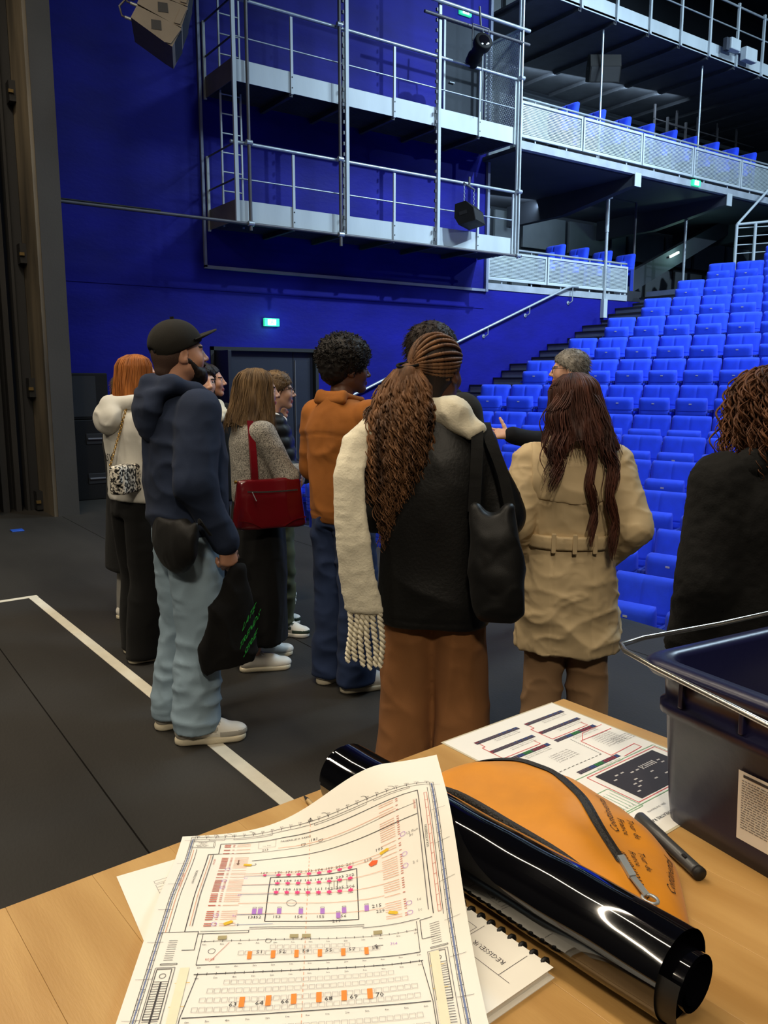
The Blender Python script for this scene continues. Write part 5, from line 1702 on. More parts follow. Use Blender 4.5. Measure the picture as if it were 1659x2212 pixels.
    # ---------------- hair
    def hair_cap(s, mat, thick=.012, noise=(.004, 60), front=-.002, back=-.06, side=-.02, name='hair', extra=(), h=.007, nrm=(.0, .75, -1.0)):
        """short hair: a shell over the skull, cut along a hairline"""
        ops = [U(ell((0, -.02, .030), (.076+thick, .096+thick, .088+thick)), .01), U(cone((0, -.05, -.02), (0, -.07, back), .055+thick*.5, .045+thick*.4), .03)] + list(extra)
        ops += [I(half((0, .62, -.95), front), .006)]
        dsp = lambda V: noise[0]*(ridge(V*noise[1], 1.3)-.5) + noise[0]*.6*(ridge(V*noise[1]*2.1, 4.1)-.5)
        V, Q = sdf_mesh(ops, h); V = relax(V, Q, 1)
        Nn = vnormals(V, Q)
        V = V + Nn*dsp(V)[:, None]
        rng = np.random.RandomState(int(len(V)) % 97)
        pick = rng.choice(len(V), min(len(V), 1100), replace=False)
        flow = np.array([0, -.55, -.6])
        d = Nn[pick]*.45 + flow*.7 + rng.normal(size=(len(pick), 3))*.28
        d /= np.linalg.norm(d, axis=1)[:, None]
        t_ = np.linspace(0, 1, 4)[None, :, None]
        pa = V[pick][:, None, :] + d[:, None, :]*t_*rng.uniform(.010, .024, (len(pick), 1, 1)) + np.array([0, -.004, -.006])*t_**2
        sv, sq = strand_mesh(pa, np.full(pa.shape[:2], .0017)*(1.1-t_[:, :, 0]*.8), 3)
        V, Q = join_vq((V, Q), (sv, sq))
        return s.place_on_head(obj(name, np_mesh(name, V, Q, mat), s.root))
    def hair_fall(s, mat, st, face=60, zface=.045, seed=1, clump=26, amp=.010, nphi=150, nz=70, loose=160, ragged=.05, name='hair', part=0.0, wave=.004, wavef=40, backcut=None):
        """long hair: radial surface round the head axis, strands running down; st rows of (z, rx, ry, cy)"""
        st = np.array(sorted(st, reverse=True), float)
        zt, zb = st[0, 0], st[-1, 0]
        rng = np.random.RandomState(seed)
        phi = np.radians(np.linspace(face, 360-face, nphi)) + pi/2       # from the face edge round the back
        tt = np.linspace(0, 1, nz)
        fr = vnoise(np.stack([np.arange(nphi)/nphi*clump, np.zeros(nphi), np.zeros(nphi)], 1), seed)
        V = np.zeros((nphi, nz, 3))
        def surf(ph, z, off):
            o = np.argsort(st[:, 0])
            rx = np.interp(z, st[o, 0], st[o, 1]); ry = np.interp(z, st[o, 0], st[o, 2]); cy = np.interp(z, st[o, 0], st[o, 3])
            return np.stack([(rx+off)*np.cos(ph), cy+(ry+off)*np.sin(ph), z], -1)
        for i, ph in enumerate(phi):
            zend = zb + ragged*fr[i]
            # crown to tip, more samples near the crown
            z = zt + (zend-zt)*(tt**1.25)
            pf = ph + .10*np.sin(tt*5+fr[i]*9)*tt*.4
            g = np.stack([np.full(nz, i/nphi*clump*2.0), tt*1.6, np.zeros(nz)], 1)
            g2 = np.stack([np.full(nz, i/nphi*clump*5.3), tt*2.6, np.ones(nz)], 1)
            off = amp*(ridge(g, seed+2)-.6) + amp*.45*(ridge(g2, seed+5)-.5) + wave*np.sin(z*wavef+fr[i]*6)*np.clip((zt-z)/.2, 0, 1)
            off *= np.clip(tt*6, 0.0, 1)
            p = surf(pf, z, off)
            V[i] = p
        Vf = V.reshape(-1, 3)
        i = np.arange(nphi-1)[:, None]; j = np.arange(nz-1)[None, :]
        b0 = i*nz+j
        Q = np.stack([b0, b0+nz, b0+nz+1, b0+1], -1).reshape(-1, 4)
        # inner skin gives the hair its thickness
        inn = V.copy(); cen = np.array([0, -.02, 0]); inn[:, :, 0] *= .86; inn[:, :, 1] = (inn[:, :, 1]+.02)*.86-.02
        inn[:, 0:2, 2] -= .004
        parts = [(Vf, Q), (inn.reshape(-1, 3), Q[:, ::-1])]
        # closing strips at the tips and the face edges
        n = nphi*nz
        tip = np.stack([np.arange(nphi-1)*nz+nz-1, np.arange(nphi-1)*nz+nz-1+n, (np.arange(nphi-1)+1)*nz+nz-1+n, (np.arange(nphi-1)+1)*nz+nz-1], 1)
        e0 = np.stack([np.arange(nz-1), np.arange(nz-1)+1, np.arange(nz-1)+1+n, np.arange(nz-1)+n], 1)
        e1 = e0[:, ::-1] + (nphi-1)*nz
        Vc, Qc = join_vq(*parts)
        Qc = np.concatenate([Qc, tip, e0, e1])
        parts = [(Vc, Qc)]
        if loose:
            ph = np.radians(rng.uniform(face, 360-face, loose)) + pi/2
            M = 22
            t2 = np.linspace(.03, 1, M)[None, :]
            ze = zb + ragged*rng.uniform(-.5, .8, loose)
            z = zt + (ze[:, None]-zt)*t2**1.15
            pf = ph[:, None] + .12*np.sin(t2*rng.uniform(3, 9, loose)[:, None] + rng.uniform(0, 6, loose)[:, None])*t2
            off = rng.uniform(-.002, amp*.9, loose)[:, None]*np.clip(t2*5, 0, 1) + wave*np.sin(z*wavef+rng.uniform(0, 6, loose)[:, None])*t2
            paths = surf(pf, z, off)
            rad = np.clip(rng.uniform(.0012, .0032, loose), 0, 1)[:, None]*np.clip(1.25-t2, .15, 1)*np.ones((loose, M))
            parts.append(strand_mesh(paths, rad))
        cv, cq = sdf_mesh([U(ell((0, -.02, .030), (.081, .101, .094)), .01), I(half((0, .62, -.95), -.012), .006)], .007)
        cv = relax(cv, cq, 1)
        cv = cv + vnormals(cv, cq)*(.004*(ridge(cv*np.array([70, 18, 40]), seed)-.5))[:, None]
        parts.append((cv, cq))
        V_, Q_ = join_vq(*parts)
        return s.place_on_head(obj(name, np_mesh(name, V_, Q_, mat), s.root))
    def glasses(s, mat, w=.034, hgt=.019):
        mb = MB()
        for sd_ in (-1, 1):
            cx = sd_*.0345
            mb.tube([(cx+w*.92*cos(a), .097-.004*abs(cos(a)), .001+hgt*sin(a)*(1.0)) for a in [k*2*pi/16 for k in range(16)]], .0019, 5, closed=True)
            mb.tube([(sd_*(.0345+w*.9), .094, .006), (sd_*.074, .06, .008), (sd_*.079, -.01, .006), (sd_*.077, -.035, -.012)], .0017, 5)
        mb.tube([(-.006, .099, .006), (0, .101, .008), (.006, .099, .006)], .0018, 5)
        return s.place_on_head(mb.build('glasses', mat, s.root))
# =================================================================== the people
B_dark = flat('brow_dark', rgb(36, 26, 20), .7); B_gin = flat('brow_ginger', rgb(150, 84, 40), .7); B_grey = flat('brow_grey', rgb(96, 92, 88), .7)
H_dark = hairmat('near_black', rgb(20, 15, 13), rgb(44, 32, 26)); H_brown = hairmat('brown', rgb(62, 46, 30), rgb(122, 96, 64)); H_gin = hairmat('ginger', rgb(112, 60, 22), rgb(172, 104, 46))
H_braid = hairmat('braid_brown', rgb(48, 30, 19), rgb(132, 92, 60)); H_auburn = hairmat('auburn', rgb(40, 20, 14), rgb(86, 46, 32)); H_grey = hairmat('grey', rgb(92, 88, 82), rgb(158, 152, 142), .6)
H_curl = hairmat('curly_brown', rgb(48, 28, 17), rgb(112, 70, 42)); H_blond = hairmat('blond', rgb(150, 120, 70), rgb(190, 160, 104)); H_afro = hairmat('afro_black', rgb(14, 12, 11), rgb(34, 28, 25), .6)
C_navy = cloth('navy_fleece', rgb(34, 44, 66)); C_jean = cloth('pale_denim', rgb(142, 164, 180), bscale=500, var=.14, vscale=3.5); C_djean = cloth('dark_denim', rgb(38, 52, 84), var=.2, vscale=4)
C_black = cloth('black', rgb(13, 13, 13)); C_blackw = cloth('black_wool', rgb(15, 15, 15), bump=.6, bscale=160); C_leather = pmat('black_coated_coat', rgb(13, 13, 13), .5, spec=.35, var=.1, bump=.12, bscale=90, wr=.35, wscale=5)
C_cream = cloth('cream_wool', rgb(226, 218, 194), var=.06, bump=.8, bscale=130, sheen=.2, wr=.3); C_grey = cloth('pale_grey_fleece', rgb(202, 200, 192), var=.05)
C_rust = cloth('rust_canvas', rgb(152, 92, 38), var=.12, vscale=8); C_tan = cloth('tan', rgb(178, 140, 84)); C_beige = cloth('beige_gabardine', rgb(196, 174, 136), rough=.6, var=.06, bump=.12, bscale=600, wr=.7, wscale=7.0)
C_brown = cloth('brown_twill', rgb(140, 94, 56), var=.1); C_taupe = cloth('taupe_twill', rgb(152, 120, 88)); C_olive = cloth('olive_twill', rgb(84, 86, 62)); C_tweed = pmat('grey_tweed', rgb(44, 42, 40), .9, col2=rgb(176, 170, 158), vscale=170, bump=.5, bscale=220, detail=2, bdist=.003)
C_white = cloth('white_cotton', rgb(222, 220, 214), var=.03); C_navy2 = cloth('dark_shirt', rgb(18, 19, 23)); C_olblk = cloth('olive_black', rgb(33, 32, 28)); C_gjean = cloth('grey_denim', rgb(150, 148, 142))
L_white = pmat('white_leather', rgb(228, 224, 214), .5, var=.04, bump=.1); L_greyw = pmat('light_grey_suede', rgb(170, 166, 156), .7, var=.05, bump=.2, bscale=200); L_sole = pmat('cream_rubber', rgb(214, 204, 178), .6, var=.05, bump=.15, bscale=220); L_green = pmat('green_suede', rgb(44, 62, 48), .7, var=.1, bump=.1); L_black = pmat('black_shoe', rgb(24, 23, 23), .5, var=.1, bump=.1)
L_lace = pmat('white_laces', rgb(232, 230, 222), .8, var=.03, bump=0)
TORSO = [(.90, 0, 0, .185, .135), (1.05, 0, 0, .185, .14), (1.2, 0, 0, .19, .14), (1.33, 0, -.01, .20, .132), (1.40, 0, -.012, .185, .112), (1.445, 0, -.015, .135, .092), (1.49, 0, -.02, .075, .075)]
def torso(hem, wid=1.0, dep=1.0, hemw=None, hemd=None, neck=1.0):
    st = []
    for z, cx, cy, a, b in TORSO:
        f = 1 if z < 1.42 else neck
        st.append((z, cx, cy, a*wid*f, b*dep*f))
    if hem < .9:
        st.append((hem, 0, 0, hemw or st[0][3]*1.06, hemd or st[0][4]*1.08))
    elif hem > .9:
        st = [r for r in st if r[0] > hem+.03] + [(hem, 0, 0, (hemw or .185*wid), (hemd or .135*dep))]
    return st
def carried(p, name, label, cat, group=None):
    t = thing(name, label, cat, p.root.location, p.root.rotation_euler[2], group)
    t.scale = p.root.scale
    return t
def band(name, pts, w, th, mat, parent, up=None):
    """flat strap along a path; width direction follows up x tangent"""
    mb = MB(); pts = [Vector(q) for q in pts]; vs = []
    ups = [Vector(u) for u in up] if isinstance(up, list) else [Vector(up)]*len(pts)
    for _ in range(2):       # corner cutting
        np_, nu_ = [pts[0]], [ups[0]]
        for q0, q1, u0, u1 in zip(pts[:-1], pts[1:], ups[:-1], ups[1:]):
            np_ += [q0*.75+q1*.25, q0*.25+q1*.75]; nu_ += [u0*.75+u1*.25, u0*.25+u1*.75]
        pts, ups = np_ + [pts[-1]], nu_ + [ups[-1]]
    for i, q in enumerate(pts):
        t = (pts[min(i+1, len(pts)-1)]-pts[max(i-1, 0)]).normalized()
        u = ups[i]
        sdv = t.cross(u).normalized(); nv = sdv.cross(t).normalized()
        for a, b in ((-1, -1), (1, -1), (1, 1), (-1, 1)):
            vs.append(q + sdv*(a*w/2) + nv*(b*th/2))
    n = len(pts)
    fs = [(i*4+k, i*4+(k+1) % 4, (i+1)*4+(k+1) % 4, (i+1)*4+k) for i in range(n-1) for k in range(4)] + [(3, 2, 1, 0), tuple((n-1)*4+k for k in range(4))]
    return mb.add(vs, fs, False).build(name, mat, parent)
def surf_text(txt, size, P, name, mat, parent):
    vs, fs = text_geo(txt)
    v = vs*size; v = v-(v.max(0)+v.min(0))/2
    return MB().add([P(a, b) for a, b in v], fs).build(name, mat, parent)

# ------------------------------------------------ 1 man in cap and navy hoodie
p = Person('man in a black cap and navy hoodie with pale blue jeans, beard and crossbody bag', (1.30, 3.33), 0, 1.79, 'tan', True, .010)
p.hyaw = radians(-2); p.hpitch = radians(6); p.hz = 1.625; p.hy = .0
p.arm[1] = [(.185, -.005, 1.395), (.24, -.06, 1.12), (.25, .065, .865)]
p.arm[-1] = [(-.185, 0, 1.395), (-.24, .0, 1.13), (-.15, .16, .96)]
p.hand[1] = dict(fdir=(.0, .12, -1), palm=(-1, -.1, 0), curl=1.25, thumb=.2)
p.foot = {1: (.125, -.045, radians(-21)), -1: (-.085, -.06, radians(-4))}
p.leg = {1: (.105, .0), -1: (-.09, .0)}
p.body(B_dark)
fold1 = mix(folds(7, 7, 9, .008, 1.2), folds(14, 14, 10, .003, 2.2))
p.top('hoodie', C_navy, [(.885, 0, 0, .172, .132), (.915, 0, 0, .178, .138), (.95, 0, 0, .205, .155), (1.08, 0, 0, .208, .158), (1.22, 0, 0, .212, .156), (1.33, 0, -.01, .215, .145), (1.40, 0, -.015, .19, .122), (1.45, 0, -.02, .135, .10), (1.485, 0, -.015, .09, .085)], (.092, .082, .052), disp=fold1,
      extra=[U(cone(p.arm[1][2], Vector(p.arm[1][2])+Vector((0, -.02, .05)), .046, .05), .012)])
hood = sdf_obj('hood', [U(cone((.08, .085, 1.445), (.115, .01, 1.475), .028, .032), .03), U(cone((.115, .01, 1.475), (.105, -.08, 1.500), .032, .034), .03), U(cone((.105, -.08, 1.50), (.0, -.135, 1.505), .034, .036), .03), U(cone((-.08, .085, 1.445), (-.115, .01, 1.475), .028, .032), .03), U(cone((-.115, .01, 1.475), (-.105, -.08, 1.50), .032, .034), .03), U(cone((-.105, -.08, 1.5), (0, -.135, 1.505), .034, .036), .03),
                        U(loft([(1.27, 0, -.135, .035, .02), (1.33, 0, -.15, .085, .042), (1.41, 0, -.152, .125, .05), (1.48, 0, -.13, .125, .045)], 2), .04)], .009, C_navy, p.root, mix(folds(6, 6, 12, .008, 3.1), folds(20, 20, 20, .002, 5)))
p.trousers('jeans', C_jean, .168, .128, 1.0, ((.86, .098, .118), (.48, .086, .094), (.06, .086, .098)), disp=mix(lambda V: (folds(6, 6, 15, .010, 8.1)(V))*np.clip((.85-V[:, 2])*2.2, .15, 1), folds(16, 16, 26, .0035, 4)), hem=.055)
for sd_ in (1, -1):
    sh_ = p.shoe(sd_, L_white, L_sole, L_lace, panel=L_greyw)
    for q_ in (-1, 1):
        band('side_emblem', [(q_*.043, .128, .046), (q_*.044, .105, .042), (q_*.042, .08, .050), (q_*.040, .05, .064), (q_*.037, .02, .078)], .012, .004, L_greyw, sh_, (q_, 0, .2))
bd = [U(ell((0, .052, -.090), (.047, .046, .036)), .02), U(cone((-.058, .004, -.030), (-.034, .055, -.088), .0145, .025), .02), U(cone((.058, .004, -.030), (.034, .055, -.088), .0145, .025), .02), U(cone((-.024, .084, -.054), (.024, .084, -.054), .008), .01), U(ell((0, .062, -.112), (.034, .032, .026)), .02), S(ell((0, .105, -.069), (.02, .014, .006)), .004)]
V, Q = sdf_mesh(bd, .006); V = relax(V, Q, 1); V = V+vnormals(V, Q)*(.003*(ridge(V*120, 2)-.4))[:, None]
p.place_on_head(obj('beard', np_mesh('beard', V, Q, H_dark), p.root))
fade = sdf_mesh([U(ell((0, -.03, .01), (.0765, .0895, .075)), .02), U(cone((0, -.06, -.02), (0, -.075, -.06), .052, .042), .03), I(half((0, 1, 0), .025), .004), I(half((0, 0, 1), .05), .004)], .006)
p.place_on_head(obj('hair', np_mesh('hair', relax(*fade), fade[1], pmat('hair_fade', rgb(70, 50, 40), .6, bump=.3, bscale=300)), p.root))
M_cap = cloth('cap_black', rgb(32, 30, 26), bump=.35, bscale=300)
cp = [U(ell((0, -.018, .040), (.090, .112, .100)), .01), I(half((0, .30, -1), -.016), .006), S(ell((0, -.14, .012), (.04, .05, .022)), .006)]
V, Q = sdf_mesh(cp, .006)
cap = p.place_on_head(obj('cap', np_mesh('cap', relax(V, Q, 1), Q, M_cap), p.root))
vs = []; nr = 12
for k, off in ((0, 0.0), (1, -.006)):
    for i in range(nr+1):
        for j in range(7):
            a = radians(22 + 136*i/nr)
            x = .084*cos(a)*(1+.01*j); y = -.018 + .106*sin(a) + j/6*(.078*sin(a)**1.5)
            z = .058 - 2.2*x*x + j/6*.030*sin(a)
            vs.append((x, y, z+off))
m = (nr+1)*7
fs = [(k*m+i*7+j, k*m+i*7+j+1, k*m+(i+1)*7+j+1, k*m+(i+1)*7+j) for k in (0, 1) for i in range(nr) for j in range(6)] + [(i*7+6, m+i*7+6, m+(i+1)*7+6, (i+1)*7+6) for i in range(nr)]
MB().add(vs, fs, True).build('visor', M_cap, cap)
MB().box(-.03, .03, -.118, -.112, .012, .026).cyl((.03, -.118, .02), (.03, -.110, .02), .008, 8).build('strap_buckle', M_nose, cap)
MB().cyl((0, -.016, .14), (0, -.016, .149), .009, 8).build('cap_button', M_cap, cap)
# crossbody bag at his back
t = carried(p, 'crossbody_bag', 'black nylon crossbody bag hanging behind the navy hoodie', 'bag')
sdf_obj('bag_body', [U(ell((-.02, -.185, .885), (.19, .056, .132)), .03), S(ell((-.02, -.2, 1.095), (.21, .2, .125)), .015), U(cone((-.19, -.17, .94), (-.205, -.165, 1.0), .022, .012), .03), U(cone((.14, -.17, .93), (.152, -.16, .965), .022, .012), .03)], .009, cloth('bag_nylon', rgb(20, 19, 18), rough=.55), t, mix(folds(5, 5, 9, .004, 2.4), folds(20, 20, 8, .002, 6)))
band('strap', [(-.2, -.165, .98), (-.19, -.19, 1.12), (-.18, -.20, 1.25), (-.16, -.19, 1.34)], .022, .004, C_black, t, (0, -1, .2))
band('strap', [(.165, -.155, .98), (.19, -.16, .99), (.2, -.12, .93)], .022, .004, C_black, t, (0, -1, .2))
for ch_ in t.children: ch_.location = (.165, .07, 0)
# tote bag in his right hand
t = carried(p, 'tote_bag', 'limp black tote bag with green lettering, held by the man in the cap', 'bag')
sdf_obj('bag_body', [U(loft([(.34, .235, .06, .030, .115), (.45, .24, .07, .034, .125), (.60, .245, .085, .03, .095), (.70, .25, .10, .022, .05), (.77, .256, .113, .014, .022)], 2.4), .01)], .009, cloth('tote_cotton', rgb(14, 13, 13)), t, mix(folds(12, 12, 4, .016, 5.5), folds(20, 20, 12, .005, 1)))
band('bag_handle', [(.25, .08, .70), (.252, .10, .76), (.255, .115, .80), (.258, .14, .77), (.255, .16, .70)], .02, .005, C_black, t, (1, 0, 0))
G_gr = ink('totegreen', 40, 190, 70)
for i, s_ in enumerate(('LATE', 'TRENDS', 'SERIE')):
    surf_text(s_, .048, lambda a, b, i=i: (.286 + .018*max(0, 1-((.56-.05*i)-.4)/.3), .135+b*.35-.0*i + a*.55, .56-.055*i + b*1.15 + a*.75), 'printed_lettering', G_gr, t)

# ------------------------------------------------ 2 woman with red handbag
p = Person('woman in a grey tweed jacket and long black skirt, brown shoulder-length hair', (1.93, 3.93), -12, 1.62, 'light', False, .0115)
p.hyaw = radians(-4); p.hy = .03; p.hz = 1.62
p.arm[1] = [(.155, 0, 1.385), (.205, .12, 1.135), (.0, .25, 1.15)]
p.arm[-1] = [(-.155, 0, 1.385), (-.2, .08, 1.12), (.08, .225, 1.105)]
p.hand[-1] = dict(fdir=(1, -.15, .02), palm=(0, -1, .1), curl=.7, thumb=.3)
p.foot = {1: (.09, -.06, radians(-8)), -1: (-.09, .02, radians(4))}
p.body(B_dark)
p.top('tweed_jacket', C_tweed, torso(.98, .98, 1.0), (.074, .066, .052), disp=folds(8, 8, 8, .006, 6.6))
sdf_obj('skirt', [U(loft([(.16, 0, -.02, .19, .17), (.4, 0, -.01, .20, .16), (.7, 0, -.005, .195, .15), (.88, 0, 0, .185, .14), (1.02, 0, 0, .16, .125)], 2.3), .02)], .012, C_black, p.root, mix(folds(10, 10, 1.5, .012, 4.4), folds(20, 20, 5, .003, 2)))
for sd_ in (1, -1): p.shoe(sd_, L_white, L_sole, L_lace)
p.hair_fall(H_brown, [(.128, .008, .008, -.02), (.122, .04, .045, -.02), (.10, .072, .088, -.02), (.06, .092, .112, -.022), (0, .100, .118, -.028), (-.08, .112, .128, -.035), (-.16, .128, .145, -.045), (-.22, .135, .15, -.05)], face=38, seed=3, amp=.014, ragged=.06, loose=240, wave=.005, wavef=30)
MB().tube([(.082, .03, -.075), (.09, .04, -.085), (.085, .05, -.095)], .0016, 5).build('earring', M_galv, p.root, (p.hx, p.hy, p.hz))
t = carried(p, 'handbag', 'glossy dark red leather handbag hanging on the arm of the woman in tweed', 'bag')
M_red = pmat('red_leather', rgb(92, 8, 17), .2, var=.1, vscale=4, bump=.12, bscale=18, coat=.3)
def bagx(y, z): return .265 + .022*sin(y*9)+.0*z
hb = [U(loft([(.875, .255, .005, .055, .205), (.93, .255, .005, .055, .2), (1.05, .255, .005, .045, .185), (1.145, .255, .005, .022, .175)], 3.6, .012), .01)]
sdf_obj('bag_body', hb, .008, M_red, t, folds(6, 5, 4, .006, 3.3))
for s_ in (-1, 1):
    band('handle', [(.255+s_*.012, -.075, 1.12), (.245+s_*.010, -.075, 1.22), (.20+s_*.008, -.07, 1.34), (.125, -.06, 1.455)], .036, .006, M_red, t, (1, 0, .2))
band('top_zip', [(.312, -.13, 1.085), (.316, -.02, 1.078), (.31, .15, 1.082)], .008, .004, M_zip, t, (1, 0, 0))
MB().bar((.318, -.105, 1.082), (.322, -.085, 1.035), .012, .004).build('zip_pull', M_galv, t)
for s_ in (-1, 1):
    band('corner_seam', [(.314, s_*.19+.005, .93), (.318, s_*.13+.005, .925), (.318, s_*.06+.005, .885)], .006, .006, M_red, t, (1, 0, 0))
    MB().cyl((.255, s_*.15, .868), (.255, s_*.15, .876), .008, 8).build('foot_stud', M_galv, t)
MB().cyl((.26, -.175, 1.135), (.26, -.188, 1.135), .009, 8).build('side_ring', pmat('brass', rgb(190, 150, 70), .3, metal=.9, var=.05, bump=0), t)

# ------------------------------------------------ 3 man in rust jacket
p = Person('man in a rust orange jacket and dark blue jeans with short black afro hair', (2.16, 3.43), 14, 1.73, 'brown', True, .0105)
p.hyaw = radians(-26); p.hz = 1.625; p.hy = .05
p.arm[1] = [(.18, 0, 1.395), (.225, .02, 1.13), (.10, .2, 1.04)]
p.arm[-1] = [(-.18, 0, 1.395), (-.225, .02, 1.13), (-.10, .2, 1.04)]
p.foot = {1: (.125, -.04, radians(-28)), -1: (-.07, -.03, radians(-6))}
p.body(B_dark)
p.top('jacket', C_rust, torso(.86, 1.0, 1.02, .168, .132), (.085, .075, .06), disp=mix(folds(6, 6, 7, .008, 9.2), lambda V: -.004*np.exp(-((V[:, 2]-.915)/.006)**2) - .004*np.exp(-((V[:, 2]-1.315+.1*np.abs(V[:, 0]))/.006)**2)*(V[:, 1] < 0)))
sdf_obj('collar', [U(cone((-.085, .05, 1.475), (-.075, -.075, 1.50), .014, .018), .02), U(cone((-.075, -.075, 1.5), (.075, -.075, 1.5), .018), .03), U(cone((.085, .05, 1.475), (.075, -.075, 1.50), .014, .018), .02), U(cone((-.09, -.09, 1.47), (.09, -.09, 1.47), .016), .03)], .0075, C_rust, p.root, folds(10, 10, 10, .003, 1))
p.trousers('jeans', C_djean, .158, .125, .98, ((.86, .096, .112), (.48, .086, .092), (.06, .090, .104)), disp=mix(folds(7, 7, 13, .010, 5.1), folds(16, 16, 20, .003, 3)), hem=.045)
for x in ():
    band('back_pocket', [(x-.045, -.108+.02*(x < 0), .87), (x-.042, -.115+.02*(x < 0), .80), (x, -.122+.01, .78), (x+.042, -.115+.02*(x > 0), .80), (x+.045, -.108+.02*(x > 0), .87)], .003, .003, C_jean, p.root, (0, -1, 0))
for sd_ in (1, -1): p.shoe(sd_, L_white, L_sole, L_lace, .30)
V, Q = sdf_mesh([U(ell((0, -.032, .066), (.118, .130, .105)), .02), U(ell((0, -.085, .0), (.085, .06, .075)), .04), I(half((0, .72, -.7), .046), .012)], .007)
V = V+vnormals(V, Q)*(.012*(ridge(V*42, 2)-.5)+.007*(ridge(V*90, 5)-.5))[:, None]
rng = np.random.RandomState(3)
n_ = 900; u_ = rng.normal(size=(n_, 3)); u_ /= np.linalg.norm(u_, axis=1)[:, None]
c0 = np.array([0, -.034, .066]) + u_*np.array([.114, .126, .101]); keep = (c0[:, 1]*.72-c0[:, 2]*.7 < .03); c0 = c0[keep]; u_ = u_[keep]
tt = np.linspace(0, 1, 9)[None, :, None]
hel = np.concatenate([np.cos(tt*9+rng.uniform(0, 6, (len(c0), 1, 1))), np.sin(tt*9+rng.uniform(0, 6, (len(c0), 1, 1))), np.cos(tt*7+rng.uniform(0, 6, (len(c0), 1, 1)))], 2)*.006
pa = c0[:, None, :]+u_[:, None, :]*tt*.018+hel
p.place_on_head(obj('hair', np_mesh('hair', *join_vq((V, Q), strand_mesh(pa, np.full(pa.shape[:2], .0026)*(1.1-tt[:, :, 0]*.6))), H_afro), p.root))

# ------------------------------------------------ 4 woman with long braids
p = Person('woman with very long brown curly braids, black coat, cream scarf and wide brown trousers', (1.735, 2.16), 45, 1.70, 'brown', False, .0085)
p.hyaw = radians(-22); p.hz = 1.625
p.arm[1] = [(.138, 0, 1.365), (.232, -.01, 1.13), (.13, .2, 1.06)]
p.arm[-1] = [(-.138, 0, 1.365), (-.235, -.01, 1.14), (-.13, .2, 1.06)]
p.foot = {1: (.105, -.02, radians(-8)), -1: (-.105, -.02, radians(8))}
p.body(B_dark)
p.top('coat', C_leather, [(.745, 0, -.005, .200, .155), (.77, 0, -.005, .203, .16), (.95, 0, -.005, .198, .155), (1.12, 0, -.01, .19, .15), (1.24, 0, -.01, .194, .145), (1.32, 0, -.012, .186, .132), (1.38, 0, -.015, .158, .112), (1.43, 0, -.015, .11, .09), (1.47, 0, -.015, .08, .078)], (.078, .080, .062), disp=mix(folds(5, 5, 4, .008, 2.8), folds(11, 11, 6, .003, 7), lambda V: -.004*np.exp(-((V[:, 2]-.775)/.005)**2)))
p.trousers('trousers', C_brown, .17, .13, 1.0, ((.86, .100, .118), (.48, .098, .108), (.06, .105, .12)), disp=mix(folds(7, 7, 3, .012, 3.7), folds(12, 12, 10, .004, 6)), hem=.02)
for sd_ in (1, -1): p.shoe(sd_, L_black, L_black, None)
sc = sdf_obj('scarf', [U(cone((-.085, .05, 1.46), (-.09, -.06, 1.495), .038, .042), .03), U(cone((-.09, -.06, 1.495), (.07, -.085, 1.495), .042, .042), .03), U(cone((.085, .05, 1.46), (.07, -.085, 1.495), .038, .042), .03),
                       U(cone((.06, -.075, 1.485), (.155, -.08, 1.435), .034, .020), .03), U(cone((.07, -.09, 1.455), (.125, -.10, 1.42), .024, .018), .03),
                       U(cone((-.08, -.06, 1.49), (-.20, -.045, 1.447), .042, .036), .03), U(cone((-.12, -.11, 1.435), (-.23, -.085, 1.425), .030, .03), .03), U(cone((-.20, -.045, 1.447), (-.255, -.06, 1.405), .036, .034), .03),
                       U(loft([(.80, -.225, -.155, .066, .016), (.95, -.250, -.165, .062, .018), (1.1, -.268, -.165, .056, .019), (1.28, -.278, -.15, .052, .021), (1.41, -.262, -.085, .05, .03)], 2.6), .03)], .0085, C_cream, p.root, mix(folds(9, 9, 5, .006, 1.1), folds(30, 30, 30, .003, 5)))
rng = np.random.RandomState(11)
M = 26; t_ = np.linspace(0, 1, M)
paths = []; rads = []
for i in range(6):
    x0 = -.280 + i*.0222; L_ = rng.uniform(.185, .225)
    for k in range(2):
        a = t_*34 + k*pi
        paths.append(np.stack([x0 + .0062*np.cos(a) + .006*np.sin(t_*5+i), -.155-.006*t_+.0062*np.sin(a), .815-L_*t_], 1)); rads.append(np.full(M, .0068)*(1-.1*t_))
V, Q = strand_mesh(np.array(paths), np.array(rads), 6)
obj('fringe', np_mesh('fringe', V, Q, C_cream), sc)['kind'] = 'stuff'
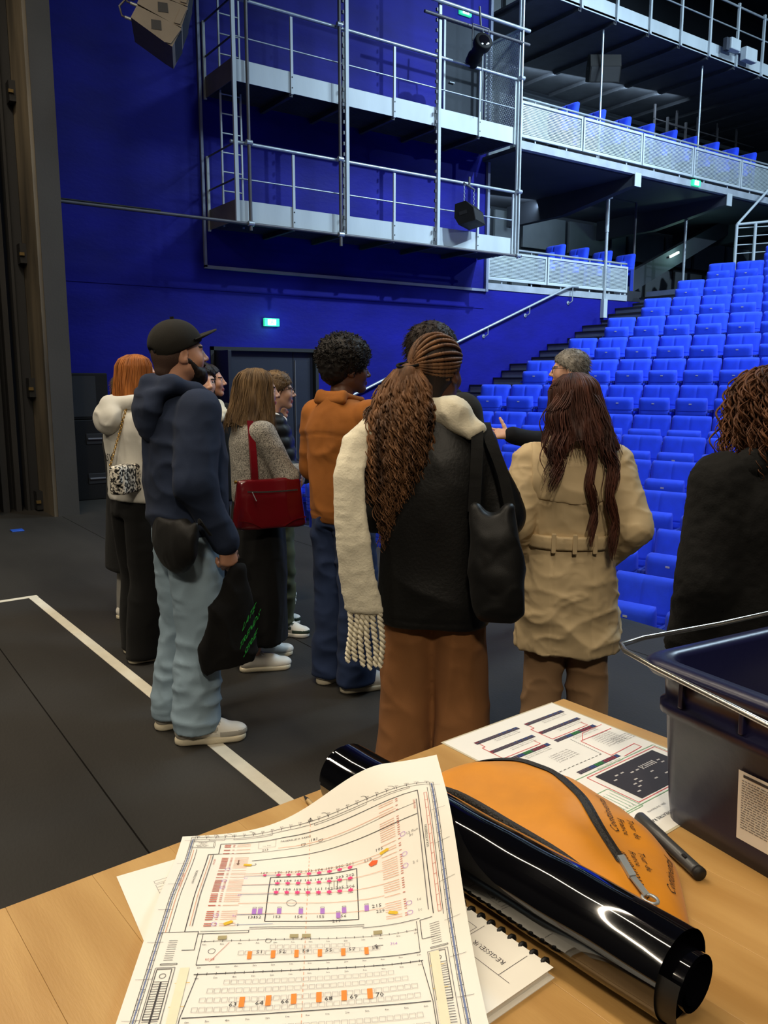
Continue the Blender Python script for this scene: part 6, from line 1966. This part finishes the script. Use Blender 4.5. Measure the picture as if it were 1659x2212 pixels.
# braided crown and long curls
V, Q = sdf_mesh([U(ell((0, -.02, .032), (.083, .104, .096)), .01), U(cone((0, -.06, -.03), (0, -.075, -.07), .06, .05), .03), I(half((0, .62, -.95), .046), .006)], .007)
p.place_on_head(obj('scalp_hair', np_mesh('scalp_hair', relax(V, Q, 1), Q, H_dark), p.root)); parts = []
hx, hy, hz_ = -.045, -.135, .012
paths = []; rads = []
EL = np.array([.086, .107, .099]); EC = np.array([0, -.02, .032])
for i in range(40):
    a = radians(-158 + 316*i/39)
    zz_ = np.interp(abs(a), [0, .9, 1.5, 2.1, 2.8], [.085, .07, .02, -.045, -.06])
    v_ = np.array([sin(a), cos(a), 0.0])
    k_ = sqrt(max(.05, 1-((zz_-EC[2])/EL[2])**2))
    d0 = np.array([v_[0]*k_, v_[1]*k_, (zz_-EC[2])/EL[2]])
    d1 = (np.array([hx, hy, hz_+.01])-EC)/EL; d1 = d1/np.linalg.norm(d1)
    M = 44; t_ = np.linspace(0, .97, M)[:, None]
    om = np.arccos(np.clip(d0@d1/np.linalg.norm(d0), -.995, .995)); d0 = d0/np.linalg.norm(d0)
    dd_ = (np.sin((1-t_)*om)*d0 + np.sin(t_*om)*d1)/np.sin(om)
    pt = EC + dd_*EL
    w_ = np.abs(np.sin(np.linspace(0, 1, M)*om*24+i))
    paths.append(pt); rads.append(.0052+.0022*w_)
parts.append(strand_mesh(np.array(paths), np.array(rads), 6))
mass = sdf_mesh([U(ell((hx, hy, hz_-.01), (.024, .02, .02)), .02), U(loft([(.015, hx, hy-.0, .04, .03), (-.06, hx-.01, hy-.02, .06, .035), (-.16, hx-.015, hy-.035, .098, .045), (-.28, hx-.02, hy-.045, .095, .04), (-.37, hx-.03, hy-.05, .070, .032), (-.44, hx-.03, hy-.05, .035, .02), (-.49, hx-.035, hy-.05, .012, .010)], 2), .02)], .011)
parts.append((mass[0]+vnormals(*mass)*(.016*(ridge(mass[0]*np.array([30, 30, 12]), 2)-.5))[:, None], mass[1]))
N = 820; M = 34; t_ = np.linspace(0, 1, M)[None, :]
ang = rng.uniform(0, 2*pi, N)[:, None]; rr = np.sqrt(rng.uniform(.25, 1.05, N))[:, None]
Ls = rng.uniform(.30, .63, N)[:, None]*(1-.25*np.abs(np.cos(ang))*(rr > .8))
zz = hz_-.005 - Ls*t_
dep_ = -(zz-hz_)
wx = np.interp(dep_, [0, .06, .16, .3, .42, .52, .62], [.03, .085, .122, .128, .10, .055, .03]); wy = np.interp(dep_, [0, .06, .16, .3, .42, .52, .62], [.022, .045, .06, .062, .05, .03, .02])
cx_ = np.interp(dep_, [0, .2, .6], [hx, hx-.018, hx-.04]); cy_ = np.interp(dep_, [0, .2, .6], [hy, hy-.04, hy-.052])
fr = rng.uniform(70, 150, N)[:, None]; ph = rng.uniform(0, 6.28, N)[:, None]; ca_ = rng.uniform(.004, .0115, N)[:, None]*np.clip(dep_*9, 0, 1)
X = cx_ + wx*rr*np.cos(ang) + ca_*np.cos(dep_*fr+ph) + .012*np.sin(dep_*14+ph); Y = cy_ + wy*rr*np.sin(ang) + ca_*np.sin(dep_*fr+ph)
paths = np.stack([X, Y, zz], -1)
parts.append(strand_mesh(paths, rng.uniform(.0024, .0058, N)[:, None]*np.clip(1.3-t_, .35, 1)*np.ones((N, M)), 4))
p.place_on_head(obj('hair', np_mesh('hair', *join_vq(*parts), H_braid), p.root))
# hair tie
MB().tube([(hx+.04*cos(a), hy+.004+.03*sin(a), hz_+.012+.008*sin(a)) for a in [k*pi/8 for k in range(16)]], .005, 5, closed=True).build('hair_tie', C_black, p.root).matrix_local = p.head_mat()
t = carried(p, 'shoulder_bag', 'black quilted shoulder bag hanging on the woman with the long braids', 'bag')
qd = lambda V: .003*np.abs(np.sin((V[:, 0]*.8+V[:, 2])*26)*np.sin((V[:, 0]*.8-V[:, 2])*26)) - .0015
sdf_obj('bag_body', [U(loft([(.81, .235, -.205, .055, .035), (.85, .235, -.21, .085, .055), (.98, .225, -.205, .092, .062), (1.1, .215, -.195, .08, .05), (1.20, .205, -.185, .070, .022)], 2.6), .02), S(ell((.205, -.19, 1.225), (.045, .06, .06)), .02)], .008, cloth('quilt_nylon', rgb(17, 17, 17), rough=.5, bump=.2), t, mix(qd, folds(10, 10, 8, .008, 3)))
band('strap', [(.145, -.18, 1.17), (.15, -.165, 1.30), (.15, -.12, 1.42), (.14, -.03, 1.475), (.15, .08, 1.40)], .04, .005, C_black, t, [(0, -1, .1), (0, -1, .15), (0, -.7, .7), (0, 0, 1), (0, 1, .3)])
band('strap', [(.265, -.18, 1.18), (.235, -.155, 1.31), (.185, -.115, 1.41), (.165, -.02, 1.47), (.18, .08, 1.39)], .035, .005, C_black, t, [(0, -1, .1), (0, -1, .15), (0, -.7, .7), (0, 0, 1), (0, 1, .3)])

# ------------------------------------------------ 5 woman in trench coat
p = Person('woman in a beige belted trench coat with long dark auburn hair', (2.30, 2.06), 50, 1.575, 'light', False, .008)
p.hyaw = radians(8); p.hpitch = radians(-4); p.hroll = radians(-4)
p.arm[1] = [(.16, 0, 1.385), (.238, -.10, 1.14), (.17, .05, 1.0)]
p.arm[-1] = [(-.16, 0, 1.385), (-.235, -.08, 1.15), (-.19, .07, 1.0)]
p.foot = {1: (.10, -.03, radians(-6)), -1: (-.10, -.03, radians(6))}
p.body(B_dark)
stt = [(.605, 0, -.005, .218, .168), (.75, 0, -.005, .21, .165), (.9, 0, -.005, .198, .158), (1.03, 0, 0, .172, .138), (1.085, 0, 0, .166, .132), (1.15, 0, 0, .174, .136), (1.27, 0, -.008, .186, .138), (1.35, 0, -.012, .19, .126), (1.41, 0, -.015, .165, .105), (1.455, 0, -.018, .105, .085), (1.485, 0, -.018, .08, .075)]
seam = lambda V: -.003*(np.exp(-((np.abs(V[:, 0])-.082)/.004)**2)+np.exp(-(V[:, 0]/.004)**2))*(V[:, 1] < -.02)*(V[:, 2] < 1.24) 
crk = lambda V: folds(5, 5, 9, .013, 12.3, 3.4, 1.0)(V)*np.clip((1.02-V[:, 2])*3, .10, 1) + folds(10, 10, 13, .009, 3.3, 4.0, 1.2)(V)*np.clip((1.1-V[:, 2])*3, .45, 1) + folds(19, 19, 22, .0025, 6.3, 3.0, 1.0)(V)
tc_ = p.top('trench_coat', C_beige, stt, (.088, .078, .062), disp=mix(crk, seam), ext=.04)
fl_ = [U(loft([(z, cx, cy, a+.007, b+.007) for z, cx, cy, a, b in stt if z > 1.1], 2.3), .02), U(cone(p.arm[1][0], Vector(p.arm[1][0])*.75+Vector(p.arm[1][1])*.25, .094, .09), .035), U(cone(p.arm[-1][0], Vector(p.arm[-1][0])*.75+Vector(p.arm[-1][1])*.25, .094, .09), .035), I(half((0, 1, 0), -.012), .004), I(half((.12, 0, -1), -1.232), .003), I(half((-.12, 0, -1), -1.232), .003), I(half((1, 0, 0), .172), .006), I(half((-1, 0, 0), .172), .006)]
sdf_obj('storm_flap', fl_, .0075, C_beige, tc_, folds(6, 6, 9, .005, 2.2, 3.0))
sdf_obj('belt', [U(loft([(1.050, 0, 0, .188, .153), (1.075, 0, 0, .187, .152), (1.104, 0, 0, .189, .154)], 2.2, .006), .01)], .0075, C_beige, tc_, lambda V: .0022*np.abs(np.sin(V[:, 2]*330)))
for x in (-.082, .0, .082):
    y = -.157*(1-(x/.19)**2)**.5-.003
    MB().bbox(x-.009, x+.009, y-.006, y+.004, 1.038, 1.118, .003).build('belt_loop', C_beige, tc_)
for s_ in (-1, 1):
    band('epaulette', [(s_*.085, -.02, 1.478), (s_*.13, -.02, 1.458), (s_*.205, -.015, 1.438), (s_*.225, -.01, 1.428)], .042, .006, C_beige, tc_, (0, 0, 1))
    o = Vector(p.arm[s_][1])+ (Vector(p.arm[s_][2])-Vector(p.arm[s_][1]))*.7
sdf_obj('collar', [U(cone((-.095, .03, 1.46), (-.075, -.085, 1.485), .022, .026), .02), U(cone((-.075, -.085, 1.485), (.075, -.085, 1.485), .026), .03), U(cone((.095, .03, 1.46), (.075, -.085, 1.485), .022, .026), .02), U(cone((-.11, -.09, 1.45), (.11, -.09, 1.45), .018), .03)], .008, C_beige, tc_, folds(10, 10, 10, .004, 1))
p.trousers('trousers', C_taupe, .16, .125, .95, ((.86, .094, .112), (.48, .083, .09), (.06, .082, .092)), disp=mix(folds(7, 7, 11, .010, 8.7)), hem=.03)
for sd_ in (1, -1): p.shoe(sd_, L_black, L_black, None)
p.hair_fall(H_auburn, [(.124, .008, .008, -.02), (.118, .04, .045, -.02), (.096, .068, .085, -.02), (.06, .088, .108, -.022), (0, .096, .114, -.028), (-.08, .112, .125, -.045), (-.15, .135, .135, -.055), (-.21, .15, .135, -.06)], face=55, seed=9, amp=.016, ragged=.07, loose=380, wave=.008, wavef=34)
rng = np.random.RandomState(21); parts = []
for (xa, xb, zl, n_, wd) in ((.015, -.005, -.50, 70, .020), (.085, .075, -.56, 90, .026), (-.09, -.15, -.27, 110, .05), (.055, .10, -.30, 50, .03)):
    M = 36; t_ = np.linspace(0, 1, M)[None, :]
    o1, o2 = rng.normal(size=(n_, 1))*wd*.5, rng.normal(size=(n_, 1))*wd*.35
    zz = .05 + (zl-.07-rng.uniform(-.03, .05, (n_, 1)))*t_
    wv = .013*np.sin(t_*17+rng.normal(size=(n_, 1))*.35)*np.clip(t_*1.6, 0, 1)
    X = (xa+(xb-xa)*t_)*np.clip(.55+t_*2.2, 0, 1) + o1*(1-.45*t_)*np.clip(.4+t_*2, 0, 1) + wv; Y = np.interp(-zz, [-.05, 0, .12, .22, .3, .6], [-.095, -.122, -.155, -.185, -.195, -.19])[...] + o2 + wv*.4
    parts.append(strand_mesh(np.stack([X, Y, zz], -1), rng.uniform(.0015, .0034, (n_, 1))*np.clip(1.35-t_, .2, 1)*np.ones((n_, M)), 4))
p.place_on_head(obj('hair_locks', np_mesh('hair_locks', *join_vq(*parts), H_auburn), p.root))

# ------------------------------------------------ 6 guide with grey hair
p = Person('grey-haired man with glasses in dark clothes, talking with an open outstretched hand', (3.885, 3.475), 130, 1.735, 'light', True, .0125)
p.hyaw = radians(2); p.hz = 1.63; p.hy = .05
p.arm[1] = [(.185, .0, 1.39), (.24, .17, 1.15), (.16, .42, 1.215)]
p.arm[-1] = [(-.185, 0, 1.39), (-.235, -.02, 1.12), (-.24, .06, .87)]
p.hand[1] = dict(fdir=(-.12, 1, .05), palm=(-.75, -.15, .62), curl=.16, spread=.12, thumb=1.0, h=.0038)
p.hand[-1] = dict(fdir=(0, .1, -1), palm=(1, 0, 0), curl=.5)
p.body(B_grey)
p.top('shirt', C_navy2, torso(.86, 1.04, 1.05), (.082, .072, .052), disp=folds(7, 7, 8, .007, 4.2))
p.trousers('trousers', C_black, disp=folds(8, 8, 6, .006, 2))
for sd_ in (1, -1): p.shoe(sd_, L_black, L_black, None)
p.hair_cap(H_grey, .011, (.006, 85), back=-.055)
p.glasses(pmat('thin_metal_frame', rgb(60, 52, 46), .3, metal=.6, var=.05, bump=0))

# ------------------------------------------------ 7 dark-haired man behind the braids
p = Person('tall man with short dark hair in an olive black jacket, behind the woman with braids', (2.16, 2.74), 8, 1.785, 'tan', True, .0125)
p.hyaw = radians(-12)
p.arm[1] = [(.18, 0, 1.385), (.22, .02, 1.12), (.12, .2, 1.06)]; p.arm[-1] = [(-.19, 0, 1.39), (-.25, .02, 1.12), (-.12, .2, 1.06)]
p.body(B_dark)
p.top('jacket', C_olblk, torso(.84, 1.06, 1.06), (.088, .078, .062), disp=folds(7, 7, 8, .008, 4.9))
sdf_obj('hood', [U(cone((.09, .05, 1.455), (.10, -.08, 1.485), .034, .036), .03), U(cone((.10, -.08, 1.485), (-.10, -.08, 1.485), .036), .03), U(cone((-.09, .05, 1.455), (-.10, -.08, 1.485), .034, .036), .03), U(ell((0, -.135, 1.41), (.12, .05, .08)), .04)], .011, C_olblk, p.root, folds(9, 9, 12, .009, 2))
p.trousers('trousers', C_black, disp=folds(8, 8, 6, .006, 2))
for sd_ in (1, -1): p.shoe(sd_, L_black, L_black, None)
p.hair_cap(H_dark, .014, (.006, 60), back=-.06)

# ------------------------------------------------ 8 curly-haired woman at the edge
p = Person('woman with voluminous curly brown hair and glasses in a fuzzy black coat', (2.17, 1.24), 74, 1.58, 'light', False, .0105)
p.hyaw = radians(20)
p.body(B_dark)
p.top('fuzzy_coat', C_blackw, torso(.70, 1.1, 1.14, .215, .175), (.098, .09, .07), disp=mix(folds(6, 6, 6, .008, 1.7), folds(45, 45, 45, .004, 3)))
sdf_obj('collar', [U(cone((-.11, .09, 1.39), (-.105, -.06, 1.47), .036, .045), .03), U(cone((-.105, -.06, 1.47), (.105, -.06, 1.47), .045), .03), U(cone((.11, .09, 1.39), (.105, -.06, 1.47), .036, .045), .03), U(cone((-.11, .09, 1.39), (-.06, .17, 1.15), .036, .03), .03), U(cone((.11, .09, 1.39), (.06, .17, 1.15), .036, .03), .03)], .010, C_blackw, p.root, folds(45, 45, 45, .004, 3))
p.trousers('trousers', C_black)
for sd_ in (1, -1): p.shoe(sd_, L_black, L_black, None)
V, Q = sdf_mesh([U(ell((0, -.045, .028), (.102, .104, .092)), .02), U(ell((0, -.055, -.09), (.128, .10, .10)), .05), U(ell((0, .022, .068), (.076, .052, .036)), .03), S(ell((0, .125, -.045), (.062, .08, .09)), .02)], .010)
parts = [(V+vnormals(V, Q)*(.014*(ridge(V*34, 2)-.5))[:, None], Q)]
rng = np.random.RandomState(8); N = 950; M = 24; t_ = np.linspace(0, 1, M)[None, :]
az_ = rng.uniform(radians(18), radians(342), N)[:, None]+pi/2; el_ = np.arcsin(rng.uniform(-.3, 1.0, N))[:, None]
L_ = rng.uniform(.10, .24, N)[:, None]
r0 = .118+.012*rng.normal(size=(N, 1))
zz = .04+.095*np.sin(el_) - L_*t_
sp = np.where(zz > .03, np.sqrt(np.maximum(.02, 1-((zz-.03)/.110)**2)), np.interp(.03-zz, [0, .12, .24, .36], [1.0, 1.14, 1.22, 1.15]))
fr = rng.uniform(60, 120, N)[:, None]; ph = rng.uniform(0, 6.28, N)[:, None]; ca_ = rng.uniform(.006, .014, N)[:, None]
X = r0*sp*np.cos(az_)*1.05 + ca_*np.cos(L_*t_*fr+ph); Y = -.045 + r0*sp*np.sin(az_)*.95 + ca_*np.sin(L_*t_*fr+ph)
parts.append(strand_mesh(np.stack([X, Y, zz], -1), rng.uniform(.0018, .0042, (N, 1))*np.clip(1.35-t_, .3, 1)*np.ones((N, M)), 4))
p.place_on_head(obj('hair', np_mesh('hair', *join_vq(*parts), H_curl), p.root))
p.glasses(pmat('clear_frame', rgb(190, 180, 180), .2, var=.05, bump=0))

# ------------------------------------------------ 9 ginger woman
p = Person('woman with straight ginger hair in a pale grey hoodie and black trousers', (1.46, 4.47), 8, 1.69, 'light', False, .0125)
p.hyaw = radians(-14); p.hy = .05
p.arm[1] = [(.16, 0, 1.385), (.20, .03, 1.13), (.08, .2, 1.05)]; p.arm[-1] = [(-.16, 0, 1.385), (-.21, .03, 1.13), (-.08, .2, 1.05)]
p.foot = {1: (.11, -.06, radians(-10)), -1: (-.08, .0, 0)}
p.body(B_gin)
p.top('hoodie', C_grey, torso(.93, 1.0, 1.03), (.082, .075, .055), disp=folds(7, 7, 8, .008, 3.8))
sdf_obj('hood', [U(cone((.085, .06, 1.455), (.115, -.05, 1.485), .032, .036), .03), U(cone((.115, -.05, 1.485), (0, -.14, 1.485), .036, .04), .03), U(cone((-.085, .06, 1.455), (-.115, -.05, 1.485), .032, .036), .03), U(cone((-.115, -.05, 1.485), (0, -.14, 1.485), .036, .04), .03), U(ell((0, -.15, 1.40), (.125, .06, .09)), .04)], .011, C_grey, p.root, folds(9, 9, 12, .009, 2))
p.trousers('trousers', C_black, .162, .125, 1.0, ((.86, .096, .11), (.48, .088, .095), (.06, .092, .10)), disp=folds(8, 8, 4, .008, 2), hem=.02)
for sd_ in (1, -1): p.shoe(sd_, L_white, L_sole, L_lace, .26)
p.hair_fall(H_gin, [(.124, .008, .008, -.02), (.118, .04, .045, -.02), (.098, .068, .086, -.02), (.06, .086, .106, -.022), (0, .092, .110, -.026), (-.08, .098, .112, -.034), (-.16, .092, .105, -.045), (-.20, .088, .10, -.05)], face=42, seed=5, amp=.007, ragged=.03, loose=200, wave=.001)
p.glasses(pmat('gold_wire_frame', rgb(180, 150, 100), .3, metal=.7, var=.05, bump=0))
surf_text('ssy', .10, lambda a, b: (.0+a*.9, -.150-.0*a - .012, 1.17+b), 'printed_lettering', ink('hoodieblack', 30, 28, 28), p.root)
t = carried(p, 'shoulder_bag', 'small black and white tweed bag on a gold chain beside the ginger-haired woman', 'bag')
M_bwt = pmat('black_white_tweed', rgb(22, 20, 20), .9, col2=rgb(224, 218, 204), vscale=75, bump=.6, bscale=90, detail=1, bdist=.004)
for n_ in M_bwt.node_tree.nodes:
    if n_.type == 'VALTORGB':
        n_.color_ramp.elements[0].position = .44; n_.color_ramp.elements[1].position = .56
bb = sdf_obj('bag_body', [U(rbox((.165, -.13, 1.075), (.045, .115, .078), .018, (0, 0, radians(32))), .01)], .007, M_bwt, t, folds(9, 9, 9, .003, 3))
sdf_obj('bag_flap', [U(rbox((.195, -.148, 1.105), (.024, .112, .05), .012, (0, 0, radians(32))), .01)], .007, M_bwt, bb)
M_gold = pmat('gold_chain', rgb(200, 160, 80), .3, metal=.9, var=.05, bump=0)
ch = MB(); k = 0
for (a, b) in (((.20, -.05, 1.15), (.13, -.03, 1.46)), ((.13, -.21, 1.15), (.11, -.09, 1.46))):
    a, b = Vector(a), Vector(b); n_ = 30
    for i in range(n_):
        c = a+(b-a)*i/n_
        ch.tube([(c.x+(.006*cos(g) if i % 2 else 0), c.y+(0 if i % 2 else .006*cos(g)), c.z+.008*sin(g)) for g in [q*pi/3 for q in range(6)]], .0022, 4, closed=True)
ch.build('chain', M_gold, t)['kind'] = 'stuff'

# ------------------------------------------------ 10 person in long black coat behind the ginger woman
p = Person('person in a long black coat and grey trousers, mostly hidden behind the ginger-haired woman', (1.655, 5.18), 10, 1.60, 'light', False, .015)
p.arm[1] = [(.16, 0, 1.385), (.2, .03, 1.13), (.08, .2, 1.05)]; p.arm[-1] = [(-.16, 0, 1.385), (-.215, .02, 1.12), (-.2, .1, .9)]
p.body(B_dark)
p.top('long_coat', C_blackw, torso(.38, 1.05, 1.05, .22, .18), (.084, .075, .06), disp=folds(8, 8, 3, .010, 2.8))
p.trousers('trousers', C_gjean, legs=((.86, .09, .1), (.48, .075, .08), (.06, .07, .08)))
for sd_ in (1, -1): p.shoe(sd_, L_white, L_sole, None, .26)
p.hair_cap(H_brown, .014, (.005, 60), back=-.10)

# ------------------------------------------------ 11 young man with shearling collar
p = Person('young man with a cream shearling collar on a dark jacket, beside the dark-haired woman', (2.00, 4.83), -88, 1.655, 'light', True, .0135)
p.hyaw = radians(8)
p.body(B_dark)
p.top('jacket', C_black, torso(.84, 1.05, 1.04), (.085, .075, .06), disp=folds(7, 7, 8, .007, 2.9))
sdf_obj('shearling_collar', [U(cone((-.075, .11, 1.40), (-.115, .0, 1.47), .036, .042), .03), U(cone((-.115, 0, 1.47), (0, -.09, 1.50), .042, .042), .04), U(cone((0, -.09, 1.5), (.115, 0, 1.47), .042), .04), U(cone((.115, 0, 1.47), (.075, .11, 1.40), .042, .036), .03), U(ell((.115, .06, 1.425), (.05, .06, .045)), .03), U(ell((-.115, .06, 1.425), (.05, .06, .045)), .03)], .010, C_cream, p.root, folds(40, 40, 40, .004, 2))
sdf_obj('t_shirt', [U(ell((0, .095, 1.40), (.06, .04, .06)), .02)], .010, C_white, p.root)
p.trousers('trousers', C_black)
for sd_ in (1, -1): p.shoe(sd_, L_black, L_black, None)
p.hair_cap(H_dark, .016, (.006, 60), back=-.04)

# ------------------------------------------------ 12 dark-haired woman at the back
p = Person('woman with dark hair in a black top, standing farthest back before the dark door', (2.28, 5.40), -18, 1.665, 'tan', False, .0135)
p.hpitch = radians(4); p.hyaw = radians(-6)
p.body(B_dark)
p.top('jacket', C_black, torso(.86, 1.02, 1.02), disp=folds(7, 7, 8, .007, 5.9))
p.trousers('trousers', C_black)
for sd_ in (1, -1): p.shoe(sd_, L_black, L_black, None)
p.hair_fall(H_dark, [(.122, .008, .008, -.02), (.116, .04, .045, -.02), (.096, .066, .084, -.02), (.05, .086, .104, -.024), (-.04, .092, .108, -.035), (-.14, .095, .105, -.05), (-.20, .09, .095, -.055)], face=52, seed=4, amp=.010, ragged=.05, loose=140)

# ------------------------------------------------ 13 person with glasses in black puffer
p = Person('person with dark-rimmed glasses in a black puffer jacket, white hood and olive trousers', (2.29, 4.44), -22, 1.60, 'light', False, .0125)
p.hyaw = radians(2); p.hy = .05
p.arm[1] = [(.165, 0, 1.385), (.225, .05, 1.12), (.06, .22, 1.08)]; p.arm[-1] = [(-.165, 0, 1.385), (-.225, .05, 1.12), (-.06, .22, 1.08)]
p.foot = {1: (.11, .02, radians(-26)), -1: (-.10, -.02, radians(6))}
p.body(B_dark)
p.top('puffer_jacket', cloth('puffer_black', rgb(15, 15, 17), rough=.5), torso(.86, 1.1, 1.12), (.098, .09, .062), disp=mix(lambda V: .010*np.abs(np.sin(V[:, 2]*42))-.006, folds(9, 9, 9, .005, 3)))
sdf_obj('white_hood', [U(cone((-.075, .07, 1.44), (-.095, -.05, 1.49), .026, .032), .03), U(cone((-.095, -.05, 1.49), (.095, -.05, 1.49), .032), .04), U(cone((.095, -.05, 1.49), (.075, .07, 1.44), .032, .026), .03)], .010, C_white, p.root)
p.trousers('trousers', C_olive, .168, .13, 1.0, ((.86, .098, .115), (.48, .09, .1), (.08, .075, .085)), disp=folds(7, 7, 14, .014, 4), hem=.08)
for sd_ in (1, -1): p.shoe(sd_, L_white, L_white, L_lace, .28, panel=L_green)
p.hair_cap(H_brown, .016, (.006, 50), back=-.07)
p.glasses(pmat('dark_rim', rgb(28, 28, 36), .3, var=.05, bump=0))

# ------------------------------------------------ 14 fair-haired person in tan coat
p = Person('fair-haired person in a tan coat, mostly hidden behind the black puffer jacket', (2.60, 5.03), -30, 1.50, 'light', False, .015)
p.arm[1] = [(.16, 0, 1.385), (.21, .04, 1.13), (.10, .22, 1.12)]; p.arm[-1] = [(-.16, 0, 1.385), (-.21, .04, 1.13), (-.08, .2, 1.1)]
p.hand[1] = dict(fdir=(-.3, .9, .3), palm=(-1, 0, 0), curl=.6)
p.body(B_gin)
p.top('coat', C_tan, torso(.66, 1.06, 1.06, .21, .17), (.084, .075, .06), disp=folds(8, 8, 4, .009, 1.8))
p.trousers('trousers', C_black)
for sd_ in (1, -1): p.shoe(sd_, L_white, L_sole, None, .26)
p.hair_fall(H_blond, [(.122, .008, .008, -.02), (.1, .066, .084, -.02), (.05, .084, .1, -.024), (-.06, .09, .104, -.035), (-.18, .09, .1, -.05)], face=50, seed=6, amp=.008, loose=100)
